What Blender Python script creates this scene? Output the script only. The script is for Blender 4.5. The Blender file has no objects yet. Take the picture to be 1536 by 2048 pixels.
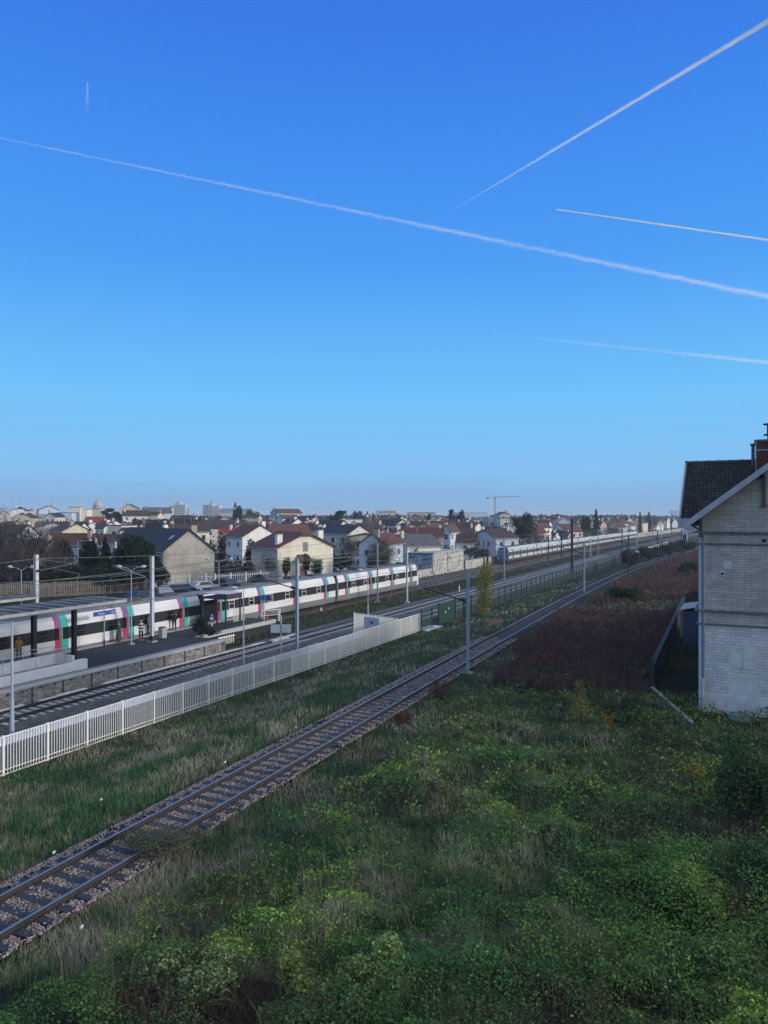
import bpy, bmesh, math, random
import numpy as np
from mathutils import Vector, Matrix
random.seed(7)
RS = np.random.RandomState(11)
S = bpy.context.scene
COL = S.collection
rad = math.radians

# ------------------------------------------------------------------ camera, sky, sun, exposure
F = 1500.0; HOR = 1033.0; CAMZ = 9.7; TH = rad(25.89)
CT, ST = math.cos(TH), math.sin(TH)
cam = bpy.data.cameras.new('camera'); camo = bpy.data.objects.new('camera', cam); COL.objects.link(camo)
cam.sensor_fit = 'VERTICAL'; cam.sensor_height = 36.0; cam.lens = 36.0 * F / 2048.0
cam.shift_y = (HOR - 1024) / 2048.0
cam.clip_start = 0.2; cam.clip_end = 300000
camo.location = (0, 0, CAMZ); camo.rotation_euler = (math.pi / 2, 0, TH - math.pi / 2)
S.camera = camo

SUN_EL = rad(13.0)
SUN_DIR = Vector((0.27, -0.97, 0)).normalized() * math.cos(SUN_EL) + Vector((0, 0, math.sin(SUN_EL)))
W = bpy.data.worlds.new('World'); S.world = W; W.use_nodes = True
nt = W.node_tree; nt.nodes.clear()
def N(t, **kw):
    n = nt.nodes.new(t)
    for k, v in kw.items(): setattr(n, k, v)
    return n
out = N('ShaderNodeOutputWorld'); bg = N('ShaderNodeBackground'); nt.links.new(bg.outputs[0], out.inputs[0])
tc = N('ShaderNodeTexCoord'); sep = N('ShaderNodeSeparateXYZ'); nt.links.new(tc.outputs['Generated'], sep.inputs[0])
ramp = N('ShaderNodeValToRGB'); nt.links.new(sep.outputs[2], ramp.inputs[0])
def lin(c): 
    c = c / 255.0
    return c / 12.92 if c <= 0.04045 else ((c + 0.055) / 1.055) ** 2.4
def rgb(r, g, b): return (lin(r), lin(g), lin(b), 1)
cr = ramp.color_ramp
stops = [(0.0, rgb(132, 174, 216)), (0.022, rgb(129, 179, 225)), (0.055, rgb(131, 194, 245)), (0.153, rgb(112, 195, 252)),
         (0.306, rgb(77, 160, 247)), (0.40, rgb(67, 146, 242)), (0.485, rgb(60, 133, 235)), (0.56, rgb(55, 121, 227)),
         (0.66, rgb(60, 124, 226)), (0.80, rgb(170, 195, 228)), (1.0, rgb(215, 222, 234))]
cr.elements[0].position = 0.0; cr.elements[0].color = stops[0][1]
cr.elements[1].position = 1.0; cr.elements[1].color = stops[-1][1]
for p, c in stops[1:-1]:
    e = cr.elements.new(p); e.color = c
sky = N('ShaderNodeTexSky'); sky.sky_type = 'NISHITA'; sky.sun_disc = False
sky.sun_elevation = SUN_EL; sky.sun_rotation = math.atan2(SUN_DIR.x, SUN_DIR.y); sky.air_density = 1.0; sky.dust_density = 1.0
skm = N('ShaderNodeVectorMath', operation='SCALE'); skm.inputs['Scale'].default_value = 0.10
nt.links.new(sky.outputs[0], skm.inputs[0])
# the half of the sky behind the camera and towards the sun is the pale bright one
BACK = (SUN_DIR - Vector((CT, ST, 0))).normalized()
dotn = N('ShaderNodeVectorMath', operation='DOT_PRODUCT'); dotn.inputs[1].default_value = BACK
nt.links.new(tc.outputs['Generated'], dotn.inputs[0])
mr = N('ShaderNodeMapRange'); mr.interpolation_type = 'SMOOTHSTEP'
mr.inputs['From Min'].default_value = 0.05; mr.inputs['From Max'].default_value = 0.7
nt.links.new(dotn.outputs['Value'], mr.inputs[0])
pale = N('ShaderNodeVectorMath', operation='ADD'); pale.inputs[1].default_value = (0.62, 0.68, 0.74); nt.links.new(skm.outputs[0], pale.inputs[0])
mx = N('ShaderNodeMix', data_type='RGBA'); nt.links.new(mr.outputs[0], mx.inputs[0])
# faint streaks of thin cloud low in the sky
mp = N('ShaderNodeMapping'); mp.inputs['Scale'].default_value = (2.2, 2.2, 26); nt.links.new(tc.outputs['Generated'], mp.inputs[0])
cn = N('ShaderNodeTexNoise'); cn.inputs['Scale'].default_value = 2.6; cn.inputs['Detail'].default_value = 5; nt.links.new(mp.outputs[0], cn.inputs[0])
c1 = N('ShaderNodeMapRange'); c1.inputs['From Min'].default_value = .48; c1.inputs['From Max'].default_value = .75; c1.inputs['To Max'].default_value = .35; nt.links.new(cn.outputs[0], c1.inputs[0])
c2 = N('ShaderNodeMapRange'); c2.inputs['From Min'].default_value = .085; c2.inputs['From Max'].default_value = .03; nt.links.new(sep.outputs[2], c2.inputs[0])
cm = N('ShaderNodeMath', operation='MULTIPLY'); nt.links.new(c1.outputs[0], cm.inputs[0]); nt.links.new(c2.outputs[0], cm.inputs[1])
cx = N('ShaderNodeMix', data_type='RGBA'); nt.links.new(cm.outputs[0], cx.inputs[0]); nt.links.new(ramp.outputs[0], cx.inputs[6]); cx.inputs[7].default_value = rgb(138, 166, 206)
nt.links.new(cx.outputs[2], mx.inputs[6]); nt.links.new(pale.outputs[0], mx.inputs[7])
nt.links.new(mx.outputs[2], bg.inputs[0]); bg.inputs[1].default_value = 1.0

sl = bpy.data.lights.new('sun', 'SUN'); sl.energy = 2.1; sl.angle = rad(6); sl.color = (1.0, 0.90, 0.81)
slo = bpy.data.objects.new('sun', sl); COL.objects.link(slo)
slo.rotation_euler = SUN_DIR.to_track_quat('Z', 'Y').to_euler(); slo.location = (0, 0, 60)
S.view_settings.view_transform = 'Standard'; S.view_settings.look = 'None'; S.view_settings.gamma = 1
S.view_settings.exposure = 0.0
S.cycles.volume_bounces = 1; S.cycles.max_bounces = 6; S.cycles.transparent_max_bounces = 12
S.cycles.diffuse_bounces = 3

# ------------------------------------------------------------------ survey helpers (photo measurements -> world metres)
def fromcam(X, Z): return (Z * CT + X * ST, Z * ST - X * CT)
def at(px, py, z=0.0):
    Z = F * (CAMZ - z) / (py - HOR); return fromcam((px - 768) / F * Z, Z)
def atZ(px, Z): return fromcam((px - 768) / F * Z, Z)
def depth(u, v): return u * CT + v * ST
def zat(py, Z): return CAMZ - (py - HOR) * Z / F
def uat(px, v):
    t = (px - 768) / F
    return v * (CT + t * ST) / (ST - t * CT)
def project(u, v, z):
    Z = u * CT + v * ST; X = u * ST - v * CT
    return 768 + F * X / Z, HOR + F * (CAMZ - z) / Z

# ------------------------------------------------------------------ tags
def tag(o, label=None, cat=None, group=None, kind=None):
    if label: o['label'] = label
    if cat: o['category'] = cat
    if group: o['group'] = group
    if kind: o['kind'] = kind
    return o
def empty(name, loc=(0, 0, 0), rz=0.0):
    o = bpy.data.objects.new(name, None); o.location = loc; o.rotation_euler = (0, 0, rz); o.empty_display_size = 0.3
    COL.objects.link(o); return o
def copy_tree(o, parent=None):
    c = o.copy(); COL.objects.link(c)
    if parent is not None: c.parent = parent
    for ch in o.children: copy_tree(ch, c)
    return c

# ------------------------------------------------------------------ materials
MATS = {}
def mat(name, col, rough=0.8, var=0.25, scale=2.0, metal=0.0, bump=0.0, bscale=20.0, col2=None, spec=0.4, stretch=None, detail=6):
    if name in MATS: return MATS[name]
    m = bpy.data.materials.new(name); m.use_nodes = True; t = m.node_tree; n = t.nodes; L = t.links
    b = n['Principled BSDF']; b.inputs['Roughness'].default_value = rough; b.inputs['Metallic'].default_value = metal
    b.inputs['Specular IOR Level'].default_value = spec
    tc = n.new('ShaderNodeTexCoord'); mp = n.new('ShaderNodeMapping'); L.new(tc.outputs['Object'], mp.inputs[0])
    if stretch: mp.inputs['Scale'].default_value = stretch
    nz = n.new('ShaderNodeTexNoise'); nz.inputs['Scale'].default_value = scale; nz.inputs['Detail'].default_value = detail
    nz.inputs['Roughness'].default_value = 0.65; L.new(mp.outputs[0], nz.inputs[0])
    mrr = n.new('ShaderNodeMapRange'); mrr.inputs['From Min'].default_value = 0.3; mrr.inputs['From Max'].default_value = 0.7
    L.new(nz.outputs[0], mrr.inputs[0])
    mix = n.new('ShaderNodeMix'); mix.data_type = 'RGBA'; L.new(mrr.outputs[0], mix.inputs[0])
    c = tuple(col[:3])
    c2 = tuple(col2[:3]) if col2 else tuple(min(1, x * (1 + var)) for x in c)
    c1 = c if col2 else tuple(x * (1 - var) for x in c)
    mix.inputs[6].default_value = (*c1, 1); mix.inputs[7].default_value = (*c2, 1)
    L.new(mix.outputs[2], b.inputs['Base Color'])
    if bump > 0:
        n2 = n.new('ShaderNodeTexNoise'); n2.inputs['Scale'].default_value = bscale; n2.inputs['Detail'].default_value = 4
        L.new(tc.outputs['Object'], n2.inputs[0])
        bp = n.new('ShaderNodeBump'); bp.inputs['Strength'].default_value = bump; bp.inputs['Distance'].default_value = 0.05
        L.new(n2.outputs[0], bp.inputs['Height']); L.new(bp.outputs[0], b.inputs['Normal'])
    MATS[name] = m; return m
def brickmat(name, c1, c2, mortar, bw, bh, ms=0.008, rough=0.9, axis='YZ', dirt=0.35, bump=0.4, off=0.5, rot=None):
    """Blocks or tiles laid on a face; axis names the two object axes that run along and up the face."""
    m = bpy.data.materials.new(name); m.use_nodes = True; t = m.node_tree; n = t.nodes; L = t.links
    b = n['Principled BSDF']; b.inputs['Roughness'].default_value = rough; b.inputs['Specular IOR Level'].default_value = 0.25
    tc = n.new('ShaderNodeTexCoord'); sp = n.new('ShaderNodeSeparateXYZ'); L.new(tc.outputs['Object'], sp.inputs[0])
    cb = n.new('ShaderNodeCombineXYZ'); L.new(sp.outputs['XYZ'.index(axis[0])], cb.inputs[0]); L.new(sp.outputs['XYZ'.index(axis[1])], cb.inputs[1])
    br = n.new('ShaderNodeTexBrick'); L.new(cb.outputs[0], br.inputs['Vector']); br.offset = off
    br.inputs['Scale'].default_value = 1.0; br.inputs['Brick Width'].default_value = bw; br.inputs['Row Height'].default_value = bh
    br.inputs['Mortar Size'].default_value = ms; br.inputs['Mortar Smooth'].default_value = 0.2
    br.inputs['Color1'].default_value = (*c1, 1); br.inputs['Color2'].default_value = (*c2, 1); br.inputs['Mortar'].default_value = (*mortar, 1)
    nz = n.new('ShaderNodeTexNoise'); nz.inputs['Scale'].default_value = 0.9; nz.inputs['Detail'].default_value = 8; nz.inputs['Roughness'].default_value = 0.7
    L.new(tc.outputs['Object'], nz.inputs[0])
    mrr = n.new('ShaderNodeMapRange'); mrr.inputs['From Min'].default_value = 0.3; mrr.inputs['From Max'].default_value = 0.72
    mrr.inputs['To Min'].default_value = 1 - dirt; mrr.inputs['To Max'].default_value = 1 + dirt * 0.5; L.new(nz.outputs[0], mrr.inputs[0])
    mu = n.new('ShaderNodeVectorMath'); mu.operation = 'SCALE'; L.new(br.outputs[0], mu.inputs[0]); L.new(mrr.outputs[0], mu.inputs['Scale'])
    L.new(mu.outputs[0], b.inputs['Base Color'])
    bp = n.new('ShaderNodeBump'); bp.inputs['Strength'].default_value = bump; bp.inputs['Distance'].default_value = 0.02; bp.invert = True
    L.new(br.outputs['Fac'], bp.inputs['Height']); L.new(bp.outputs[0], b.inputs['Normal'])
    MATS[name] = m; return m
def leafmat(name, trans=0.25, rough=0.7):
    m = bpy.data.materials.new(name); m.use_nodes = True; t = m.node_tree; n = t.nodes; L = t.links
    n.remove(n['Principled BSDF'])
    a = n.new('ShaderNodeVertexColor'); a.layer_name = 'Col'
    d = n.new('ShaderNodeBsdfDiffuse'); tr = n.new('ShaderNodeBsdfTranslucent'); g = n.new('ShaderNodeBsdfGlossy'); g.inputs['Roughness'].default_value = 0.45
    g.inputs['Color'].default_value = (0.8, 0.85, 0.9, 1)
    L.new(a.outputs[0], d.inputs[0]); L.new(a.outputs[0], tr.inputs[0])
    mm = n.new('ShaderNodeMixShader'); mm.inputs[0].default_value = trans; L.new(d.outputs[0], mm.inputs[1]); L.new(tr.outputs[0], mm.inputs[2])
    m2 = n.new('ShaderNodeMixShader'); m2.inputs[0].default_value = 0.015; L.new(mm.outputs[0], m2.inputs[1]); L.new(g.outputs[0], m2.inputs[2])
    L.new(m2.outputs[0], n['Material Output'].inputs[0]); MATS[name] = m; return m
LEAF = leafmat('leaf')
STRAW = leafmat('blade', 0.2)

def plain(name, col, rough=0.6, **k): return mat(name, col, rough, var=k.pop('var', 0.08), **k)
WHITE = plain('white_paint', (0.72, 0.72, 0.70), 0.5, var=0.12, scale=3)
DARK = plain('dark_paint', (0.02, 0.024, 0.03), 0.5)
GLASS = plain('dark_glass', (0.015, 0.018, 0.022), 0.12, spec=0.6)
GALV = mat('galvanised_steel', (0.36, 0.40, 0.45), 0.45, 0.15, 4, metal=0.2)
STEELD = mat('weathered_steel', (0.055, 0.05, 0.048), 0.7, 0.3, 5)
RUST = mat('rusty_steel', (0.075, 0.04, 0.028), 0.85, 0.4, 8)
RAILTOP = plain('worn_rail', (0.40, 0.40, 0.39), 0.4, metal=0.85)
CONC = mat('concrete', (0.30, 0.29, 0.27), 0.9, 0.3, 2.5, bump=0.3)

# ------------------------------------------------------------------ mesh builder
class MB:
    def __init__(s): s.v = []; s.f = []; s.m = []
    def add(s, vs, fs, mi=0):
        o = len(s.v); s.v += [tuple(p) for p in vs]; s.f += [tuple(i + o for i in f) for f in fs]; s.m += [mi] * len(fs); return s
    def box(s, x0, x1, y0, y1, z0, z1, mi=0, M=None):
        vs = [(x, y, z) for x in (x0, x1) for y in (y0, y1) for z in (z0, z1)]
        if M is not None: vs = [M @ Vector(p) for p in vs]
        return s.add(vs, [(0, 1, 3, 2), (4, 6, 7, 5), (0, 4, 5, 1), (2, 3, 7, 6), (0, 2, 6, 4), (1, 5, 7, 3)], mi)
    def tube(s, p0, p1, r0, r1=None, n=8, mi=0, caps=True):
        r1 = r0 if r1 is None else r1; p0 = Vector(p0); p1 = Vector(p1); d = (p1 - p0)
        if d.length < 1e-6: return s
        d.normalize(); a = d.orthogonal().normalized(); b = d.cross(a); vs = []
        for p, r in ((p0, r0), (p1, r1)):
            for i in range(n):
                t = 2 * math.pi * i / n; vs.append(p + (a * math.cos(t) + b * math.sin(t)) * r)
        fs = [(i, (i + 1) % n, n + (i + 1) % n, n + i) for i in range(n)]
        if caps: fs += [tuple(range(n - 1, -1, -1)), tuple(range(n, 2 * n))]
        return s.add(vs, fs, mi)
    def path(s, pts, r, n=6, mi=0):
        for a, b in zip(pts[:-1], pts[1:]): s.tube(a, b, r, r, n, mi)
        return s
    def prism(s, poly, axis, a0, a1, mi=0, mis=None):
        """poly in the two other axes, extruded along axis"""
        def P(a, q): return {'x': (a, q[0], q[1]), 'y': (q[0], a, q[1]), 'z': (q[0], q[1], a)}[axis]
        n = len(poly); vs = [P(a0, q) for q in poly] + [P(a1, q) for q in poly]
        for i in range(n): s.add([vs[i], vs[(i + 1) % n], vs[n + (i + 1) % n], vs[n + i]], [(0, 1, 2, 3)], mis[i] if mis else mi)
        s.add(vs[:n], [tuple(range(n))], mi); s.add(vs[n:], [tuple(range(n))], mi); return s
    def lathe(s, prof, c=(0, 0, 0), n=16, mi=0):
        vs = []
        for r, z in prof:
            for i in range(n):
                t = 2 * math.pi * i / n; vs.append((c[0] + r * math.cos(t), c[1] + r * math.sin(t), c[2] + z))
        fs = []
        for k in range(len(prof) - 1):
            for i in range(n): fs.append((k * n + i, k * n + (i + 1) % n, (k + 1) * n + (i + 1) % n, (k + 1) * n + i))
        fs.append(tuple(range(n))); fs.append(tuple(range((len(prof) - 1) * n, len(prof) * n)))
        return s.add(vs, fs, mi)
    def build(s, name, mats, parent=None, smooth=False, bevel=0.0, loc=None):
        me = bpy.data.meshes.new(name); me.from_pydata(s.v, [], s.f)
        if not isinstance(mats, (list, tuple)): mats = [mats]
        for m in mats: me.materials.append(m)
        me.polygons.foreach_set('material_index', s.m)
        me.update()
        bm = bmesh.new(); bm.from_mesh(me); bmesh.ops.recalc_face_normals(bm, faces=bm.faces); bm.to_mesh(me); bm.free()
        if smooth: me.polygons.foreach_set('use_smooth', [True] * len(me.polygons))
        o = bpy.data.objects.new(name, me); COL.objects.link(o)
        if parent is not None: o.parent = parent
        if loc is not None: o.location = loc
        if bevel > 0:
            b = o.modifiers.new('bevel', 'BEVEL'); b.width = bevel; b.segments = 2; b.limit_method = 'ANGLE'
        return o
def npmesh(name, V, T, material, parent=None, col=None):
    """V (n,3) float, T (m,3|4) int, col (n,3) per-vertex colour"""
    me = bpy.data.meshes.new(name); V = np.ascontiguousarray(V, dtype=np.float32); T = np.ascontiguousarray(T, dtype=np.int32)
    k = T.shape[1]
    me.vertices.add(len(V)); me.vertices.foreach_set('co', V.ravel())
    me.loops.add(T.size); me.loops.foreach_set('vertex_index', T.ravel())
    me.polygons.add(len(T)); me.polygons.foreach_set('loop_start', np.arange(0, T.size, k, dtype=np.int32))
    me.polygons.foreach_set('loop_total', np.full(len(T), k, dtype=np.int32))
    me.update(calc_edges=True); me.materials.append(material)
    if col is not None:
        ca = me.color_attributes.new('Col', 'FLOAT_COLOR', 'POINT')
        c4 = np.ones((len(V), 4), dtype=np.float32); c4[:, :3] = col; ca.data.foreach_set('color', c4.ravel())
    o = bpy.data.objects.new(name, me); COL.objects.link(o)
    if parent is not None: o.parent = parent
    return o
def vnoise(x, y, seed=0):
    """smooth value noise 0..1 on arrays"""
    xi = np.floor(x).astype(int); yi = np.floor(y).astype(int); xf = x - xi; yf = y - yi
    def h(a, b):
        n = (a * 374761393 + b * 668265263 + seed * 1442695) & 0x7fffffff
        n = ((n ^ (n >> 13)) * 1274126177) & 0x7fffffff
        return ((n ^ (n >> 16)) & 0xffff) / 65535.0
    sx = xf * xf * (3 - 2 * xf); sy = yf * yf * (3 - 2 * yf)
    return (h(xi, yi) * (1 - sx) + h(xi + 1, yi) * sx) * (1 - sy) + (h(xi, yi + 1) * (1 - sx) + h(xi + 1, yi + 1) * sx) * sy
def fbm(x, y, seed=0):
    return 0.5 * vnoise(x, y, seed) + 0.3 * vnoise(x * 2.1, y * 2.1, seed + 3) + 0.2 * vnoise(x * 4.3, y * 4.3, seed + 7)

# ------------------------------------------------------------------ foliage builders
def unit(v): return v / np.maximum(np.linalg.norm(v, axis=1, keepdims=True), 1e-9)
def leaves(P, size, col, up=0.6, seed=0, asp=0.62):
    """one folded diamond leaf per point: returns V,T,C"""
    r = np.random.RandomState(seed); n = len(P)
    nr = unit(r.normal(size=(n, 3)) + np.array([0, 0, up * 2.0]))
    a = unit(np.cross(nr, r.normal(size=(n, 3)))); b = np.cross(nr, a); s = np.asarray(size).reshape(-1, 1) * (0.65 + 0.7 * r.rand(n, 1))
    V = np.stack([P - a * s * 0.5, P + b * s * asp * 0.5 + nr * s * 0.12, P + a * s * 0.5, P - b * s * asp * 0.5 + nr * s * 0.12], 1).reshape(-1, 3)
    i = np.arange(n)[:, None] * 4; T = np.concatenate([i + [0, 1, 2], i + [0, 2, 3]], 1).reshape(-1, 3)
    return V, T, np.repeat(col, 4, axis=0)
def blades(P, h, w, col, lean=0.35, seed=0, wind=(0.1, 0.05)):
    r = np.random.RandomState(seed); n = len(P); h = np.asarray(h).reshape(-1, 1); w = np.asarray(w).reshape(-1, 1)
    az = r.rand(n) * 2 * np.pi; side = np.stack([np.cos(az), np.sin(az), np.zeros(n)], 1)
    ln = r.normal(size=(n, 3)) * lean; ln[:, 2] = 0; ln[:, 0] += wind[0]; ln[:, 1] += wind[1]
    m = P + ln * h * 0.35 + np.array([0, 0, 1]) * h * 0.6; tip = P + ln * h * 1.0 + np.array([0, 0, 1]) * h * (0.95 - 0.25 * np.abs(ln[:, :1]))
    V = np.stack([P - side * w, P + side * w, m + side * w * 0.7, m - side * w * 0.7, tip], 1).reshape(-1, 3)
    i = np.arange(n)[:, None] * 5; T = np.concatenate([i + [0, 1, 2], i + [0, 2, 3], i + [3, 2, 4]], 1).reshape(-1, 3)
    return V, T, np.repeat(col, 5, axis=0)
def merge(parts):
    V = []; T = []; C = []; o = 0
    for v, t, c in parts:
        V.append(v); T.append(t + o); C.append(c); o += len(v)
    return np.concatenate(V), np.concatenate(T), np.concatenate(C)
def colmix(n, cols, w=None, jit=0.25, seed=0):
    r = np.random.RandomState(seed); cols = np.array(cols); k = r.choice(len(cols), n, p=w)
    return cols[k] * (1 - jit + 2 * jit * r.rand(n, 1)) * (1 + 0.12 * (r.rand(n, 3) - 0.5))
# ------------------------------------------------------------------ haze (one closed box of air round everything)
def vs(u):
    U = np.array([-400, 12.4, 82, 103, 125, 149, 183, 230, 300, 400, 900.0]); Vv = np.array([1.6, 16.45, 18.9, 19.3, 19.5, 19.4, 18.3, 16.1, 12.5, 6.5, -40])
    u = np.asarray(u, float); acc = 0
    for k in range(-4, 5): acc = acc + np.interp(u + k * 3.0, U, Vv)
    return acc / 9.0
def bend(u, v):
    """the main lines bear slightly right far down the line"""
    return v - np.maximum(np.asarray(u, float) - 240, 0) ** 2 / 14500.0
def sstep(a, b, x):
    t = np.clip((x - a) / (b - a), 0, 1); return t * t * (3 - 2 * t)
def tz(u, v):
    u = np.asarray(u, float); v = np.asarray(v, float); s = vs(u)
    z = -0.38 + 0.30 * (fbm(u * 0.12, v * 0.12, 5) - 0.5) * sstep(2.2, 5, np.abs(v - s))
    bank = sstep(0, 1, (v - s - 2.4) / np.maximum(27.4 - s - 2.4, 1.0))
    z = z * (1 - bank) + (-1.32) * bank
    z = np.where(v > 27.4, -1.32 - 0.46 * sstep(28.3, 30.5, v), z)
    z = z + 1.80 * sstep(56.6, 59.2, v) * (1 - sstep(112, 150, u))
    far = sstep(240, 330, u); z = z * (1 - far) + far * (-1.78)
    return z
AX = sorted(set([round(x, 2) for x in np.concatenate([np.arange(-30, 10, 4), np.arange(10, 110, 0.8), np.arange(110, 260, 3), np.arange(260, 700, 20),
      np.array([-20000, -6000, -2000, -600, -200, -80, 760, 900, 1100, 1400, 1800, 2500, 4000, 7000, 12000, 20000])])]))
AY = sorted(set([round(x, 2) for x in np.concatenate([np.arange(-20, 62, 0.6), np.arange(62, 120, 6), np.arange(120, 800, 40),
      np.array([-20000, -6000, -2000, -600, -200, -80, -50, -35, -26, 900, 1100, 1500, 2200, 4000, 7000, 12000, 20000])])]))
UU, VV = np.meshgrid(np.array(AX), np.array(AY), indexing='ij')
ZZ = tz(UU, VV)
nv = len(AY); idx = np.arange(len(AX) * nv).reshape(len(AX), nv)
Q = np.stack([idx[:-1, :-1], idx[1:, :-1], idx[1:, 1:], idx[:-1, 1:]], -1).reshape(-1, 4)
gm = bpy.data.materials.new('earth_and_grass'); gm.use_nodes = True; n_ = gm.node_tree.nodes; L_ = gm.node_tree.links
b_ = n_['Principled BSDF']; b_.inputs['Roughness'].default_value = 0.95; b_.inputs['Specular IOR Level'].default_value = 0.1
tc_ = n_.new('ShaderNodeTexCoord')
def noise_(sc, det=6):
    x = n_.new('ShaderNodeTexNoise'); x.inputs['Scale'].default_value = sc; x.inputs['Detail'].default_value = det; x.inputs['Roughness'].default_value = 0.7
    L_.new(tc_.outputs['Object'], x.inputs[0]); return x
def rmp_(src, pts):
    x = n_.new('ShaderNodeValToRGB'); L_.new(src.outputs[0], x.inputs[0]); e = x.color_ramp.elements
    e[0].position, e[0].color = pts[0][0], (*pts[0][1], 1); e[1].position, e[1].color = pts[-1][0], (*pts[-1][1], 1)
    for p, c in pts[1:-1]:
        q = e.new(p); q.color = (*c, 1)
    return x
ra = rmp_(noise_(0.22), [(0.3, (0.018, 0.024, 0.013)), (0.5, (0.034, 0.040, 0.020)), (0.62, (0.055, 0.050, 0.032)), (0.75, (0.030, 0.042, 0.019))])
rb = rmp_(noise_(5.0), [(0.3, (0.35, 0.35, 0.35)), (0.7, (1.35, 1.35, 1.35))])
mu_ = n_.new('ShaderNodeVectorMath'); mu_.operation = 'MULTIPLY'; L_.new(ra.outputs[0], mu_.inputs[0]); L_.new(rb.outputs[0], mu_.inputs[1])
L_.new(mu_.outputs[0], b_.inputs['Base Color'])
bp_ = n_.new('ShaderNodeBump'); bp_.inputs['Strength'].default_value = 0.8; bp_.inputs['Distance'].default_value = 0.12
L_.new(noise_(6).outputs[0], bp_.inputs['Height']); L_.new(bp_.outputs[0], b_.inputs['Normal'])
ground = npmesh('ground', np.stack([UU.ravel(), VV.ravel(), ZZ.ravel()], 1), Q, gm)
ground.data.polygons.foreach_set('use_smooth', [True] * len(ground.data.polygons)); tag(ground, kind='structure')

# ballast sheets ------------------------------------------------------
def gravelmat(name, c1, c2, c3, sc=22.0):
    m = bpy.data.materials.new(name); m.use_nodes = True; n = m.node_tree.nodes; L = m.node_tree.links; b = n['Principled BSDF']
    b.inputs['Roughness'].default_value = 0.9; tc = n.new('ShaderNodeTexCoord')
    vo = n.new('ShaderNodeTexVoronoi'); vo.inputs['Scale'].default_value = sc; L.new(tc.outputs['Object'], vo.inputs[0])
    rp = n.new('ShaderNodeValToRGB'); sp = n.new('ShaderNodeSeparateXYZ'); L.new(vo.outputs['Color'], sp.inputs[0]); L.new(sp.outputs[0], rp.inputs[0])
    e = rp.color_ramp.elements; e[0].color = (*c1, 1); e[1].color = (*c3, 1); q = e.new(0.5); q.color = (*c2, 1)
    nz = n.new('ShaderNodeTexNoise'); nz.inputs['Scale'].default_value = 0.5; nz.inputs['Detail'].default_value = 6; L.new(tc.outputs['Object'], nz.inputs[0])
    mr = n.new('ShaderNodeMapRange'); mr.inputs['From Min'].default_value = 0.3; mr.inputs['From Max'].default_value = 0.7; mr.inputs['To Min'].default_value = 0.6; mr.inputs['To Max'].default_value = 1.2
    L.new(nz.outputs[0], mr.inputs[0]); mu = n.new('ShaderNodeVectorMath'); mu.operation = 'SCALE'; L.new(rp.outputs[0], mu.inputs[0]); L.new(mr.outputs[0], mu.inputs['Scale'])
    L.new(mu.outputs[0], b.inputs['Base Color']); bp = n.new('ShaderNodeBump'); bp.inputs['Strength'].default_value = 1.0; bp.inputs['Distance'].default_value = 0.04; bp.invert = True
    L.new(vo.outputs['Distance'], bp.inputs['Height']); L.new(bp.outputs[0], b.inputs['Normal']); return m
BALG = gravelmat('grey_ballast', (0.035, 0.034, 0.033), (0.095, 0.088, 0.08), (0.22, 0.21, 0.20), 14)
BALR = gravelmat('rusty_ballast', (0.05, 0.035, 0.03), (0.11, 0.08, 0.07), (0.19, 0.16, 0.14))
BALP = gravelmat('pinkish_ballast', (0.06, 0.05, 0.045), (0.15, 0.125, 0.115), (0.30, 0.26, 0.24), 20)
def strip(name, cfun, half, zfun, u0, u1, du, m, wob=0.3, cols=9, seed=1):
    us = np.arange(u0, u1 + du, du); V = []; 
    for u in us:
        c = float(cfun(u)); wl = half + wob * (float(fbm(np.array([u * 0.35]), np.array([seed * 9.0]), seed)[0]) - 0.5) * 2
        wr = half + wob * (float(fbm(np.array([u * 0.35]), np.array([seed * 17.0]), seed + 1)[0]) - 0.5) * 2
        for j in range(cols):
            t = j / (cols - 1) * 2 - 1; v = c + (wl if t > 0 else wr) * t
            V.append((u, v, zfun(u, v, t)))
    i = np.arange(len(us) * cols).reshape(len(us), cols)
    Q = np.stack([i[:-1, :-1], i[1:, :-1], i[1:, 1:], i[:-1, 1:]], -1).reshape(-1, 4)
    o = npmesh(name, np.array(V), Q, m); tag(o, kind='structure'); return o
SZ = 0.0            # siding rail head
MZ = -1.5           # main line rail head
strip('siding_ballast', lambda u: vs(u) + .15, 1.36, lambda u, v, t: -0.175 - 0.28 * max(0, abs(t) - 0.72) / 0.28, -30, 34, 1.0, BALP, 0.45)
strip('siding_ballast', lambda u: vs(u) + .15, 1.3, lambda u, v, t: -0.18 - 0.2 * max(0, abs(t) - 0.85) / 0.15, 34, 330, 1.0, BALR, 0.15)
strip('track_bed', lambda u: bend(u, 36.4), 4.9, lambda u, v, t: MZ - 0.235 - 0.2 * max(0, abs(t) - 0.9) / 0.1, -30, 900, 2.0, BALG, 0.15, 11, 3)
strip('far_track_bed', lambda u: bend(u, 50.4), 4.3, lambda u, v, t: MZ - 0.185 - 0.2 * max(0, abs(t) - 0.9) / 0.1, -30, 900, 2.0, BALR, 0.2, 11, 5)

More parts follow.
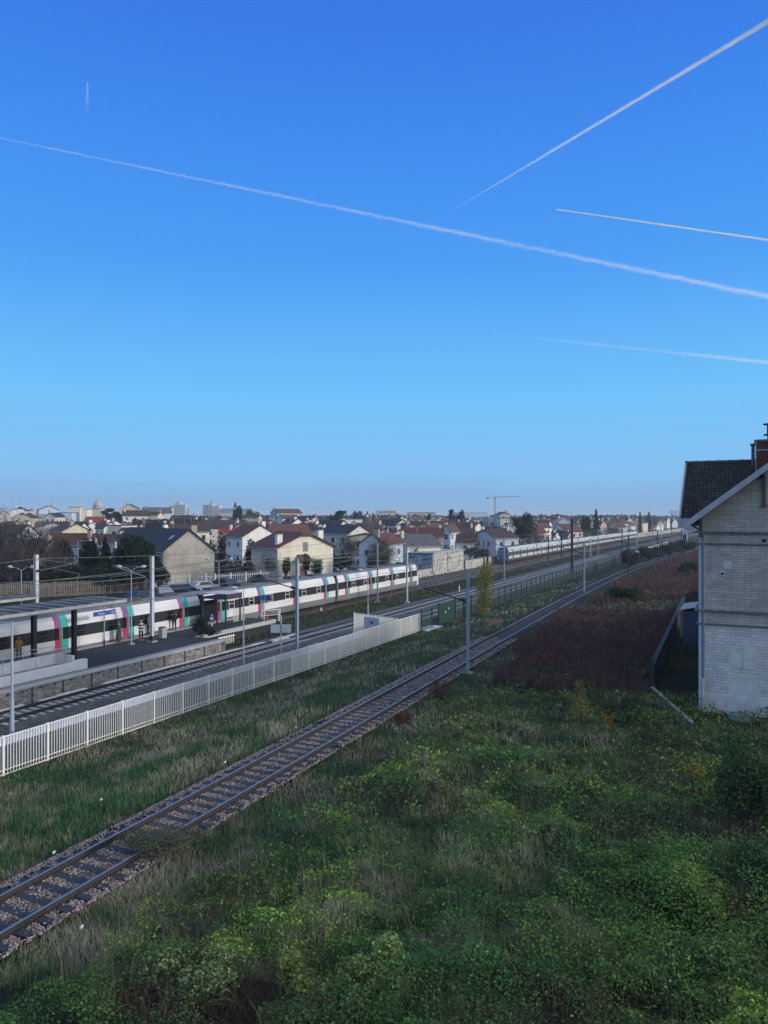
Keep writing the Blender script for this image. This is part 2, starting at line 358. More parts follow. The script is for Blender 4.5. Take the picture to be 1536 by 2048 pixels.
# ------------------------------------------------------------------ railway tracks
SLW = mat('old_timber_sleeper', (0.035, 0.042, 0.055), 0.8, 0.5, 6, bump=0.4, bscale=30, stretch=(4, 1, 4))
SLC = mat('concrete_sleeper', (0.40, 0.40, 0.42), 0.9, 0.3, 5)
RAILSIDE = mat('rusty_rail_side', (0.038, 0.03, 0.028), 0.8, 0.35, 10)
def rail_mesh(cf, off, head_z, u0, u1, du, parent, zf=None):
    us = np.arange(u0, u1 + 0.01, du)
    prof = [(-0.036, 0), (0.036, 0), (0.036, -0.035), (0.010, -0.05), (0.010, -0.14), (0.07, -0.155), (0.07, -0.17), (-0.07, -0.17), (-0.07, -0.155), (-0.010, -0.14), (-0.010, -0.05), (-0.036, -0.035)]
    V = []; f = []; mi = []; n = len(prof)
    for k, u in enumerate(us):
        d = float(cf(u + 0.5)) - float(cf(u - 0.5)); nx, ny = -d, 1.0; l = math.hypot(nx, ny); nx /= l; ny /= l
        c = float(cf(u)); z = head_z
        for (a, b) in prof: V.append((u + nx * (off + a), c + ny * (off + a), z + b))
        if k:
            for i in range(n):
                j = (i + 1) % n; f.append(((k - 1) * n + i, (k - 1) * n + j, k * n + j, k * n + i)); mi.append(0 if i == 0 else 1)
    mb = MB(); mb.v = V; mb.f = f; mb.m = mi
    return mb.build('rail', [RAILTOP, RAILSIDE], parent)
def track(label, cf, head_z, u0, u1, us0, smat, sl_top, sp=0.6, du=2.0, sl_len=2.55, sl_w=0.24, cat='railway track', side=None, jig=0.0):
    root = empty('railway_track', (0, 0, 0)); tag(root, label, cat, 'railway tracks side by side')
    rail_mesh(cf, 0.7535, head_z, u0, u1, du, root); rail_mesh(cf, -0.7535, head_z, u0, u1, du, root)
    r = random.Random(5); proto = None; rest = MB(); k = 0; u = us0
    tm = MB(); tm.box(-sl_w / 2, sl_w / 2, -sl_len / 2, sl_len / 2, -0.14, 0)
    for s in (-1, 1): tm.box(-0.08, 0.08, s * 0.7535 - 0.13, s * 0.7535 + 0.13, 0.0, 0.014, 1)
    while u < min(u1, us0 + 330 * sp):
        c = float(cf(u)); ang = math.atan(float(cf(u + 1)) - float(cf(u - 1))) / 1 * 0.5 + r.uniform(-jig, jig)
        z = head_z - 0.172 + sl_top + r.uniform(-0.012, 0.0)
        if k < 100:
            if proto is None: proto = tm.build('sleeper', [smat, RAILSIDE], root); o = proto
            else: o = proto.copy(); COL.objects.link(o); o.parent = root
            o.location = (u, c + r.uniform(-jig, jig), z); o.rotation_euler = (0, 0, ang)
        else:
            M = Matrix.Translation((u, c, z)) @ Matrix.Rotation(ang, 4, 'Z'); rest.box(-sl_w / 2, sl_w / 2, -sl_len / 2, sl_len / 2, -0.14, 0, 0, M)
        k += 1; u += sp
    if rest.v: tag(rest.build('sleeper', [smat], root), kind='stuff')
    return root
track('rusty single siding curving through the overgrown grass, nearest to the camera', vs, SZ, -25, 330, 6.0, SLW, 0.025, 0.62, 1.5, 2.5, 0.26, jig=0.02)
track('main line track beside the platform edge with grey ballast, just behind the white barred fence', lambda u: bend(u, 37.85), MZ, -20, 880, 28.0, SLC, 0.0, 0.6, 3.0)
track('second track starting by the green gate, just behind the green mesh fence', lambda u: bend(u, 33.9), MZ, 58, 880, 58.0, SLC, 0.0, 0.6, 3.0)
track('track carrying the white train with pink and green doors', lambda u: bend(u, 48.4), MZ, -20, 880, 100.0, SLC, -0.01, 0.6, 3.0)
track('farthest track, the one with the approaching older white train', lambda u: bend(u, 52.4), MZ, -20, 880, 100.0, SLC, -0.01, 0.6, 3.0)

# ------------------------------------------------------------------ platform
PZ = MZ + 0.92
ASPH = mat('dark_asphalt', (0.028, 0.03, 0.036), 0.85, 0.3, 1.5, bump=0.2, bscale=60)
COPE = mat('pale_coping', (0.42, 0.42, 0.41), 0.85, 0.2, 3)
PWALL = mat('stained_platform_wall', (0.07, 0.062, 0.06), 0.9, 0.5, 2.4, col2=(0.42, 0.39, 0.37), stretch=(1, 1, 3), bump=0.3)
pf = empty('station_platform', (20, 40, MZ)); tag(pf, kind='structure')
def rel(mb, root):  # build geometry given in world coords under a root with a location
    l = root.location; mb.v = [(p[0] - l.x, p[1] - l.y, p[2] - l.z) for p in mb.v]; return mb
U0, U1 = 2.0, 50.6
m = MB(); m.box(U0, U1, 39.75, 46.2, MZ - 0.2, PZ); m.box(U1 + .002, 62.5, 42.6, 46.2, MZ - 0.2, PZ - .004); rel(m, pf).build('platform_surface', ASPH, pf)
m = MB(); m.box(U0, U1, 39.20, 39.748, PZ - 0.12, PZ + 0.004); m.box(U0, 62.5, 46.202, 46.75, PZ - 0.12, PZ + 0.004); m.box(U1 + .02, 62.5, 42.3, 42.598, PZ - .3, PZ + .05); rel(m, pf).build('coping', COPE, pf)
m = MB(); m.box(U0, U1, 39.95, 40.03, PZ + 0.001, PZ + 0.006); rel(m, pf).build('white_line', WHITE, pf)
m = MB()
u = U0
while u < U1 - 0.3:
    m.box(u, min(u + 2.15, U1), 39.32, 39.749, MZ - 0.2, PZ - 0.122, 0)
    m.box(u + 0.45, u + 0.6, 39.312, 39.319, PZ - 0.32, PZ - 0.2, 1); m.box(u + 1.5, u + 1.62, 39.312, 39.319, PZ - 0.35, PZ - 0.22, 1)
    u += 2.3
m.box(U0, U1, 39.55, 39.74, MZ - 0.2, PZ - 0.124, 1)
rel(m, pf).build('edge_wall', [PWALL, DARK], pf)
m = MB(); r = random.Random(2)
u = 22.0
while u < 60:   # broken white trough lids along the foot of the platform wall
    l = r.uniform(0.7, 1.6)
    if r.random() < 0.88: m.box(u, u + l, 38.62 + r.uniform(-.04, .04), 38.92, MZ - 0.25, MZ + 0.02 + r.uniform(-.02, .03))
    u += l + 0.05
tr = m.build('cable_trough', mat('whitewashed_concrete', (0.66, 0.64, 0.60), 0.9, 0.25, 4)); tag(tr, 'pale broken concrete cable trough along the foot of the platform wall', 'cable trough')
# stairwell with white parapets and railings
st = empty('stairwell', (30, 41.5, PZ)); tag(st, 'white walled stairwell with grey railings on the platform under the canopy', 'stairwell')
WW = mat('white_rendered_wall', (0.62, 0.63, 0.66), 0.8, 0.12, 1.2)
m = MB(); m.box(12, 36.4, 40.25, 40.40, PZ, PZ + 0.62); m.box(36.05, 36.9, 40.2, 40.62, PZ, PZ + 0.66); rel(m, st).build('outer_wall', WW, st, bevel=0.02)
m = MB(); m.box(12, 36.0, 42.0, 42.16, PZ, PZ + 1.02); m.box(35.84, 36.0, 40.42, 42.0, PZ, PZ + 1.02); rel(m, st).build('inner_wall', WW, st, bevel=0.02)
m = MB(); m.box(12, 35.8, 40.45, 41.98, PZ + 0.005, PZ + 0.35); rel(m, st).build('steps', CONC, st)
m = MB()
for (va, z0) in ((42.08, 1.02), (40.9, 0.35)):
    for zz in (1.55, 1.3): m.tube((12, va, PZ + zz), (35.9, va, PZ + zz), 0.024)
    for k in range(11): m.tube((12.2 + k * 2.35, va, PZ + z0), (12.2 + k * 2.35, va, PZ + 1.55), 0.02)
m.tube((35.9, 40.9, PZ + 1.55), (35.9, 42.08, PZ + 1.55), 0.024)
rel(m, st).build('railing', GALV, st)
# canopies
def canopy(label, u0, u1, v0, v1, z, posts, pv):
    root = empty('platform_canopy', (u1, (v0 + v1) / 2, PZ)); tag(root, label, 'canopy')
    m = MB(); m.prism([(v0, z), (v1, z + 0.12), (v1, z + 0.2), (v0, z + 0.1)], 'x', u0, u1)
    k = u0 + 0.4
    while k < u1: m.box(k, k + 0.06, v0 + 0.05, v1 - 0.05, z + 0.1, z + 0.235); k += 1.15
    rel(m, root).build('roof', mat('grey_corrugated_roof', (0.13, 0.14, 0.145), 0.75, 0.35, 1.5, stretch=(1, 0.25, 1)), root)
    m = MB(); m.box(u0, u1 + 0.03, v0 - 0.05, v0 - 0.004, z - 0.08, z + 0.13); m.box(u1 + 0.004, u1 + 0.04, v0, v1, z - 0.05, z + 0.2); rel(m, root).build('fascia', COPE, root)
    m = MB(); m.box(u0, u1, pv - 0.1, pv + 0.1, z - 0.3, z - 0.01); rel(m, root).build('beam', DARK, root)
    for p in posts:
        m = MB(); m.box(p - 0.02, p + 0.02, pv - 0.14, pv + 0.14, PZ, z - 0.3); m.box(p - 0.13, p + 0.13, pv - 0.15, pv - 0.125, PZ, z - 0.3); m.box(p - 0.13, p + 0.13, pv + 0.125, pv + 0.15, PZ, z - 0.3)
        rel(m, root).build('post', DARK, root)
canopy('long grey platform canopy on dark steel posts over the stairwell', 8, 41.6, 41.4, 45.0, 3.45, [37.9, 34.6, 28.6, 22.6], 42.6)
canopy('small slate grey canopy roof behind the train at the left edge', 20, 44.6, 54.6, 57.4, 2.75, [42, 36, 30], 56)
# ------------------------------------------------------------------ trains
T_WHITE = mat('train_white', (0.66, 0.66, 0.66), 0.4, 0.13, 0.9, stretch=(0.3, 1, 3))
T_GREY = mat('train_grey', (0.16, 0.17, 0.18), 0.6, 0.2, 1.5, stretch=(0.3, 1, 3))
T_BAND = plain('train_dark_band', (0.03, 0.032, 0.036), 0.25)
T_PINK = plain('door_pink', (0.52, 0.035, 0.14), 0.4); T_PURP = plain('door_purple', (0.30, 0.09, 0.30), 0.4)
T_TEAL = plain('door_teal', (0.03, 0.45, 0.36), 0.4)
T_BOG = mat('underframe', (0.035, 0.033, 0.032), 0.8, 0.4, 3)
T_FRAME = plain('window_frame_white', (0.55, 0.56, 0.52), 0.5)
T_CREAM = mat('old_train_white', (0.50, 0.52, 0.51), 0.45, 0.15, 0.6, stretch=(0.3, 1, 3))
T_OLDD = plain('old_train_door', (0.10, 0.16, 0.19), 0.5); T_CAB = plain('cab_blue_grey', (0.05, 0.09, 0.15), 0.3)
T_BEL = plain('bellows_black', (0.008, 0.008, 0.009), 0.9)
HP = [(1.33, .38), (1.40, .62), (1.43, 1.10), (1.43, 1.85), (1.41, 2.75), (1.33, 3.20), (1.10, 3.62), (0.80, 3.82), (0.40, 3.90)]   # half section (y, z)
def half_y(z):
    for (a, b), (c, d) in zip(HP[:-1], HP[1:]):
        if b <= z <= d: return a + (c - a) * (z - b) / (d - b)
    return HP[-1][0]
def shell(L, mats_by_band):
    m = MB(); P = [(-a, b) for a, b in HP] + [(a, b) for a, b in reversed(HP)]
    bands = []
    for i in range(len(P)):
        a, b = P[i], P[(i + 1) % len(P)]; z = (a[1] + b[1]) / 2
        bands.append(0 if z < 1.1 else 1 if z < 1.85 else 2 if z < 2.75 else 3 if z < 3.70 else 4)
    bands[-1] = 0
    m.prism([(p[0], p[1]) for p in P], 'x', 0, L, 0, bands); m.m[-1] = m.m[-2] = 1; return m
def skinpatch(m, x0, x1, zs, side, off, mi, th=0.03):
    for z0, z1 in zip(zs[:-1], zs[1:]):
        y0, y1 = half_y(z0) + off, half_y(z1) + off
        a = [(x0, side * y0, z0), (x1, side * y0, z0), (x1, side * y1, z1), (x0, side * y1, z1)]
        b = [(p[0], p[1] - side * th, p[2]) for p in a]
        m.add(a + b, [(0, 1, 2, 3), (7, 6, 5, 4), (0, 4, 5, 1), (1, 5, 6, 2), (2, 6, 7, 3), (3, 7, 4, 0)], mi)
def carriage(root, u_start, L, style, cab=0, frames=True, both=False):
    mats = [T_GREY, T_WHITE, T_BAND, T_WHITE, T_GREY] if style == 'new' else [T_BOG, T_CREAM, T_BAND, T_CREAM, T_CREAM]
    body = shell(L - 0.75, mats).build('carriage', mats, root, loc=(u_start + 0.35, 0, 0))
    Lc = L - 0.75; c = Lc / 2; doors = [c - 10.3, c - 3.43, c + 3.43, c + 10.3]
    if style == 'old': doors = [c - 9.6, c - 3.2, c + 3.2, c + 9.6]
    sides = (-1, 1) if both else (-1,)
    for d in doors:
        for s in sides:
            for leaf, (dx0, dx1) in enumerate(((-0.56, -0.02), (0.02, 0.66))):
                m = MB(); low = T_PINK if leaf == 0 else T_TEAL
                if style == 'new':
                    skinpatch(m, d + dx0, d + dx1, [1.02, 1.10, 1.85], s, 0.03, 0)
                    skinpatch(m, d + dx0, d + dx1, [2.75, 3.20, 3.62], s, 0.03, 1 if leaf == 0 else 0)
                    e = (dx1 - 0.16, dx1) if leaf == 0 else (dx0, dx0 + 0.12)
                    skinpatch(m, d + e[0], d + e[1], [1.85, 2.75], s, 0.03, 2 if leaf == 0 else 0)
                    g = (dx0, dx1 - 0.16) if leaf == 0 else (dx0 + 0.12, dx1)
                    skinpatch(m, d + g[0], d + g[1], [1.85, 2.75], s, 0.02, 3)
                    m.build('door', [low, T_PURP if leaf == 0 else T_TEAL, plain('door_red', (0.6, 0.05, 0.09), 0.4), GLASS], body)
                else:
                    skinpatch(m, d + dx0, d + dx1, [0.95, 1.10, 1.85, 2.75, 3.1], s, 0.03, 0)
                    skinpatch(m, d + dx0 + .15, d + dx1 - .15, [1.85, 2.6], s, 0.045, 1)
                    m.build('door', [T_OLDD, GLASS], body)
    wx = []
    for a, b in zip(doors[:-1], doors[1:]): wx += [a + 1.75, b - 1.75]
    wx += [doors[0] - 1.55, doors[-1] + 1.55]
    for x in wx:
        if x < 0.8 or x > Lc - 0.8 - (1.2 if cab else 0): continue
        for s in sides:
            m = MB(); w = 0.46
            if frames:
                for (a, b, z0, z1) in ((-w, -w + .07, 1.88, 2.72), (w - .07, w, 1.88, 2.72)): skinpatch(m, x + a, x + b, [z0, z1], s, 0.02, 0)
                for (z0, z1) in ((1.88, 1.94), (2.36, 2.42), (2.66, 2.72)): skinpatch(m, x - w + .07, x + w - .07, [z0, z1], s, 0.02, 0)
                skinpatch(m, x - w + .07, x + w - .07, [1.94, 2.36], s, 0.008, 1); skinpatch(m, x - w + .07, x + w - .07, [2.42, 2.66], s, 0.008, 1)
            else:
                skinpatch(m, x - w, x + w, [1.92, 2.68], s, 0.012, 1); skinpatch(m, x - w, x + w, [2.30, 2.33], s, 0.02, 0)
            m.build('window', [T_FRAME if frames else plain('window_frame_grey', (0.09, 0.095, 0.1), 0.5), GLASS], body)
    m = MB()
    for bx in (3.2, Lc - 3.2):
        m.box(bx - 1.7, bx + 1.7, -1.1, 1.1, 0.25, 0.75)
        for w in (-1.15, 1.15):
            for s in (-1, 1): m.tube((bx + w, s * 0.72 - .06, 0.45), (bx + w, s * 0.72 + .06, 0.45), 0.46, n=14)
    m.build('bogie', T_BOG, body)
    for k in range(5):
        x = Lc * (0.12 + 0.19 * k); m = MB(); m.box(x - 1.1, x + 1.1, -0.55, 0.55, 3.88, 4.08 + 0.06 * (k % 2)); m.build('roof_unit', mat('roof_kit', (0.06, 0.065, 0.07), 0.7, 0.3, 2), body)
    if not cab or cab == 2:
        m = MB(); m.box(Lc, Lc + 0.75, -1.2, 1.2, 0.6, 3.66); m.build('gangway', T_BEL, body)
    return body
def cabend(body, Lc, direction, style):
    """nose on the end at x = Lc (direction 1) or 0 (direction -1)"""
    m = MB(); x = Lc if direction > 0 else 0; d = direction
    prof = [(0, .35), (.55, .45), (.62, 1.2), (.50, 1.75), (.12, 3.45), (0, 3.8)]
    n = len(prof)
    for w0, mi in ((1.38, 0),):
        vs_ = [(x + d * a, -w0 * (1 if z < 3 else .8), z) for a, z in prof] + [(x + d * a, w0 * (1 if z < 3 else .8), z) for a, z in prof]
        for i in range(n - 1): m.add([vs_[i], vs_[i + 1], vs_[n + i + 1], vs_[n + i]], [(0, 1, 2, 3)], 0)
        m.add(vs_[:n], [tuple(range(n))], 0); m.add(vs_[n:], [tuple(range(n))], 0)
    m.build('cab_nose', T_WHITE if style == 'new' else T_CAB, body)
    m = MB(); zz = [(0.515, 1.9), (0.19, 3.25)]
    for y0, y1 in ((-1.12, -0.04), (0.04, 1.12)):
        m.add([(x + d * zz[0][0], y0, zz[0][1]), (x + d * zz[0][0], y1, zz[0][1]), (x + d * zz[1][0], y1 * .93, zz[1][1]), (x + d * zz[1][0], y0 * .93, zz[1][1])] +
              [(x + d * (zz[0][0] - .04), y0, zz[0][1]), (x + d * (zz[0][0] - .04), y1, zz[0][1]), (x + d * (zz[1][0] - .04), y1 * .93, zz[1][1]), (x + d * (zz[1][0] - .04), y0 * .93, zz[1][1])],
              [(0, 1, 2, 3), (4, 5, 6, 7), (0, 1, 5, 4), (1, 2, 6, 5), (2, 3, 7, 6), (3, 0, 4, 7)])
    m.build('windscreen', plain('windscreen_glass', (0.05, 0.10, 0.16), 0.1, spec=0.8), body)
    lm = bpy.data.materials.get('head_lamp_glass') or plain('head_lamp_glass', (0.8, 0.75, 0.7), 0.2)
    for s in (-1, 1):
        m = MB(); m.tube((x + d * .60, s * .95, 1.3), (x + d * .66, s * .95, 1.3), .13, n=12); m.build('headlight', lm, body)
t1 = empty('train', (0, 48.4, MZ)); tag(t1, 'white commuter train with pink and green doors stopped at the platform', 'train')
carriage(t1, 5.0, 26.05, 'new', frames=False); carriage(t1, 31.0, 26.05, 'new', frames=False); carriage(t1, 57.05, 26.05, 'new')
b = carriage(t1, 83.1, 26.05, 'new', cab=1); cabend(b, 25.3, 1, 'new')
# older train, two coupled sets of four, coming along the farthest track
t2 = empty('train', (0, 52.4, MZ)); tag(t2, 'older plain white train with dark windows and blue-grey cab approaching on the farthest track', 'train')
for k in range(8):
    b = carriage(t2, 172.5 + k * 27.3, 27.3, 'old', cab=0 if k < 7 else 1, frames=True)
    if k == 0: cabend(b, 0, -1, 'old')
    u = 172.5 + (k + 0.5) * 27.3; b.location.y = float(bend(u, 52.4)) - 52.4; b.rotation_euler.z = -max(0, (u - 240)) / 7250.0
# ------------------------------------------------------------------ catenary masts and wires
MASTM = {'light': mat('pale_painted_mast', (0.50, 0.53, 0.58), 0.6, 0.12, 2), 'blue': mat('blue_grey_mast', (0.27, 0.35, 0.45), 0.5, 0.12, 2),
         'dark': STEELD, 'pale': mat('lattice_grey', (0.30, 0.32, 0.34), 0.6, 0.2, 2)}
def mast(px, pyb, pyt, z0, kind, label, arm=0.0, arm_z=None, w=0.24, u=None, v=None, arms2=False, grp='overhead line masts'):
    if u is None: u, v = at(px, pyb, z0)
    Z = depth(u, v); h = zat(pyt, Z) - z0
    root = empty('catenary_mast', (u, v, z0)); tag(root, label, 'mast', grp)
    m = MB(); m.box(-w / 2, w / 2, -w / 2, -w / 2 + .02, 0, h); m.box(-w / 2, w / 2, w / 2 - .02, w / 2, 0, h); m.box(-.012, .012, -w / 2 + .02, w / 2 - .02, 0, h)
    m.box(-w / 2 - .012, w / 2 + .012, -w / 2 - .012, w / 2 + .012, h, h + 0.02)
    m.build('pole', MASTM[kind], root)
    m = MB(); m.box(-.3, .3, -.3, .3, -0.3, 0.12); (m.box(-.17, .17, -.17, .17, .12, .5, 1) if z0 == PZ else None); m.build('footing', [CONC, DARK], root)
    if arm:
        az = arm_z if arm_z is not None else h - 1.4
        s = 1 if arm > 0 else -1; a = abs(arm)
        m = MB(); m.tube((0, s * .12, az), (0, s * a, az + .75), .045); m.tube((0, s * .12, az + 1.05), (0, s * a, az + .8), .018); m.tube((0, s * a * .45, az + .33), (0, s * (a + .9), az - .05), .018)
        m.tube((0, s * (a + .9), az - .05), (0, s * (a + .9), az - .35), .012)
        m.build('cantilever', DARK if kind != 'light' else MASTM['pale'], root)
        m = MB()
        for q in range(5): m.tube((0, s * (.18 + q * .09), az + .03 + q * .022), (0, s * (.22 + q * .09), az + .04 + q * .022), .11, n=10)
        m.build('insulator', plain('brown_insulator', (0.03, 0.02, 0.018), 0.3), root)
    return root
mast(72, 0, 1110, MZ - .2, 'light', 'pale grey steel mast behind the platform canopy near the left edge', -4.2, u=44.9, v=55.0, w=.30)
mast(304, 1284, 1113, PZ, 'light', 'tall pale steel mast standing on the platform beside the litter bin', 3.6, 5.2, w=.25)
mast(594, 1318, 1118, MZ - .2, 'blue', 'blue-grey steel mast just behind the white fence, right of the double sign board', 3.4, 5.6, w=.21)
mast(814, 1205, 1098, MZ - .2, 'light', 'pale mast on the grass strip by the front end of the stopped train', 2.6, 5.0, w=.20)
mast(755, 1204, 1086, MZ - .2, 'pale', 'thin weathered mast with stay rods on the grass strip beside the stopped train', 0, w=.16)
mast(935.7, 1348, 1142, -.4, 'blue', 'blue-grey steel mast beside the siding, the largest mast in the photo', 3.1, 4.65, w=.155)
mast(1168, 1189, 1085, -.4, 'blue', 'blue-grey steel mast beside the far siding at the edge of the red thicket', 3.0, w=.22)
mast(1257, 1151, 1071, -.4, 'dark', 'dark slim mast by the siding, second beyond the largest mast', 2.6, w=.18)
mast(1315, 1122, 1063, -.4, 'dark', 'dark slim mast by the siding, third beyond the largest mast', 2.6, w=.2)
mast(1363, 1107, 1058, -.4, 'dark', 'dark slim mast by the siding, nearest to the station house roof in the photo', 2.6, w=.2)
mast(1008, 1160, 1077, MZ - .2, 'pale', 'brown mast between the tracks in front of the approaching train cab', 2.6, w=.2)
mast(1097, 1129, 1069, MZ - .2, 'dark', 'slim dark mast in front of the approaching train, third from its cab', 0, w=.2)
mast(1123, 1131, 1060, MZ - .2, 'dark', 'dark mast just left of the tallest dark mast by the approaching train', 2.6, w=.24)
mast(1144, 1155, 1038, MZ - .2, 'dark', 'tallest and thickest dark mast with crossbars, in front of the approaching train', 3.0, 8.2, w=.40)
mast(1181, 1112, 1076, MZ - .2, 'light', 'short pale mast against the approaching train', 0, w=.25)
mast(1196, 1111, 1058, MZ - .2, 'pale', 'grey-brown mast against the middle of the approaching train', 2.6, w=.25)
mast(1244, 1106, 1052, MZ - .2, 'dark', 'dark mast near the rear end of the approaching train', 2.6, w=.28)
mast(1274, 1092, 1043, MZ - .2, 'light', 'tall pale mast just behind the rear end of the approaching train', 3.0, w=.32)
for (px, pb, pt, kd, lb) in ((1305, 1082, 1044, 'pale', 'distant grey mast along the tracks, first past the rear of the approaching train'), (1322, 1077, 1040, 'light', 'distant pale mast along the tracks, second past the rear of the approaching train'),
                             (1343, 1070, 1041, 'dark', 'distant dark mast along the tracks near the station house roof')):
    mast(px, pb, pt, MZ - .2, kd, lb, 2.6, w=.34)
x, y = at(1144, 1155, MZ - .2)
# anchor stays beside the thin mast
for (a, b_, c, d) in ((727, 1183, 710, 1200), (790, 1165, 776, 1204)):
    p0 = at(c, d, MZ - .2); Zd = depth(*p0); q = atZ(a, Zd - 0.2); m = MB(); m.tube((p0[0], p0[1], MZ - .2), (q[0], q[1], zat(b_, Zd)), .035)
    tag(m.build('stay_rod', MASTM['pale']), 'slanting stay rod %s the thin weathered mast on the grass strip' % ('left of' if c < 750 else 'right of'), 'stay rod')
def tomesh(cu, name):
    t = bpy.data.objects.new('tmp', cu); COL.objects.link(t); bpy.context.view_layer.update()
    me = bpy.data.meshes.new_from_object(t.evaluated_get(bpy.context.evaluated_depsgraph_get())); me.name = name
    bpy.data.objects.remove(t); o = bpy.data.objects.new(name, me); COL.objects.link(o); return o
def wire(label, pts, r=.014, sag=0.0):
    P = []
    for (a, b_) in zip(pts[:-1], pts[1:]):
        k = 10
        for i in range(k):
            t = i / k; P.append((a[0] + (b_[0] - a[0]) * t, a[1] + (b_[1] - a[1]) * t, a[2] + (b_[2] - a[2]) * t - sag * 4 * t * (1 - t)))
    P.append(pts[-1]); m = MB(); m.path(P, r, 4); o = m.build('overhead_wire', mat('dull_copper_wire', (0.10, 0.11, 0.11), 0.6, 0.1, 1))
    tag(o, label, 'wire', 'overhead wires'); return o
for (vv, lb, z1, z2) in ((37.85, 'the track beside the platform', 3.9, 5.2), (48.4, 'the stopped train', 3.9, 5.2), (52.4, 'the farthest track', 3.9, 5.2), (33.9, 'the second track by the green fence', 3.9, 5.2)):
    st_ = -10 if vv != 33.9 else 62
    us = [st_ + 40 * k for k in range(int((420 - st_) / 40))]
    wire('thin contact wire hanging above ' + lb, [(u, float(bend(u, vv)), MZ + 5.3 + .1 * (k % 2)) for k, u in enumerate(us)], .024, 0.02)
    wire('thin sagging carrier wire over ' + lb, [(u, float(bend(u, vv)), MZ + 6.6) for u in us], .026, 0.8)
wire('wire running from the siding masts past the largest mast', [(u, float(vs(u)), 5.4) for u in (47, 100, 145, 180, 225)], .011, .4)
wire('pale wire strung between the masts at the top of the white train', [(5, 55, 5.6), (44.9, 54.8, 6.1), (100, 55, 6.0), (150, 54.5, 6)], .03, .5)
wire('pale feeder wire passing the platform mast', [(8, 42.3, 6.2), (53.5, 42.6, 5.8), (98, 42.0, 5.2), (140, 44, 5.6)], .03, .6)

# ------------------------------------------------------------------ lamps
LMET = mat('lamp_grey_steel', (0.33, 0.38, 0.44), 0.5, 0.12, 3)
def lamp(px, pyb, pyt, z0, label, arms, u=None, v=None, r0=.075, al=1.0, adir=(0, 1), rise=.3, head=.45):
    if u is None: u, v = at(px, pyb, z0)
    h = zat(pyt, depth(u, v)) - z0
    root = empty('street_lamp', (u, v, z0)); tag(root, label, 'lamp post', 'lamp posts')
    m = MB(); m.tube((0, 0, 0), (0, 0, h * .45), r0, r0 * .8, 10); m.tube((0, 0, h * .45), (0, 0, h), r0 * .6, r0 * .42, 10); m.build('pole', LMET, root)
    m = MB(); m.box(-.2, .2, -.2, .2, -.05, .1); m.build('base', CONC, root)
    dx, dy = adir
    for s in arms:
        m = MB(); pts = [(0, 0, h - .05)]
        for t in (.25, .5, .75, 1): pts.append((s * dx * al * t, s * dy * al * t, h - .05 + rise * math.sin(t * math.pi / 2)))
        m.path(pts, .028); m.build('arm', LMET, root)
        m = MB(); e = pts[-1]; d = Vector((s * dx, s * dy, .12)).normalized(); p = Vector(e)
        n = 6; prev = None
        for k, (t, rr) in enumerate(((0, .04), (.15, .11), (.5, .14), (.85, .10), (1, .03))):
            c = p + d * head * t
            if prev: m.tube(prev[0], c, prev[1], rr, 10)
            prev = (c, rr)
        m.build('lamp_head', plain('lamp_head_pale', (0.45, 0.5, 0.55), 0.35), root)
    return root
L = (CT, ST)
side = (ST, -CT)   # across the view
lamp(42.5, 1234, 1140, MZ + .9, 'double-armed lamp post behind the canopy at the left edge', (-1, 1), adir=side, al=.75, u=uat(42.5, 57), v=57)
lamp(262.5, 1289, 1140, PZ, 'double-armed lamp post on the platform between the people and the sign post', (-1, 1), adir=side, al=.75)
lamp(24, 1458, 1243, -1.35, 'tall lamp post behind the white fence at the far left', (-1,), adir=side, al=1.1, rise=-.02, u=uat(24, 29.6), v=29.6, r0=.11)
lamp(487, 1340, 1176, MZ - .15, 'lamp post with one short arm behind the white fence, left of the double sign board', (-1,), adir=side, al=.45, rise=.02, head=.5)
lamp(736, 1262, 1140, -1.35, 'lamp post with one short arm beside the white side gate', (-1,), adir=side, al=.5, rise=.02, head=.5)
lamp(438, 1232, 1124, PZ, 'double-armed lamp post rising behind the brown shelter', (-1, 1), adir=side, al=1.0, rise=.35)
lamp(155.5, 1150, 1082, .02, 'pale street lamp among the dark evergreens, left of the concrete-gabled house', (1,), adir=side, al=1.4, rise=.12, u=atZ(155.5, 97)[0], v=atZ(155.5, 97)[1])
# ------------------------------------------------------------------ text helper (flat letters with thickness)
def text(name, s, size, loc, rot, m, parent, align='CENTER', ext=.004):
    cu = bpy.data.curves.new(name, 'FONT'); cu.body = s; cu.size = size; cu.extrude = ext; cu.align_x = align; cu.align_y = 'CENTER'
    o = tomesh(cu, name); o.data.materials.clear(); o.data.materials.append(m); o.parent = parent; o.location = loc; o.rotation_euler = rot; return o
BLUE = plain('sign_blue', (0.02, 0.10, 0.36), 0.4)
u, v = at(208.5, 1298, PZ); Z = depth(u, v)
sg = empty('station_sign', (u, v, PZ)); tag(sg, 'blue station name board on a grey post beside the green-coated person', 'sign')
h = zat(1192, Z) - PZ
m = MB(); m.tube((0, 0, .75), (0, 0, h), .05, .045, 10); m.build('post', LMET, sg); m = MB(); m.tube((0, 0, 0), (0, 0, .75), .065, .065, 10); m.box(-.3, .3, -.3, .3, 0, .02); m.build('post_base', DARK, sg)
zc = zat(1226, Z) - PZ; a = math.atan2(-CT, ST)
m = MB(); m.box(-1.1, 1.1, -.06, .0, zc - .17, zc + .17); bo = m.build('board', BLUE, sg, bevel=.01); bo.rotation_euler = (0, 0, 0)
# the board runs along the platform and faces the near track
text('lettering', 'Drancy', .22, (-.35, -.066, zc), (math.pi / 2, 0, 0), WHITE, bo)
m = MB(); m.box(.68, .98, -.068, -.062, zc - .05, zc + .05); m.build('logo', plain('logo_pink', (0.6, 0.25, 0.45), .4), bo)
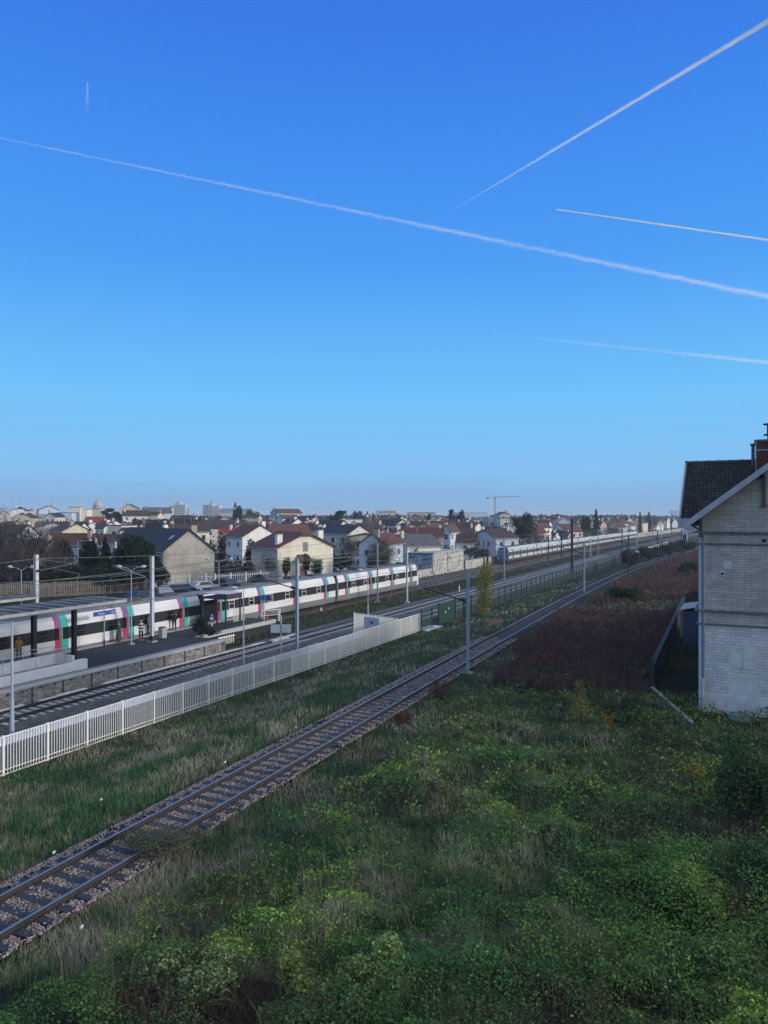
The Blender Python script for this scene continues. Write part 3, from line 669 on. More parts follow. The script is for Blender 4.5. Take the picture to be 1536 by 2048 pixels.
# litter bin
u, v = at(325, 1278, PZ); bn = empty('litter_bin', (u, v, PZ)); tag(bn, 'silver litter bin with a yellow side panel on the platform', 'litter bin')
m = MB(); m.box(-.28, .28, -.24, .24, .08, .95); m.build('body', GALV, bn, bevel=.03); m = MB(); m.box(-.25, .25, -.22, .22, .95, 1.02); m.build('lid', STEELD, bn, bevel=.01)
m = MB(); m.box(.283, .30, -.2, .2, .1, .95); m.build('side_panel', plain('bin_yellow', (0.75, 0.7, 0.25), .5), bn); m = MB()
for s in (-1, 1): m.tube((s * .22, 0, 0), (s * .22, 0, .09), .025)
m.build('feet', DARK, bn)
# shelter on the platform end
u, v = at(452, 1252, PZ); u = 56.4; v = 44.4
sh = empty('platform_shelter', (u, v, PZ)); tag(sh, 'small shelter with dark brown roof hood and green posts at the platform end', 'shelter')
BR = mat('brown_hood', (0.05, 0.038, 0.042), .7, .2, 2); GRN = plain('dark_green_paint', (0.012, 0.05, 0.04), .5)
m = MB(); m.prism([(-1.5, 2.65), (1.5, 2.65), (1.5, 2.8), (-1.5, 3.15)], 'x', -1.0, 1.35); m.build('roof_hood', [BR], sh)
m = MB(); m.box(-1.05, 1.4, -1.55, 1.55, 3.155, 3.2); m.build('roof_sheet', plain('pale_roof_sheet', (0.5, 0.52, 0.55), .6), sh)
for (a, c) in ((-.9, -1.35), (1.25, -1.35), (-.9, 1.35), (1.25, 1.35)):
    m = MB(); m.box(a - .06, a + .06, c - .06, c + .06, 0, 2.66); m.build('post', GRN, sh)
m = MB(); m.box(-.85, 1.2, 1.30, 1.33, .4, 2.4); m.build('back_panel', GLASS, sh)
m = MB()
for k in range(14): m.tube((1.5 + k * .13, -.4, .3), (1.5 + k * .13, -.4, 1.5), .018)
m.tube((1.45, -.4, 1.5), (3.3, -.4, 1.5), .025); m.tube((1.45, -.4, .3), (3.3, -.4, .3), .025); m.build('barrier', WHITE, sh)
# line of small white posts (toppled picket) at the platform end
u0_, v0_ = at(434, 1262, MZ - .1); pk = empty('picket_barrier', (53.0, 41.9, MZ - .2)); tag(pk, 'short white picket barrier leaning at the platform end', 'barrier')
m = MB()
for k in range(9): m.box(k * .26, k * .26 + .1, 0, .04, 0, .75)
m.build('pickets', WHITE, pk); m = MB(); m.box(-.1, 2.3, -.04, -.002, .62, .72); m.build('rail', WHITE, pk)
# small signs on posts
def postsign(name, px, pyb, pyt, z0, w, hh, boardcol, label, pyc=None, cat='sign', postmat=None, n=1, face='v', bars=0, th=.05):
    u, v = at(px, pyb, z0); Z = depth(u, v); h = zat(pyt, Z) - z0
    r = empty(name, (u, v, z0)); tag(r, label, cat); m = MB(); m.tube((0, 0, 0), (0, 0, h), .06, .06, 8); m.build('post', postmat or WHITE, r)
    zc = (zat(pyc, Z) - z0) if pyc else h - hh / 2
    rot = 0 if face == 'v' else TH - math.pi / 2
    for k in range(n):
        m = MB(); x0 = -w / 2 if n == 1 else (-w - .08 if k == 0 else .08)
        m.box(x0, x0 + w, -th - .06, -.06, zc - hh / 2, zc + hh / 2); o = m.build('board', boardcol, r, bevel=.01); o.rotation_euler = (0, 0, rot)
    return r, zc
BG = plain('pale_grey_board', (0.42, 0.46, 0.52), .6)
r1, zc = postsign('double_sign_board', 562, 1310, 1231, MZ - .18, .75, .68, BG, 'two pale grey boards on one grey post behind the white fence', 1257, n=2, postmat=GALV, face='x')
r2, zc = postsign('direction_sign', 528, 1260, 1200, MZ - .1, .9, .42, BLUE, 'blue direction sign with white framed panel on a white post past the platform end', 1196, face='x')
m = MB(); m.box(.1, .75, -.14, -.125, zc - .3, zc + .36); o = m.build('framed_panel', [plain('panel_navy', (0.02, 0.05, 0.18), .4)], r2); o.rotation_euler = (0, 0, TH - math.pi / 2)
m = MB(); m.box(.12, .73, -.15, -.141, zc + .31, zc + .34); m.box(.12, .73, -.15, -.141, zc - .28, zc - .25); m.box(.12, .15, -.15, -.141, zc - .25, zc + .31); m.box(.70, .73, -.15, -.141, zc - .25, zc + .31); m.build('panel_frame', WHITE, o)
r3, zc = postsign('warning_notice', 424, 1252, 1229, PZ, .45, .5, BLUE, 'small blue and white notice with a red strip by the shelter', 1237, face='x')
m = MB(); m.tube((0, -.125, zc + .02), (0, -.115, zc + .02), .14, n=16); o = m.build('symbol', WHITE, r3); o.rotation_euler = (0, 0, TH - math.pi / 2)
m = MB(); m.box(-.2, .2, -.13, -.117, zc - .32, zc - .24); o = m.build('red_strip', plain('notice_red', (.5, .03, .04), .5), r3); o.rotation_euler = (0, 0, TH - math.pi / 2)
r4, zc = postsign('speed_sign', 508.5, 1160, 1128, .3, .4, .4, WHITE, 'small round road sign on a white post among the parked cars', 1131, face='x')
m = MB(); m.tube((0, -.125, zc), (0, -.112, zc), .2, n=16); o = m.build('red_ring', plain('ring_red', (.5, .06, .06), .5), r4); o.rotation_euler = (0, 0, TH - math.pi / 2)
for (px, pb, pt, lb) in ((557, 1242, 1222, 'short white post on the grass past the platform end'), (514, 1243, 1222, 'pale post beside the stopped train past the platform end'), (918.5, 1183, 1172, 'small white marker post beside the tracks left of the yellow poplar'), (642, 1222, 1216, 'low white marker on the grass strip, nearest to the stopped train')):
    u, v = at(px, pb, MZ - .2); m = MB(); h = zat(pt, depth(u, v)) - MZ + .2; m.box(-.09, .09, -.06, .06, 0, h); m.box(-.095, .095, -.065, .065, h, h + .03)
    tag(m.build('marker_post', WHITE, loc=(u, v, MZ - .2)), lb, 'marker post')
u, v = at(533, 1240, MZ - .18); cn = empty('work_barrier', (u, v, MZ - .2)); tag(cn, 'orange plastic work barrier beside the stopped train', 'barrier')
m = MB(); m.box(-.35, .35, -.05, .05, .45, .62); m.box(-.35, .35, -.05, .05, .15, .32); m.build('panel', plain('orange_plastic', (0.75, 0.12, 0.04), .5), cn); m = MB(); m.box(-.32, -.26, -.15, .15, 0, .7); m.box(.26, .32, -.15, .15, 0, .7); m.build('legs', plain('orange_leg', (0.6, 0.1, 0.04), .5), cn)
# metal goal-shaped rail near the sign
u, v = at(557, 1243, MZ - .2); m = MB(); ga = 1.9
m.tube((0, 0, 0), (0, 0, 1.3), .04); m.tube((-2.2, .9, 0), (-2.2, .9, 1.3), .04); m.tube((0, 0, 1.3), (-2.2, .9, 1.3), .04); m.tube((0, 0, .75), (-2.2, .9, .75), .03)
tag(m.build('guard_rail', WHITE, loc=(u + .3, v, MZ - .2)), 'white tubular guard rail by the orange work barrier', 'guard rail')
# railway signals far down the line
def signal(px, pyb, pyt, label, w=.7, hh=1.6, white=True):
    u, v = at(px, pyb, MZ - .2); Z = depth(u, v); h = zat(pyt, Z) - MZ + .2
    r = empty('railway_signal', (u, v, MZ - .2)); tag(r, label, 'signal'); m = MB(); m.tube((0, 0, 0), (0, 0, h - hh), .12); m.build('post', STEELD, r)
    m = MB(); m.box(-.12, .12, -w / 2, w / 2, h - hh, h); m.build('signal_box', [BG if white else DARK], r, bevel=.04)
    m = MB(); m.box(-.13, -.121, -w / 4, w / 4, h - hh * .75, h - hh * .3); m.build('lens_plate', DARK, r)
signal(1267, 1116, 1095, 'white railway signal board beside the tracks near the shrubs', 1.0, 1.7)
signal(1369, 1108, 1060, 'railway signal with grey cabinet head just left of the station house', 1.9, 4.4)
x_, y_ = at(975, 1160, MZ - .2); m = MB(); m.tube((0, 0, 0), (0, 0, zat(1094, depth(x_, y_)) - MZ), .22, .2, 8)
tag(m.build('rusty_post', RUST, loc=(x_, y_, MZ - .2)), 'rusty red-brown post behind the yellow poplar', 'post')
x_, y_ = at(968, 1160, MZ - .2); m = MB(); m.tube((0, 0, 0), (0, 0, zat(1077, depth(x_, y_)) - MZ), .15, .13, 8)
tag(m.build('utility_pole', STEELD, loc=(x_, y_, MZ - .2)), 'dark pole standing next to the rusty post behind the poplar', 'pole')
# ------------------------------------------------------------------ fences
CREAM = mat('cream_fence_paint', (0.76, 0.74, 0.67), 0.55, 0.12, 3)
def alphamat(name, col, alpha, rough=0.3):
    m = bpy.data.materials.new(name); m.use_nodes = True; n = m.node_tree.nodes; L = m.node_tree.links; b = n['Principled BSDF']
    b.inputs['Base Color'].default_value = (*col, 1); b.inputs['Roughness'].default_value = rough
    tc = n.new('ShaderNodeTexCoord'); nz = n.new('ShaderNodeTexNoise'); nz.inputs['Scale'].default_value = 1.2; nz.inputs['Detail'].default_value = 5; L.new(tc.outputs['Object'], nz.inputs[0])
    mr = n.new('ShaderNodeMapRange'); mr.inputs['From Min'].default_value = .3; mr.inputs['From Max'].default_value = .7; mr.inputs['To Min'].default_value = alpha * .8; mr.inputs['To Max'].default_value = min(1, alpha * 1.2)
    L.new(nz.outputs[0], mr.inputs[0]); L.new(mr.outputs[0], b.inputs['Alpha']); return m
PANEL_HI = plain('pale_blue_board', (0.50, 0.58, 0.78), .35, scale=1.5, var=.15); PANEL_LO = alphamat('smoked_panel', (0.12, 0.15, 0.24), .5); PANEL_MILK = alphamat('milky_panel', (0.50, 0.54, 0.58), .5)
FV = 28.5; FB = -1.28
fe = empty('barred_fence', (0, FV, FB)); tag(fe, 'long white barred metal fence with pale panels between the tracks and the grass bank', 'fence')
P0 = 5.87; SPc = 2.25
k = 0
while P0 + k * SPc < 67.5:
    x = P0 + k * SPc; last = P0 + (k + 1) * SPc > 67.5
    m = MB(); m.box(x - .05, x + .05, -.05, .05, -.1, 1.66); m.build('post', CREAM, fe)
    if not last:
        m = MB(); n = 15
        for q in range(1, n): xx = x + .05 + (SPc - .1) * q / n; m.box(xx - .014, xx + .014, -.046, -.018, .02, 1.6)
        m.box(x + .05, x + SPc - .05, -.05, -.012, 1.6, 1.64); m.box(x + .05, x + SPc - .05, -.05, -.012, -.02, .02); m.box(x + .05, x + SPc - .05, -.012, .01, .16, .20)
        m.build('bar_panel', CREAM, fe)
        milk = x > 42
        m = MB(); m.box(x + .055, x + SPc - .055, .02, .035, 1.22 if not milk else 1.1, 1.6); m.build('upper_panel', PANEL_HI if x < 55 else PANEL_MILK, fe)
        m = MB(); m.box(x + .055, x + SPc - .055, .02, .03, .22, 1.218 if not milk else 1.098); m.build('lower_panel', PANEL_MILK if milk else PANEL_LO, fe)
    k += 1
m = MB(); m.box(-2, 68, FV - .09, FV + .09, FB - .5, FB - .06); tag(m.build('kerb_wall', mat('grey_kerb', (0.13, 0.14, 0.15), .9, .3, 2)), kind='structure')
# white side gate fence, set across
g0 = (61.9, 28.7); g1 = (63.7, 34.1)
d = Vector((g1[0] - g0[0], g1[1] - g0[1])); gl = d.length; ga = math.atan2(d.y, d.x)
ge = empty('side_fence', (g0[0], g0[1], FB), ga); tag(ge, 'short white barred fence with a notice, standing crosswise behind the long fence', 'fence')
for x in (0, gl / 2, gl):
    m = MB(); m.box(x - .05, x + .05, -.05, .05, -.4, 1.75); m.build('post', CREAM, ge)
for x in (0, gl / 2):
    m = MB(); n = 20
    for q in range(1, n): xx = x + .05 + (gl / 2 - .1) * q / n; m.box(xx - .02, xx + .02, -.03, .03, -.3, 1.66)
    m.box(x + .05, x + gl / 2 - .05, -.035, .035, 1.66, 1.72); m.box(x + .05, x + gl / 2 - .05, -.035, .035, -.36, -.3); m.build('bar_panel', CREAM, ge)
m = MB(); m.box(2.3, 4.3, .04, .06, .3, 1.5); m.build('backing_board', BG, ge)
m = MB(); m.box(3.03, 3.47, .062, .075, .9, 1.45); nb = m.build('notice', BLUE, ge); m = MB(); m.tube((3.25, .076, 1.28), (3.25, .09, 1.28), .15, n=16); m.build('symbol', WHITE, nb)
m = MB(); m.box(3.02, 3.48, .076, .085, .92, 1.04); m.build('red_strip', bpy.data.materials['notice_red'], nb)
# green mesh fence further along
gf = empty('green_mesh_fence', (69, FV - .3, -1.2)); tag(gf, 'long dark green mesh fence between the second track and the siding', 'fence')
MESHM = alphamat('green_mesh', (0.03, 0.07, 0.07), .30, .6)
GP = plain('dark_green_post', (0.012, 0.028, 0.026), .5)
gx = [66.3, 69.0] + [75.5 + 2.55 * q for q in range(48)]
def gz(x): return float(tz(x, FV - .3 - (x - 69) * .006)) + .0
pr = None
for q, x in enumerate(gx):
    y = -(x - 69) * .006; z = max(-1.35, gz(x)) + 1.2
    m = MB(); m.box(x - 69 - .055, x - 69 + .055, y - .055, y + .055, z - .3, z + 2.05); m.build('post', GP, gf)
    if pr and x - pr[0] < 3:
        m = MB(); a, b_ = pr[0] - 69 + .04, x - 69 - .04
        m.add([(a, pr[1], pr[2] + .05), (b_, y, z + .05), (b_, y, z + 1.95), (a, pr[1], pr[2] + 1.95), (a, pr[1] + .01, pr[2] + .05), (b_, y + .01, z + .05), (b_, y + .01, z + 1.95), (a, pr[1] + .01, pr[2] + 1.95)],
              [(0, 1, 2, 3), (7, 6, 5, 4), (0, 4, 5, 1), (1, 5, 6, 2), (2, 6, 7, 3), (3, 7, 4, 0)]); m.build('mesh_panel', MESHM, gf)
    pr = (x, y, z)
gg = empty('green_gate', (70.6, FV - .4, -1.28)); tag(gg, 'solid dark green double gate in the mesh fence', 'gate')
GG = mat('green_gate_paint', (0.01, 0.05, 0.045), .5, .2, 3)
for q in range(2):
    m = MB()
    for w in range(8): m.box(q * 2.25 + w * .275, q * 2.25 + w * .275 + .255, -.04, 0, .05, 2.1)
    m.box(q * 2.25, q * 2.25 + 2.18, .002, .04, .3, .38); m.box(q * 2.25, q * 2.25 + 2.18, .002, .04, 1.7, 1.78); lf = m.build('gate_leaf', GG, gg)
    m = MB(); m.box(q * 2.25 + (1.7 if q == 0 else .3), q * 2.25 + (1.85 if q == 0 else .45), -.06, -.043, 1.0 + q * .3, 1.22 + q * .3); m.build('lock_plate', WHITE, lf)
for x in (-.12, 4.5): m = MB(); m.box(x, x + .1, -.06, .06, -.2, 2.25); m.build('post', GP, gg)
sl = MB(); sl.box(66.5, 70.4, 27.6, 28.9, -1.36, -1.27); tag(sl.build('concrete_slab', plain('pale_slab', (0.5, 0.52, 0.55), .7, scale=1, var=.15)), kind='structure')
# old concrete paling fence behind the station (runs obliquely) and white barrier
def pfence(name, A, B, z0, h, m_, label, step=.2, w=.1, bay=2.6, tilt=0):
    d = Vector((B[0] - A[0], B[1] - A[1])); L = d.length; r = empty(name, (A[0], A[1], z0), math.atan2(d.y, d.x)); tag(r, label, 'fence'); x = 0; rr = random.Random(3)
    while x < L - .1:
        e = min(x + bay, L); m = MB(); m.box(x - .07, x + .07, -.08, .08, -.5, h + .08); m.build('post', m_, r)
        m = MB(); y = x + .12
        while y + w < e - .05: m.box(y, y + w, -.02, .02, .03, h + rr.uniform(-.05, .02)); y += step
        m.box(x + .075, e - .075, .024, .06, h * .3, h * .3 + .08); m.box(x + .075, e - .075, .024, .06, h * .8, h * .8 + .08); m.build('paling_panel', m_, r); x = e
    return r
PAL = mat('old_concrete_paling', (0.20, 0.18, 0.155), .95, .35, 1.0)
pfence('paling_fence', atZ(-90, 84.5), atZ(303, 97), -.4, 2.2, PAL, 'old grey-brown concrete paling fence behind the train, at the left edge')
pfence('street_barrier', atZ(310, 97.5), atZ(430, 101), .0, 2.0, mat('white_barrier_paint', (0.5, 0.53, 0.58), .6, .1, 2), 'white openwork street barrier behind the train, left part', .5, .06, 2.2)
pfence('street_barrier', atZ(430, 101), atZ(577, 109), .2, 1.75, MATS['white_barrier_paint'], 'white street barrier behind the train, right part by the road sign', .3, .06, 2.4)
# trackside low wall with painted scribbles, beyond the graffiti building
def graffiti(name, base, inks, sc=1.6, thr=.5):
    m = bpy.data.materials.new(name); m.use_nodes = True; n = m.node_tree.nodes; L = m.node_tree.links; b = n['Principled BSDF']; b.inputs['Roughness'].default_value = .85
    tc = n.new('ShaderNodeTexCoord'); cur = None
    nz = n.new('ShaderNodeTexNoise'); nz.inputs['Scale'].default_value = .7; nz.inputs['Detail'].default_value = 6; L.new(tc.outputs['Object'], nz.inputs[0])
    mx = n.new('ShaderNodeMix'); mx.data_type = 'RGBA'; L.new(nz.outputs[0], mx.inputs[0]); mx.inputs[6].default_value = (*[c * .7 for c in base], 1); mx.inputs[7].default_value = (*[min(1, c * 1.25) for c in base], 1); cur = mx.outputs[2]
    for i, ink in enumerate(inks):
        w = n.new('ShaderNodeTexNoise'); w.inputs['Scale'].default_value = sc * (1 + .3 * i); w.inputs['Detail'].default_value = 2; w.inputs['Distortion'].default_value = 2.2
        mp = n.new('ShaderNodeMapping'); mp.inputs['Location'].default_value = (i * 7.3, i * 3.1, i); L.new(tc.outputs['Object'], mp.inputs[0]); L.new(mp.outputs[0], w.inputs[0])
        r = n.new('ShaderNodeValToRGB'); e = r.color_ramp.elements; e[0].position = thr - .045; e[0].color = (0, 0, 0, 1); e[1].position = thr + .045; e[1].color = (0, 0, 0, 1); q = e.new(thr); q.color = (1, 1, 1, 1)
        L.new(w.outputs[0], r.inputs[0]); m2 = n.new('ShaderNodeMix'); m2.data_type = 'RGBA'; L.new(r.outputs[0], m2.inputs[0]); L.new(cur, m2.inputs[6]); m2.inputs[7].default_value = (*ink, 1); cur = m2.outputs[2]
    L.new(cur, b.inputs['Base Color']); return m
GRA = graffiti('painted_wall_pale', (0.46, 0.46, 0.43), [(0.04, 0.05, 0.09)], .36)
GRB = graffiti('painted_wall_blue', (0.22, 0.30, 0.42), [(0.60, 0.65, 0.7), (0.01, 0.02, 0.10)], .34, .5)
def wallrun(name, label, u0, u1, v, z0, z1, m_, kind=None, th=.2):
    r = empty(name, (u0, v, z0)); tag(r, label, 'wall'); m = MB(); u = u0
    while u < u1: e = min(u + 12, u1); y0, y1 = float(bend(u, v)) - v, float(bend(e, v)) - v; m.add([(u - u0, y0, 0), (e - u0, y1, 0), (e - u0, y1, z1 - z0), (u - u0, y0, z1 - z0), (u - u0, y0 + th, 0), (e - u0, y1 + th, 0), (e - u0, y1 + th, z1 - z0), (u - u0, y0 + th, z1 - z0)], [(0, 1, 2, 3), (7, 6, 5, 4), (3, 2, 6, 7), (0, 4, 5, 1), (1, 5, 6, 2), (3, 7, 4, 0)]); u = e
    m.build('wall_face', m_, r); m = MB(); m.box(0, min(u1, 240) - u0, -.04, th + .04, z1 - z0 + .002, z1 - z0 + .08); m.build('wall_cap', CONC, r); return r
wallrun('trackside_wall', 'low pale graffiti-covered trackside wall running on from the graffiti building', 110, 134.6, 54.95, MZ - .3, -.35, GRA)
wallrun('trackside_wall', 'low graffiti-covered wall behind the tracks between graffiti building and approaching train', 153.4, 240, 54.95, MZ - .3, .1, GRA)
wallrun('trackside_wall', 'pale low wall far down the line beyond the approaching train', 400, 640, 56.0, MZ - .3, .6, mat('pale_far_wall', (0.30, 0.30, 0.29), .9, .2, .3))
wallrun('low_wall', 'broken white low wall beside the far tracks beyond the green fence', 205, 330, 30.2, MZ - .2, -.6, mat('white_low_wall', (0.6, 0.6, 0.58), .8, .2, .5))
# graffiti building (u along the track)
gb = empty('trackside_building', (135, 55, MZ)); tag(gb, 'graffiti-covered flat-roofed building beside the tracks ahead of the stopped train', 'building')
m = MB(); m.box(0, 17.5, 0, 6.0, -.3, 4.0, 0); o = m.build('wall', [GRA], gb)
m = MB(); m.box(-.03, -.004, .02, 5.98, -.3, 3.95); m.build('painted_end_wall', GRB, gb)
m = MB(); m.prism([(-.35, 4.02), (6.3, 4.02), (6.3, 4.1), (-.35, 4.22)], 'x', -.35, 17.8); m.build('roof', mat('pale_blue_roof', (0.36, 0.40, 0.44), .7, .2, 1), gb)
m = MB(); m.box(7.9, 8.1, -.03, -.003, 0, 3.9); m.build('rain_pipe', DARK, gb)

# ------------------------------------------------------------------ station house on the right
BR1 = brickmat('station_blocks_upper', (0.36, 0.355, 0.345), (0.45, 0.445, 0.43), (0.20, 0.20, 0.20), .62, .135, .012, axis='YZ', dirt=.35)
BR2 = brickmat('station_blocks_lower', (0.50, 0.51, 0.53), (0.64, 0.65, 0.66), (0.30, 0.31, 0.32), .44, .155, .012, axis='YZ', dirt=.3)
STON = mat('weathered_string_course', (0.13, 0.135, 0.14), .9, .4, 1.5); REND = mat('grey_render_patch', (0.52, 0.53, 0.54), .9, .22, 1.1)
BRK = brickmat('chimney_brick', (0.09, 0.035, 0.028), (0.14, 0.05, 0.04), (0.05, 0.035, 0.03), .22, .07, .01, axis='YZ')
TIL = brickmat('mossy_dark_tiles', (0.018, 0.020, 0.022), (0.045, 0.050, 0.050), (0.006, 0.006, 0.007), .22, .17, .022, axis='YZ', dirt=.6, bump=1.0, off=0.0)
hu, hv = 42.4, 2.32
ho = empty('station_house', (hu, hv, -.45)); tag(ho, 'old grey station house with dark tiled roofs and brick chimney at the right edge', 'building')
Zg = -.45
def ZZv(y): return zat(y, depth(hu, 2.0)) - Zg      # picture row on the front wall -> height above ground
zc1 = ZZv(1222); zc2 = ZZv(1249); zc3 = ZZv(1066); zc4 = ZZv(1089)
WD = 11.0; YR = -5.6          # ridge line of the front gable (local y)
zeave = ZZv(1038)
# walls: front block 2.6 m deep, wider main block behind (all local: x back, y left)
m = MB(); m.box(0, 2.9, -WD, 0, 0, zc2); m.build('lower_wall', BR2, ho)
m = MB(); m.box(0, 2.9, -WD, 0, zc2, zc3); m.build('upper_wall', BR1, ho)
slope = math.tan(rad(37.5)); zr = zeave + slope * (-YR)
m = MB(); m.prism([(0, zc3), (0, zeave), (YR, zr), (2 * YR, zeave), (2 * YR, zc3)], 'x', 0.02, 2.9); m.build('gable_wall', BR1, ho)
m = MB(); m.box(2.9, 11, -WD, 0.0, 0, zeave); m.build('main_block_wall', [BR1], ho)
m = MB(); m.box(11.02, 26, -WD, -.3, 0, 6.0); m.build('rear_annex_wall', BR1, ho)
m = MB(); m.prism([(-.1, 6.02), (-.1, 6.15), (-WD / 2, 8.4), (-WD - .2, 6.15), (-WD - .2, 6.02)], 'x', 11.3, 26.3); m.build('rear_annex_roof', TIL, ho)
m = MB(); m.box(-.02, -.002, -.34, .0, .0, zc3); m.box(-.05, -.003, -WD, 0, 0, .95); m.build('corner_pilaster', REND, ho)
for (a, b_, q) in ((zc1, zc1 + .10, .20), (zc2, zc2 + .09, .10), (zc3, zc3 + .09, .20), (zc4, zc4 + .08, .10)):
    m = MB(); m.box(-q, -.004, -WD, q, a, b_); m.box(0, 11, .004, q, a, b_); m.build('string_course', STON, ho, bevel=.02)
# render patches on the lower wall
for (x0, y0, x1, y1) in ((1458, 1290, 1482, 1330), (1487, 1286, 1511, 1332), (1479, 1345, 1514, 1392), (1458, 1352, 1474, 1386)):
    Zw = depth(hu, .5); ya = at(x0, HOR + 10, 0)
    def yl(px): t = (px - 768) / F; return hu * (ST - t * CT) / (CT + t * ST) - hv
    m = MB(); m.box(-.012 - .002 * (x0 % 7), -.003, yl(x1), yl(x0), ZZv(y1), ZZv(y0)); m.build('render_patch', REND, ho)
def yl(px): t = (px - 768) / F; return hu * (ST - t * CT) / (CT + t * ST) - hv
m = MB(); m.box(-.01, -.003, yl(1464), yl(1447), ZZv(1136), ZZv(1121)); m.build('pale_plaster_patch', plain('pale_plaster', (0.42, 0.46, 0.5), .8), ho)
m = MB(); m.tube((-.10, yl(1444.5), ZZv(1146)), (.0, yl(1444.5), ZZv(1146)), .11, n=16); vp = m.build('vent_pipe', WHITE, ho); m = MB(); m.tube((-.104, yl(1444.5), ZZv(1146)), (-.101, yl(1444.5), ZZv(1146)), .085, n=16); m.build('opening', DARK, vp)
m = MB(); y0, y1, z0, z1 = yl(1536), yl(1521), ZZv(1086), ZZv(1074)
m.box(-.05, -.003, y0, y1, z0, z0 + .07); m.box(-.05, -.003, y0, y1, z1 - .07, z1); m.box(-.05, -.003, y0, y0 + .07, z0 + .07, z1 - .07); m.box(-.05, -.003, y1 - .07, y1, z0 + .07, z1 - .07)
wf = m.build('window_frame', plain('grey_green_frame', (0.25, 0.3, 0.28), .7), ho); m = MB(); m.box(-.02, -.004, y0 + .07, y1 - .07, z0 + .07, z1 - .07); m.build('pane', GLASS, wf)
# front gable roof with overhanging verge boards
VB = plain('pale_blue_verge_board', (0.30, 0.34, 0.40), .7, scale=2, var=.15); m = MB(); ov = 1.0; yo = .62
def ln(y): return zeave + slope * (-y)
m.prism([(yo, ln(yo) + .12), (YR, zr + .12), (2 * YR - yo, ln(yo) + .12), (2 * YR - yo, ln(yo) + .26), (YR, zr + .27), (yo, ln(yo) + .26)], 'x', -ov + .07, 5.5); m.build('gable_roof', TIL, ho)
m = MB(); m.prism([(yo + .06, ln(yo) - .10), (YR, zr + .0), (2 * YR - yo - .06, ln(yo) - .10), (2 * YR - yo - .06, ln(yo) + .26), (YR, zr + .33), (yo + .06, ln(yo) + .26)], 'x', -ov, -ov + .06); m.build('verge_board', VB, ho)
m = MB()
for yy in (-.12, -3.05, -5.6):
    zt = ln(yy) - .02
    if yy > -5:
        m.box(-.16, -.01, yy - .07, yy + .07, zt - 1.55 if yy < -1 else zt - .9, zt); m.box(-ov + .07, -.16, yy - .06, yy + .06, zt - .16, zt - .02); m.box(-.22, -.02, yy - .13, yy + .13, zt - 1.7 if yy < -1 else zt - 1.0, zt - 1.56 if yy < -1 else zt - .91)
m.build('timber_bracket', plain('dark_timber', (0.07, 0.07, 0.07), .8, scale=4, var=.4), ho)
# main roof behind: ridge across the view, verge on the left
Zm = depth(46, 3.0); zE = zat(1036, depth(hu + 2.0, 3)) - Zg; xr = 6.6; zR = zat(926, depth(hu + xr, 3)) - Zg
yv = 48.9 - 48.9; 
def yatx(px, uu): t = (px - 768) / F; return uu * (ST - t * CT) / (CT + t * ST) - hv
y_e = yatx(1362, hu + 2.0); y_r = yatx(1366, hu + xr)
yL = (y_e + y_r) / 2
m = MB(); xe = 1.9
m.prism([(xe, zE), (xr, zR), (2 * xr - xe, zE), (2 * xr - xe, zE - .14), (xr, zR - .16), (xe, zE - .14)], 'y', -14, yL - .1); m.build('main_roof', TIL, ho)
m = MB(); m.prism([(xe - .03, zE + .08), (xr, zR + .1), (2 * xr - xe, zE + .08), (2 * xr - xe, zE - .3), (xr, zR - .3), (xe - .03, zE - .3)], 'y', yL - .098, yL); m.build('verge_board', VB, ho)
m = MB(); m.box(xe - .22, xe - .01, -.4, yL, zE - .42, zE - .02); m.build('gutter_box', plain('pale_blue_gutter', (0.32, 0.4, 0.45), .6), ho)
m = MB(); m.tube((xr, -14, zR + .02), (xr, yL, zR + .02), .1, n=8)
for q in range(9): m.tube((xr, yL - q * .62 - .1, zR + .02), (xr, yL - q * .62, zR + .02), .125, n=8)
m.build('ridge_tiles', plain('ridge_tile', (0.07, 0.08, 0.075), .85, scale=5, var=.4), ho)
# chimney
yc1 = yatx(1511, hu + 4.6); zt = zat(880, depth(hu + 4.6, 0)) - Zg
m = MB(); m.box(4.6, 6.0, yc1 - 2.2, yc1, zE + 1.0, zt - .12); ch = m.build('chimney', BRK, ho)
m = MB(); m.box(4.52, 6.08, yc1 - 2.28, yc1 + .06, zt - .118, zt); m.build('chimney_cap', plain('mossy_cap', (0.10, 0.14, 0.12), .9), ch)
m = MB(); m.box(4.56, 4.598, yc1 - 2.2, yc1 + .03, zt - .62, zt - .56); m.tube((4.55, yc1 - .02, zE + 1.5), (4.55, yc1 - .02, zt - .05), .025); m.build('iron_strap', GALV, ch)
m = MB(); m.lathe([(.14, 0), (.14, .25), (.34, .27), (.34, .33), (.16, .36), (.16, .85), (.36, .87), (.36, .93), (.1, .95)], (5.2, yatx(1540, hu + 5.2), zt), 14); m.build('chimney_pot', plain('dark_pot', (0.02, 0.022, 0.03), .8), ch)
m = MB(); yp = yatx(1506, hu + 5.0); m.tube((4.9, yp, zR - .3), (4.9, yp, zat(890, depth(hu + 4.9, 0)) - Zg), .09, n=10); z9 = zat(892, depth(hu + 4.9, 0)) - Zg; m.tube((4.9, yp, z9), (4.9, yp, z9 + .12), .15, n=10); m.build('flue_pipe', plain('flue_brown', (0.12, 0.1, 0.11), .8), ch)
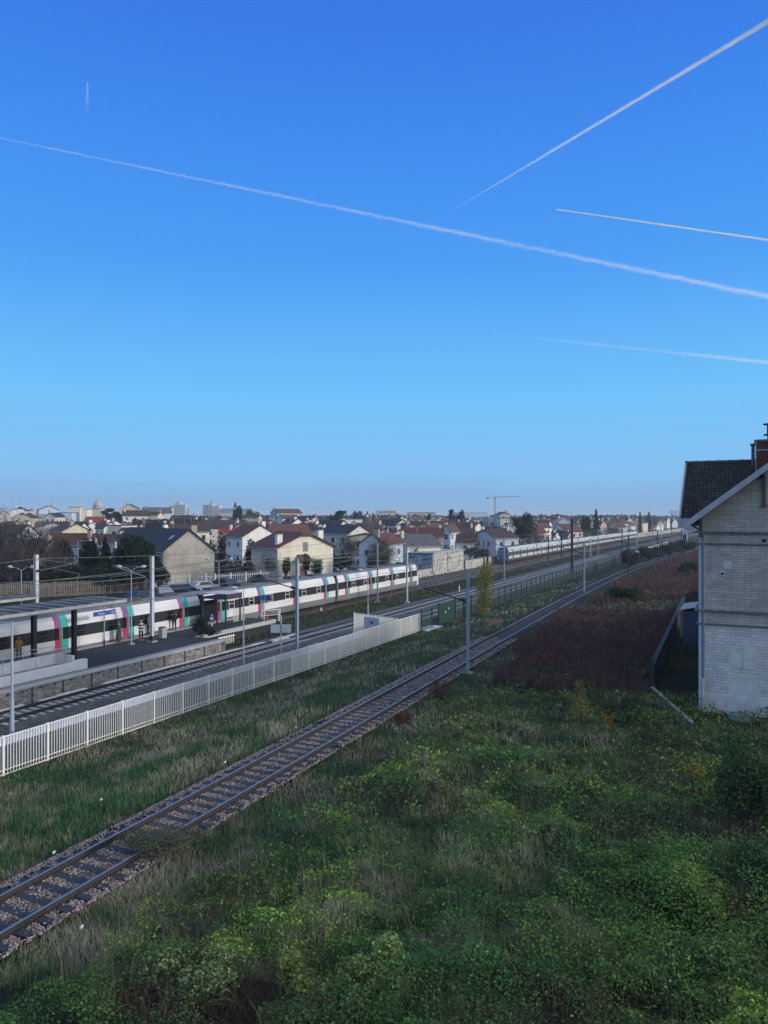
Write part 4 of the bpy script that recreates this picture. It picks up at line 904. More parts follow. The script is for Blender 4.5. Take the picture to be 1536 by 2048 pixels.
# down-pipe
PIPE = plain('blue_grey_downpipe', (0.12, 0.19, 0.28), .5, scale=2, var=.15)
yp = yl(1406.5); m = MB(); m.tube((xe - .12, yatx(1384, hu + 1.8), zE - .4), (-.12, yp, ZZv(1064)), .05, n=10); m.tube((-.12, yp, ZZv(1064)), (-.12, yp, ZZv(1355)), .065, n=10)
for yy in (1064, 1133, 1208, 1285): m.tube((-.12, yp, ZZv(yy)), (-.12, yp, ZZv(yy) + .07), .09, n=10)
m.build('downpipe', PIPE, ho); m = MB(); m.tube((-.12, yp, ZZv(1357)), (-.12, yp, .05), .065, n=10); m.build('downpipe_foot', plain('pale_pipe', (0.48, 0.5, 0.45), .6), ho)
# tank lid / debris by the wall
m = MB(); m.lathe([(.0, .25), (.45, .22), (.55, .12), (.58, 0)], (0, 0, 0), 16); tag(m.build('wash_tub', plain('bluish_plastic', (0.15, 0.2, 0.24), .6), loc=(hu - .8, yl(1478) + hv, Zg)), 'upturned pale tub in the weeds at the foot of the station house wall', 'tub')

# added unseen shed, out of frame right: keeps the low sun off the near field
gs = empty('added_sun_blocker', (8, -24, -.4)); tag(gs, 'added sun-blocking shed shape beside the near field, out of frame to the right', 'shed')
m = MB(); m.box(-40, 29, -6, 6, 0, 2.9); m.build('wall', BR1, gs); m = MB(); m.prism([(-6.5, 2.9), (6.5, 2.9), (0, 4.9)], 'x', -40.5, 29.5); m.build('roof', TIL, gs)
# ------------------------------------------------------------------ yard wall, plank wall, shed beside the station house
yw = empty('yard_wall', (45, 4.9, -.45)); tag(yw, 'dark mossy yard wall receding beside the station house', 'wall')
A = (45.0, 4.9); B = (83.5, 6.0); d = math.hypot(B[0] - A[0], B[1] - A[1]); yw.rotation_euler = (0, 0, math.atan2(B[1] - A[1], B[0] - A[0]))
m = MB(); m.box(0, d, -.08, .08, 0, 1.72); m.build('wall_face', mat('dark_mossy_wall', (0.016, 0.016, 0.018), .9, .5, 1.3, bump=.4), yw); m = MB(); m.box(0, d, -.13, .13, 1.722, 1.80); m.build('wall_cap', mat('dark_cap', (0.025, 0.026, 0.03), .8, .3, 3), yw)
m = MB(); m.box(-.06, .06, -.09, .09, 0, 2.1); m.build('end_post', DARK, yw)
A2 = (44.8, 4.9); B2 = (37.9, 2.35); pw = empty('plank_wall', (A2[0], A2[1], -.5), math.atan2(B2[1] - A2[1], B2[0] - A2[0])); tag(pw, 'low weathered plank wall slanting through the weeds in front of the yard', 'wall')
d = math.hypot(B2[0] - A2[0], B2[1] - A2[1]); m = MB(); m.box(0, d, -.05, .05, 0, .52); m.build('board', mat('weathered_board', (0.12, 0.13, 0.12), .9, .3, 2), pw); m = MB(); m.box(0, d, -.09, .09, .525, .58); m.build('top_plank', mat('pale_plank', (0.27, 0.27, 0.24), .85, .25, 3), pw)
sd = empty('garden_shed', (61, 3.2, -.45)); tag(sd, 'blue shed with pale corrugated roof squeezed between yard wall and station house', 'shed')
m = MB(); m.box(0, 4, -1.6, 1.25, 0, 3.0); m.build('wall', mat('faded_blue_wall', (0.05, 0.075, 0.11), .8, .25, 1.5), sd)
m = MB()
for q in range(16): y = -1.75 + q * .2; m.prism([(y, 3.02 + .35 * (1 - abs(y) / 1.8)), (y + .1, 3.10 + .35 * (1 - abs(y + .1) / 1.8)), (y + .2, 3.02 + .35 * (1 - abs(y + .2) / 1.8))], 'x', -.2, 4.2)
m.build('corrugated_roof', mat('pale_corrugated', (0.38, 0.4, 0.42), .6, .25, 1.5), sd)
m = MB(); m.box(.6, .7, 1.3, 1.5, .9, 2.9); m.build('yellowed_panel', plain('yellowed_board', (0.32, 0.24, 0.11), .8), sd)
m = MB(); m.add([(0, 0, 0), (2.6, 0, .1), (1.3, 0, 2.0), (0, 2.2, -.6), (2.6, 2.2, -.5), (1.3, 2.2, 1.4)], [(0, 1, 2), (5, 4, 3), (0, 3, 4, 1), (1, 4, 5, 2), (2, 5, 3, 0)])
tag(m.build('outhouse_roof', mat('dark_outhouse_roof', (0.02, 0.018, 0.017), .9, .3, 3), loc=(68, 2.6, 1.7)), 'small dark pointed roof behind the blue shed, between yard wall and station house', 'roof')
m = MB(); m.box(0, 2.2, -1.2, 1.0, -.3, 2.0); m.build('wall', mat('dark_outhouse_wall', (0.04, 0.035, 0.03), .9, .3, 3), bpy.data.objects['outhouse_roof'], loc=(.1, 1.1, -1.9))
# ------------------------------------------------------------------ people
SKIN = plain('skin', (0.42, 0.25, 0.18), .6); HAIRD = plain('dark_hair', (0.012, 0.01, 0.01), .6)
TROU = plain('dark_trousers', (0.012, 0.014, 0.02), .8); SHOE = plain('dark_shoes', (0.01, 0.01, 0.012), .6)
def skinmesh(name, nodes, edges, m_, parent, root=0, sub=1):
    me = bpy.data.meshes.new(name); me.from_pydata([n[0] for n in nodes], edges, []); me.materials.append(m_)
    o = bpy.data.objects.new(name, me); COL.objects.link(o); o.parent = parent
    sk = o.modifiers.new('skin', 'SKIN'); sk.use_smooth_shade = True
    sv = me.skin_vertices[0].data if me.skin_vertices else None
    if sv is None:
        bm = bmesh.new(); bm.from_mesh(me); bm.verts.layers.skin.verify(); bm.to_mesh(me); bm.free(); sv = me.skin_vertices[0].data
    for i, n in enumerate(nodes):
        r = n[1]; sv[i].radius = r if isinstance(r, tuple) else (r, r); sv[i].use_root = (i == root)
    s = o.modifiers.new('sub', 'SUBSURF'); s.levels = sub; s.render_levels = sub + 1; return o
def person(loc, rz, label, coat, hood=None, coat_len=.45, stride=.12, bend_=0.0, arms=(.25, .25), H=1.74, trousers=TROU, hair=HAIRD, hairlen=.05, shoes=SHOE, bag=None):
    root = empty('person', loc, rz); tag(root, label, 'person'); k = H / 1.74
    def V(x, y, z): return (x * k, y * k, z * k)
    N_ = []; E = []
    def add(p, r, par=None):
        N_.append((V(*p), r if isinstance(r, tuple) else r * k)); i = len(N_) - 1
        if par is not None: E.append((par, i))
        return i
    b = bend_
    pel = add((0, 0, .93), (.15 * k, .11 * k)); ch1 = add((b * .3, 0, 1.15), (.15 * k, .10 * k), pel); ch = add((b * .7, 0, 1.36), (.17 * k, .11 * k), ch1)
    nk = add((b, 0, 1.50), .055, ch); hd0 = add((b + .015, 0, 1.58), .085, nk); hd = add((b + .02, 0, 1.67), .092, hd0); add((b, 0, 1.72), .06, hd)
    nose = add((b + .115, 0, 1.615), .013, hd0)
    for s in (-1, 1):
        hp = add((0, s * .10, .88), .095, pel); fx = stride * s
        kn = add((fx * .6 + .02, s * .10, .48), .062, hp); an = add((fx, s * .10, .09), .042, kn); add((fx + .15, s * .11, .035), .036, an)
        sh_ = add((b * .7, s * .19, 1.40), .06, ch); ar = arms[0 if s < 0 else 1]
        el = add((b * .7 - .02, s * .25, 1.12), .042, sh_); wr = add((b * .7 + ar, s * (.22 - ar * .2), .90 + ar * .55), .028, el)
        dx, dz = (ar * .8 + .05), (-.9 + ar * 1.6); l = math.hypot(dx, dz); dx /= l; dz /= l
        hx, hz = b * .7 + ar, .90 + ar * .55; hy = s * (.22 - ar * .2)
        pm = add((hx + dx * .05, hy, hz + dz * .05), .03, wr)
        for f_, (off, ln_) in enumerate(((-.027, .07), (-.009, .08), (.009, .075), (.027, .058))):
            f1 = add((hx + dx * .10, hy + off, hz + dz * .10), .009, pm); add((hx + dx * (.10 + ln_) + .012, hy + off * .9, hz + dz * (.10 + ln_)), .008, f1)
        add((hx + dx * .07 + .045, hy - s * .012, hz + dz * .06), .010, pm)
    body = skinmesh('body', N_, E, SKIN, root)
    # trousers and shoes follow the legs
    N2 = []; E2 = []
    def a2(p, r, par=None):
        N2.append((V(*p), r if isinstance(r, tuple) else r * k)); i = len(N2) - 1
        if par is not None: E2.append((par, i))
        return i
    p0 = a2((0, 0, .98), (.165 * k, .125 * k))
    for s in (-1, 1):
        hp = a2((0, s * .10, .86), .108, p0); fx = stride * s; kn = a2((fx * .6 + .02, s * .10, .48), .075, hp); a2((fx, s * .10, .10), .058, kn)
    skinmesh('trousers', N2, E2, trousers, root)
    for s in (-1, 1):
        fx = stride * s; skinmesh('shoe', [(V(fx - .05, s * .10, .045), .045 * k), (V(fx + .08, s * .105, .045), .045 * k), (V(fx + .18, s * .11, .035), .034 * k)], [(0, 1), (1, 2)], shoes, root)
    # coat: lofted torso with hem plus sleeves
    m = MB(); n = 20; zb = .98 - coat_len; rings = [(zb, .19 + coat_len * .13, .17 + coat_len * .12, 0), (.70 if zb < .6 else zb + .03, .20, .165, 0), (.98, .175, .135, 0), (1.15, .18, .135, b * .3), (1.36, .205, .135, b * .7), (1.44, .15, .11, b * .85), (1.53, .075, .075, b)]
    rings = sorted(rings, key=lambda q: q[0]); vs_ = []; fs = []
    for (z, ry, rx, ox) in rings:
        for i in range(n): t = 2 * math.pi * i / n; w = 1 + (.05 * math.sin(t * 5 + z * 9) if z < .9 else .015 * math.sin(t * 4 + z * 20)); vs_.append(V(ox + rx * w * math.cos(t), ry * w * math.sin(t), z))
    for q in range(len(rings) - 1):
        for i in range(n): fs.append((q * n + i, q * n + (i + 1) % n, (q + 1) * n + (i + 1) % n, (q + 1) * n + i))
    m.add(vs_, fs); m.add([vs_[i] for i in range(n)], [tuple(range(n))]); m.build('coat', coat, root, smooth=True)
    for s in (-1, 1):
        ar = arms[0 if s < 0 else 1]
        skinmesh('sleeve', [(V(b * .7, s * .17, 1.41), .075 * k), (V(b * .7 - .02, s * .255, 1.12), .062 * k), (V(b * .7 + ar * .9, s * (.225 - ar * .2), .92 + ar * .5), .048 * k)], [(0, 1), (1, 2)], coat, root)
    if hood: skinmesh('hood', [(V(b - .06, 0, 1.50), .10 * k), (V(b - .035, 0, 1.66), .115 * k), (V(b - .01, 0, 1.73), .08 * k)], [(0, 1), (1, 2)], hood, root)
    else: skinmesh('hair', [(V(b - .05, 0, 1.60 - hairlen), .075 * k), (V(b - .03, 0, 1.67), .098 * k), (V(b + .015, 0, 1.735), .072 * k)], [(0, 1), (1, 2)], hair, root)
    for s in (-1, 1):
        m = MB(); m.lathe([(.0, -.006), (.011, 0), (.0, .006)], V(b + .098, s * .032, 1.65), 8); m.build('eye', DARK, root)
    if bag: 
        m = MB(); m.box(-.32 * k, -.15 * k, -.15 * k, .15 * k, 1.0 * k, 1.42 * k); m.build('backpack', bag, root, bevel=.05)
    return root
def pat(px, pyb): return (*at(px, pyb, PZ), PZ + .006)
OLIVE = plain('olive_coat', (0.055, 0.062, 0.045), .85); BW = bpy.data.materials.new('black_and_white_jacket'); BW.use_nodes = True
n_ = BW.node_tree.nodes; w_ = n_.new('ShaderNodeTexWave'); w_.wave_type = 'BANDS'; w_.bands_direction = 'Z'; w_.inputs['Scale'].default_value = 1.25; w_.inputs['Distortion'].default_value = 3.0
tcx = n_.new('ShaderNodeTexCoord'); BW.node_tree.links.new(tcx.outputs['Object'], w_.inputs[0]); rr_ = n_.new('ShaderNodeValToRGB'); rr_.color_ramp.elements[0].position = .45; rr_.color_ramp.elements[1].position = .52
rr_.color_ramp.elements[0].color = (.02, .02, .025, 1); rr_.color_ramp.elements[1].color = (.6, .58, .6, 1); BW.node_tree.links.new(w_.outputs[0], rr_.inputs[0]); BW.node_tree.links.new(rr_.outputs[0], n_['Principled BSDF'].inputs['Base Color'])
person(pat(238, 1284), 2.2, 'person in a long olive coat standing at an open train door', OLIVE, coat_len=.78, stride=.06, arms=(.03, .03), H=1.8, hairlen=.1)
person(pat(282, 1281), -2.2, 'person in a black and white jacket with pale hood, leaning forward on the platform', BW, hood=plain('pale_hood', (.6, .58, .56), .8), coat_len=.12, stride=.10, bend_=.12, arms=(.3, .28), H=1.68, shoes=plain('white_shoes', (.6, .62, .65), .5), bag=plain('grey_backpack', (.25, .2, .2), .8))
person(pat(348.5, 1261), .9, 'person in black with thin build, left of the pair near the train door', plain('black_jacket', (.01, .01, .012), .8), coat_len=.1, stride=.14, arms=(.1, .2), H=1.74)
person(pat(357, 1256.5), 1.4, 'taller person in a dark navy coat, right of the pair near the train door', plain('navy_coat', (.012, .014, .03), .8), coat_len=.3, stride=.08, arms=(.05, .05), H=1.86, bag=plain('black_bag', (.01, .01, .01), .8))
person(pat(299, 1270), -1.5, 'person in a blue-grey jacket mostly hidden by the pale platform mast', plain('blue_grey_jacket', (.08, .11, .19), .8), coat_len=.2, stride=.12, arms=(.1, .1), H=1.72)
pu, pv_ = at(38, 1322, PZ); person((pu, pv_, PZ + .006), 1.2, 'person in a mustard yellow puffer jacket behind the stairwell wall', plain('mustard_puffer', (.30, .15, .03), .7), hood=plain('mustard_hood', (.28, .14, .03), .7), coat_len=.22, stride=.04, bend_=.08, arms=(.22, .22), H=1.7)

# ------------------------------------------------------------------ cars in the station car park
def carmesh(name, loc, rz, paint, label, van=False):
    r = empty(name, loc, rz); tag(r, label, 'van' if van else 'car', 'vehicles parked behind the train'); L, Wd = (4.9, 1.9) if van else (4.2, 1.72); hh = 2.0 if van else 1.45
    if van: prof = [(-L / 2, .3), (-L / 2, 1.0), (-L / 2 + .05, hh - .1), (-L / 2 + .3, hh), (L / 2 - 1.5, hh), (L / 2 - .75, 1.15), (L / 2 - .05, .95), (L / 2, .3)]
    else: prof = [(-L / 2, .3), (-L / 2, .85), (-L / 2 + .25, .98), (-L / 2 + .85, hh - .05), (-L / 2 + 1.3, hh), (.55, hh - .02), (1.25, .98), (L / 2 - .15, .78), (L / 2, .6), (L / 2, .3)]
    m = MB(); n = len(prof)
    vs_ = []
    for s in (-1, 1):
        for x, z in prof: vs_.append((x, s * (Wd / 2 - (.17 * max(0, z - .95) / .5)), z))
    for i in range(n): m.add([vs_[i], vs_[(i + 1) % n], vs_[n + (i + 1) % n], vs_[n + i]], [(0, 1, 2, 3)])
    m.add(vs_[:n], [tuple(range(n))]); m.add(vs_[n:], [tuple(range(n))]); m.build('body', paint, r, bevel=.05)
    for s in (-1, 1):
        y0 = s * (Wd / 2 - .004); 
        if not van: pts = [(-1.15, 1.0), (1.05, 1.0), (.5, hh - .1), (-.85, hh - .1)]
        else: pts = [(.6, 1.2), (1.55, 1.2), (1.0, hh - .15), (.6, hh - .15)]
        m = MB(); f1 = [(x, s * (Wd / 2 - .17 * max(0, z - .95) / .5 + .01), z) for x, z in pts]; f2 = [(p[0], p[1] - s * .03, p[2]) for p in f1]; m.add(f1 + f2, [(0, 1, 2, 3), (4, 5, 6, 7), (0, 1, 5, 4), (1, 2, 6, 5), (2, 3, 7, 6), (3, 0, 4, 7)]); m.build('side_window', GLASS, r)
    m = MB(); a, b_ = ((.62, hh - .08), (1.2, 1.03)) if not van else ((L / 2 - 1.45, hh - .08), (L / 2 - .85, 1.25))
    f1 = [(a[0], -.62, a[1]), (a[0], .62, a[1]), (b_[0], .72, b_[1]), (b_[0], -.72, b_[1])]; m.add([(x + .02, y, z + .02) for x, y, z in f1] + [(x - .02, y, z - .02) for x, y, z in f1], [(0, 1, 2, 3), (4, 5, 6, 7), (0, 1, 5, 4), (1, 2, 6, 5), (2, 3, 7, 6), (3, 0, 4, 7)]); m.build('windscreen', GLASS, r)
    for x in (-L / 2 + .75, L / 2 - .8):
        for s in (-1, 1): m = MB(); m.tube((x, s * (Wd / 2 - .16), .31), (x, s * (Wd / 2 + .02), .31), .31, n=16); w = m.build('wheel', plain('tyre', (.012, .012, .012), .9), r)
    for s in (-1, 1): m = MB(); m.box(L / 2 - .08, L / 2 + .015, s * .6 - .16, s * .6 + .16, .6, .72); m.build('headlight', WHITE, r)
    return r
def carpos(px, py_roof, v_): u = uat(px, v_); return u
cp = [(285, 60.5, 'navy', (.012, .02, .04), 'dark blue parked car, the one nearest the tall platform mast'), (322, 61, 'grey', (.22, .26, .29), 'grey parked car second from the left behind the train'), (362, 61.5, 'black', (.01, .011, .013), 'black parked car right behind the first carriage joint'),
      (404, 62, 'silver', (.30, .33, .37), 'pale silver parked car in the middle of the row behind the train'), (448, 62, 'charcoal', (.03, .034, .04), 'charcoal parked car behind the brown shelter'), (516, 62.5, 'black', (.012, .013, .016), 'black parked car just right of the road sign'),
      (545, 66, 'beige', (.35, .31, .24), 'beige parked car beside the white barrier end'), (612, 63, 'dark green', (.015, .03, .03), 'dark green parked car in front of the cream house')]
for i, (px, v_, nm, c, lb) in enumerate(cp):
    u = uat(px, v_); carmesh('parked_car', (u, v_, float(tz(u, v_)) + (.12 if v_ < 63 else .05)), random.uniform(-.2, .3) + (1.2 if i % 3 == 1 else 0), mat('car_paint_' + nm.replace(' ', '_'), c, .25, .05, 1, spec=.6), lb)
for (px, v_, c, lb, rz) in ((684, 64, (.55, .6, .66), 'white van under a pale cover behind the stopped train, left one of two', .5), (717, 66, (.42, .46, .5), 'pale grey van behind the stopped train, right of the covered white van', .4)):
    u = uat(px, v_); carmesh('parked_van', (u, v_, .1), rz, mat('van_paint_%d' % px, c, .3, .06, 1), lb, van=True)
# ------------------------------------------------------------------ the town behind the tracks
WALLC = {'white': (.60, .60, .58), 'cream': (.58, .55, .47), 'beige': (.48, .43, .34), 'grey': (.34, .34, .34), 'tan': (.34, .32, .285), 'pale blue': (.40, .48, .56), 'pink': (.52, .40, .35), 'stone': (.30, .27, .23), 'yellow': (.60, .54, .30), 'pale grey': (.46, .46, .46)}
ROOFC = {'slate': (.028, .032, .042), 'dark brown': (.055, .036, .032), 'red-brown': (.11, .045, .037), 'red': (.26, .05, .035), 'orange-brown': (.105, .05, .04), 'brown': (.085, .052, .045), 'grey': (.085, .09, .10), 'blue-grey': (.22, .28, .34)}
def wallm(c): return mat('wall_render_' + c.replace(' ', '_'), tuple(min(.8, x * 1.18) for x in WALLC[c]), .9, .14, .8, bump=.1, bscale=8)
def roofm(c):
    n = 'roof_tiles_' + c.replace(' ', '_').replace('-', '_')
    return mat(n, ROOFC[c], .85, .32, 3.5, bump=.3, bscale=6)
WINM = plain('window_dark', (.03, .035, .045), .15, spec=.6); SHUT = plain('window_shutter_pale', (.42, .45, .48), .6); WFR = plain('window_white', (.6, .6, .58), .6)
FOOT = []
LMK = [(40, 'the left edge'), (110, 'the big pale hall'), (192, 'the scaffolded dome'), (258, 'the small left conifer'), (310, 'the white triangle gable'), (354, 'the left tower block'), (421, 'the right tower block'), (468, 'the church spire'), (521, 'the red-roofed white house'), (612, 'the cream chimneyed house'),
       (672, 'the flat cedar'), (745, 'the bluish gabled house'), (800, 'the grey-roofed house'), (850, 'the long red roof'), (892, 'the graffiti building'), (925, 'the round dark trees'), (967, 'the blue-gabled house'), (990, 'the crane'), (1045, 'the broad cedar'), (1090, 'the approaching cab'), (1144, 'the tallest dark mast'), (1192, 'the tall spruce'), (1245, 'the train rear'), (1290, 'the far dark conifers'), (1350, 'the station roof corner')]
INFO = []
def house(xa, ya, ye, wpx, Z, yaw, L, wc, rc, label=None, flat=False, hip=0.0, chim=1, wins=None, z0=0.0, foreshort=True, lowroof=None, group=None, over=.35):
    """gable end centred on picture column xa at depth Z (measured in the photo); ridge recedes from it at yaw degrees, left positive"""
    y = rad(yaw); a = TH + y                      # world heading of the ridge direction (away from the gable)
    if xa > 780:
        zm = 63.0 / (ST - CT * (xa - 768) / F)
        if Z < zm * 1.25: Z = zm * 1.02 + max(0, Z - 120) * .22
        z0 = -1.75
    u, v = atZ(xa, Z); w = wpx * Z / F / (max(.35, math.cos(y)) if foreshort else 1)
    zr = zat(ya, Z) - z0; ze = zat(ye, Z) - z0
    if ze < 1.5: ze = 1.5
    if zr < ze + .3 and not flat: zr = ze + .3 + w * .3
    r = empty('house' if not flat else 'flat_roofed_building', (u, v, z0), a)   # local x runs back along the ridge
    m = MB(); hw = w / 2
    if flat:
        m.box(0, L, -hw, hw, -3, zr); m.build('wall', wallm(wc), r)
        m = MB(); m.box(-.1, L + .1, -hw - .1, hw + .1, zr + .002, zr + .25); m.build('roof', roofm(rc), r)
    else:
        ht = hip * (zr - ze); zz = zr - ht; yy = hw * (ht / (zr - ze))
        m.prism([(-hw, -3), (hw, -3), (hw, ze), (yy, zz), (-yy, zz), (-hw, ze)] if hip else [(-hw, -3), (hw, -3), (hw, ze), (0, zr), (-hw, ze)], 'x', 0, L); m.build('wall', wallm(wc), r)
        sl = (zr - ze) / hw; o = over; t = .16; m = MB(); eb = hw + o; zb = ze - sl * o
        if hip:
            bx = 1.2 * yy
            # slopes with a clipped end
            for s in (-1, 1):
                P = [(-o, s * eb, zb), (L + o, s * eb, zb), (L + o, 0, zr), (bx, 0, zr), (-o, s * yy, zz)]
                m.add([(p[0], p[1], p[2] + .03) for p in P] + [(p[0], p[1], p[2] + t + .03) for p in P], [(0, 1, 2, 3, 4), (9, 8, 7, 6, 5), (0, 1, 6, 5), (1, 2, 7, 6), (2, 3, 8, 7), (3, 4, 9, 8), (4, 0, 5, 9)])
            P = [(-o, -yy, zz), (-o, yy, zz), (bx, 0, zr)]; m.add([(p[0], p[1], p[2] + .032) for p in P] + [(p[0], p[1], p[2] + t + .034) for p in P], [(0, 1, 2), (5, 4, 3), (0, 1, 4, 3), (1, 2, 5, 4), (2, 0, 3, 5)])
        else:
            m.prism([(eb, zb + .02), (0, zr + .02), (-eb, zb + .02), (-eb, zb + t), (0, zr + t), (eb, zb + t)], 'x', -o, L + o)
        rf = m.build('roof', roofm(rc), r)
        if Z < 210:
            for s in (-1, 1):
                m = MB(); m.tube((-o, s * (eb + .05), zb + .06), (L + o, s * (eb + .05), zb + .06), .07, n=6); m.tube((.15, s * (hw + .07), -1.5), (.15, s * (hw + .07), zb + .1), .05, n=6); m.build('gutter', GALV, r)
            if chim:
                m = MB(); m.tube((L * .6, 0, zr), (L * .6, 0, zr + 1.6), .025, n=4)
                for k in range(4): m.tube((L * .6, -.3 + .04 * k, zr + .9 + .2 * k), (L * .6, .3 - .04 * k, zr + .9 + .2 * k), .015, n=4)
                m.build('aerial', GALV, rf)
        rnd = random.Random(int(xa * 7 + ya))
        for q in range(chim):
            cx = [.4, L - .9, L * .5][q % 3]; cw = rnd.uniform(.35, .5); cy = rnd.choice([-1, 1]) * hw * .25; top = zr + rnd.uniform(.5, .9)
            m = MB(); m.box(cx, cx + .55, cy - cw, cy + cw, zr - sl * abs(cy) - .4, top); c = m.build('chimney', wallm(rnd.choice(['stone', 'white', 'beige'])), rf); m = MB(); m.box(cx - .04, cx + .59, cy - cw - .05, cy + cw + .05, top + .001, top + .08)
            for k in (-.5, .5): m.tube((cx + .27, cy + k * cw, top + .08), (cx + .27, cy + k * cw, top + .35), .1, n=8)
            m.build('pots', roofm('red-brown'), c)
    # openings: on the gable face and on both long walls
    if wins is None: wins = Z < 330
    if wins:
        rnd = random.Random(int(xa * 13 + ya)); n = 2 if w > 4 else 1
        fz = [ze - 1.5] + ([ze - 4.2] if ze > 5 else [])
        def win(px_, py_, pz, nx, ny, ww=.9, wh=1.2):
            m = MB(); c = Vector((px_, py_, pz)); 
            if nx: m.box(px_ - .05 if nx < 0 else px_, px_ if nx < 0 else px_ + .05, py_ - ww / 2, py_ + ww / 2, pz - wh / 2, pz + wh / 2)
            else: m.box(px_ - ww / 2, px_ + ww / 2, py_ - (.05 if ny < 0 else 0), py_ + (.05 if ny > 0 else 0), pz - wh / 2, pz + wh / 2)
            o = m.build('window', rnd.choice([WFR, SHUT, WFR]), r); 
            if Z < 160:
                m = MB()
                if nx: m.box(px_ - .06, px_ - .052, py_ - ww / 2 + .1, py_ + ww / 2 - .1, pz - wh / 2 + .1, pz + wh / 2 - .1)
                else: m.box(px_ - ww / 2 + .1, px_ + ww / 2 - .1, py_ + ny * .052, py_ + ny * .06, pz - wh / 2 + .1, pz + wh / 2 - .1)
                m.v = [(min(p[0], p[0]), p[1], p[2]) for p in m.v]; m.build('pane', WINM, o)
            else: o.data.materials[0] = WINM
        for z_ in fz:
            for q in range(n): win(0, (q - (n - 1) / 2) * w * .42, z_, -1, 0)
            nn = max(1, int(L / 2.8))
            for q in range(nn):
                x_ = (q + .5) * L / nn; win(x_, hw, z_, 0, 1); win(x_, -hw, z_, 0, -1)
        if not flat and zr - ze > 2.2 and not hip: win(0, 0, ze + .7, -1, 0, .7, .9)
    if label is None:
        INFO.append((r, xa, ya, Z, wc, rc, flat))
        tag(r, None, 'building' if flat else 'house', 'houses of the town behind the railway')
    else: tag(r, label, 'building' if flat else 'house', group or 'houses of the town behind the railway')
    c = math.cos(a); s_ = math.sin(a); FOOT.append((u + c * L / 2, v + s_ * L / 2, max(L, w) * .62)); return r
h1 = house(378, 1060, 1101, 86, 108, 35, 11, 'tan', 'slate', 'large house with windowless tan concrete gable and dark slate roof, behind the street barrier', wins=False)
[c for c in h1.children if c.name.startswith('wall')][0].data.materials[0] = mat('stained_concrete_gable', (.27, .25, .225), .95, .4, .55, col2=(.50, .48, .44), bump=.2, bscale=4)
m = MB()
for z_ in (1.2, 3.6): m.box(-.012, -.002, -3.9, 3.9, z_, z_ + .05)
m.build('concrete_joint', wallm('stone'), h1)
tn = plain('skylight_glass', (.45, .5, .55), .2)
def skylight(r, x, side_, frac, hw, ze, zr):
    sl = (zr - ze) / hw; a = math.atan(sl); y = side_ * hw * frac; z = zr - sl * hw * frac + .22; m = MB(); m.box(-.4, .4, -.45, .45, 0, .05); o = m.build('skylight', tn, r, loc=(x, y, z)); o.rotation_euler = (-side_ * a, 0, 0)
def dims(Z, wpx, yaw, ya, ye): return wpx * Z / F / max(.35, math.cos(rad(yaw))) / 2, zat(ye, Z), zat(ya, Z)
skylight(h1, 2.5, 1, .45, *dims(108, 86, 35, 1060, 1101))
house(328, 1057, 1079, 42, 120, 52, 9, 'white', 'slate', 'house with white triangular upper gable and dark slate roof, left of the concrete-gabled house', chim=1)
house(108, 1046, 1059, 78, 195, 22, 15, 'pale grey', 'dark brown', 'big pale hall with low pitched roof behind the bare trees, far left', wins=False, chim=0)
house(168, 1046, 1060, 16, 200, 62, 11, 'white', 'slate', chim=0)
house(190, 1068, 1086, 10, 128, 86, 7.6, 'grey', 'red-brown', 'low house with long red-brown roof and one skylight, above the pale street lamp')
house(106, 1080, 1094, 22, 115, 50, 6.5, 'white', 'dark brown', 'small white-gabled house with very dark roof among the bare trees at left')
house(244, 1070, 1082, 16, 135, 62, 6, 'cream', 'red-brown', 'small cream-gabled house with red-brown roof between the two big dark evergreens')
house(95, 1112, 1122, 46, 96, 20, 6, 'beige', 'grey', 'low beige outbuilding behind the paling fence near the left edge', chim=0, wins=False)
house(228, 1052, 1056, 30, 190, -10, 8, 'pale grey', 'grey', 'white flat-roofed block with three small windows above the big left evergreen', flat=True)
house(285, 1056, 1068, 12, 182, 84, 5, 'stone', 'dark brown')
house(222, 1044, 1056, 22, 215, 40, 7, 'cream', 'brown'); house(232, 1042, 1050, 18, 230, 55, 7, 'white', 'brown')
house(246, 1021, 1031, 9, 320, -72, 10, 'white', 'dark brown', 'tall white house with a plain dark roof on the skyline at left')
house(258, 1008, 1018, 36, 450, 12, 15, 'beige', 'grey', 'beige gabled block rising highest behind the tall white house')
house(287, 1015, 1026, 14, 400, -65, 14, 'pale blue', 'grey'); house(321, 1024, 1030, 10, 330, 84, 7, 'beige', 'dark brown')
house(320, 1016, 1020, 34, 430, 5, 14, 'beige', 'beige' if False else 'grey', flat=True)
house(38, 1014, 1022, 30, 360, 20, 10, 'white', 'slate', hip=.5); house(62, 1020, 1027, 14, 370, 50, 10, 'beige', 'grey'); house(98, 1012, 1020, 32, 400, 30, 10, 'pale blue', 'slate')
house(44, 1026, 1036, 40, 300, 10, 12, 'beige', 'dark brown', chim=2); house(100, 1026, 1034, 22, 320, 0, 10, 'cream', 'slate')
house(96, 1030, 1034, 44, 330, 2, 10, 'cream', 'grey', flat=True); house(128, 1026, 1030, 30, 335, 4, 10, 'pale blue', 'slate', flat=True); house(149, 1015, 1018, 22, 360, 8, 10, 'cream', 'grey', flat=True); house(165, 1019, 1023, 18, 362, 8, 10, 'cream', 'grey', flat=True)
house(8, 1022, 1028, 20, 350, 30, 8, 'pale grey', 'grey'); house(210, 1034, 1044, 8, 300, 86, 7.5, 'pink', 'red', 'house with the brightest red roof, below the scaffolded dome')
house(194, 1018, 1022, 18, 340, 8, 9, 'beige', 'beige' if False else 'grey', flat=True)
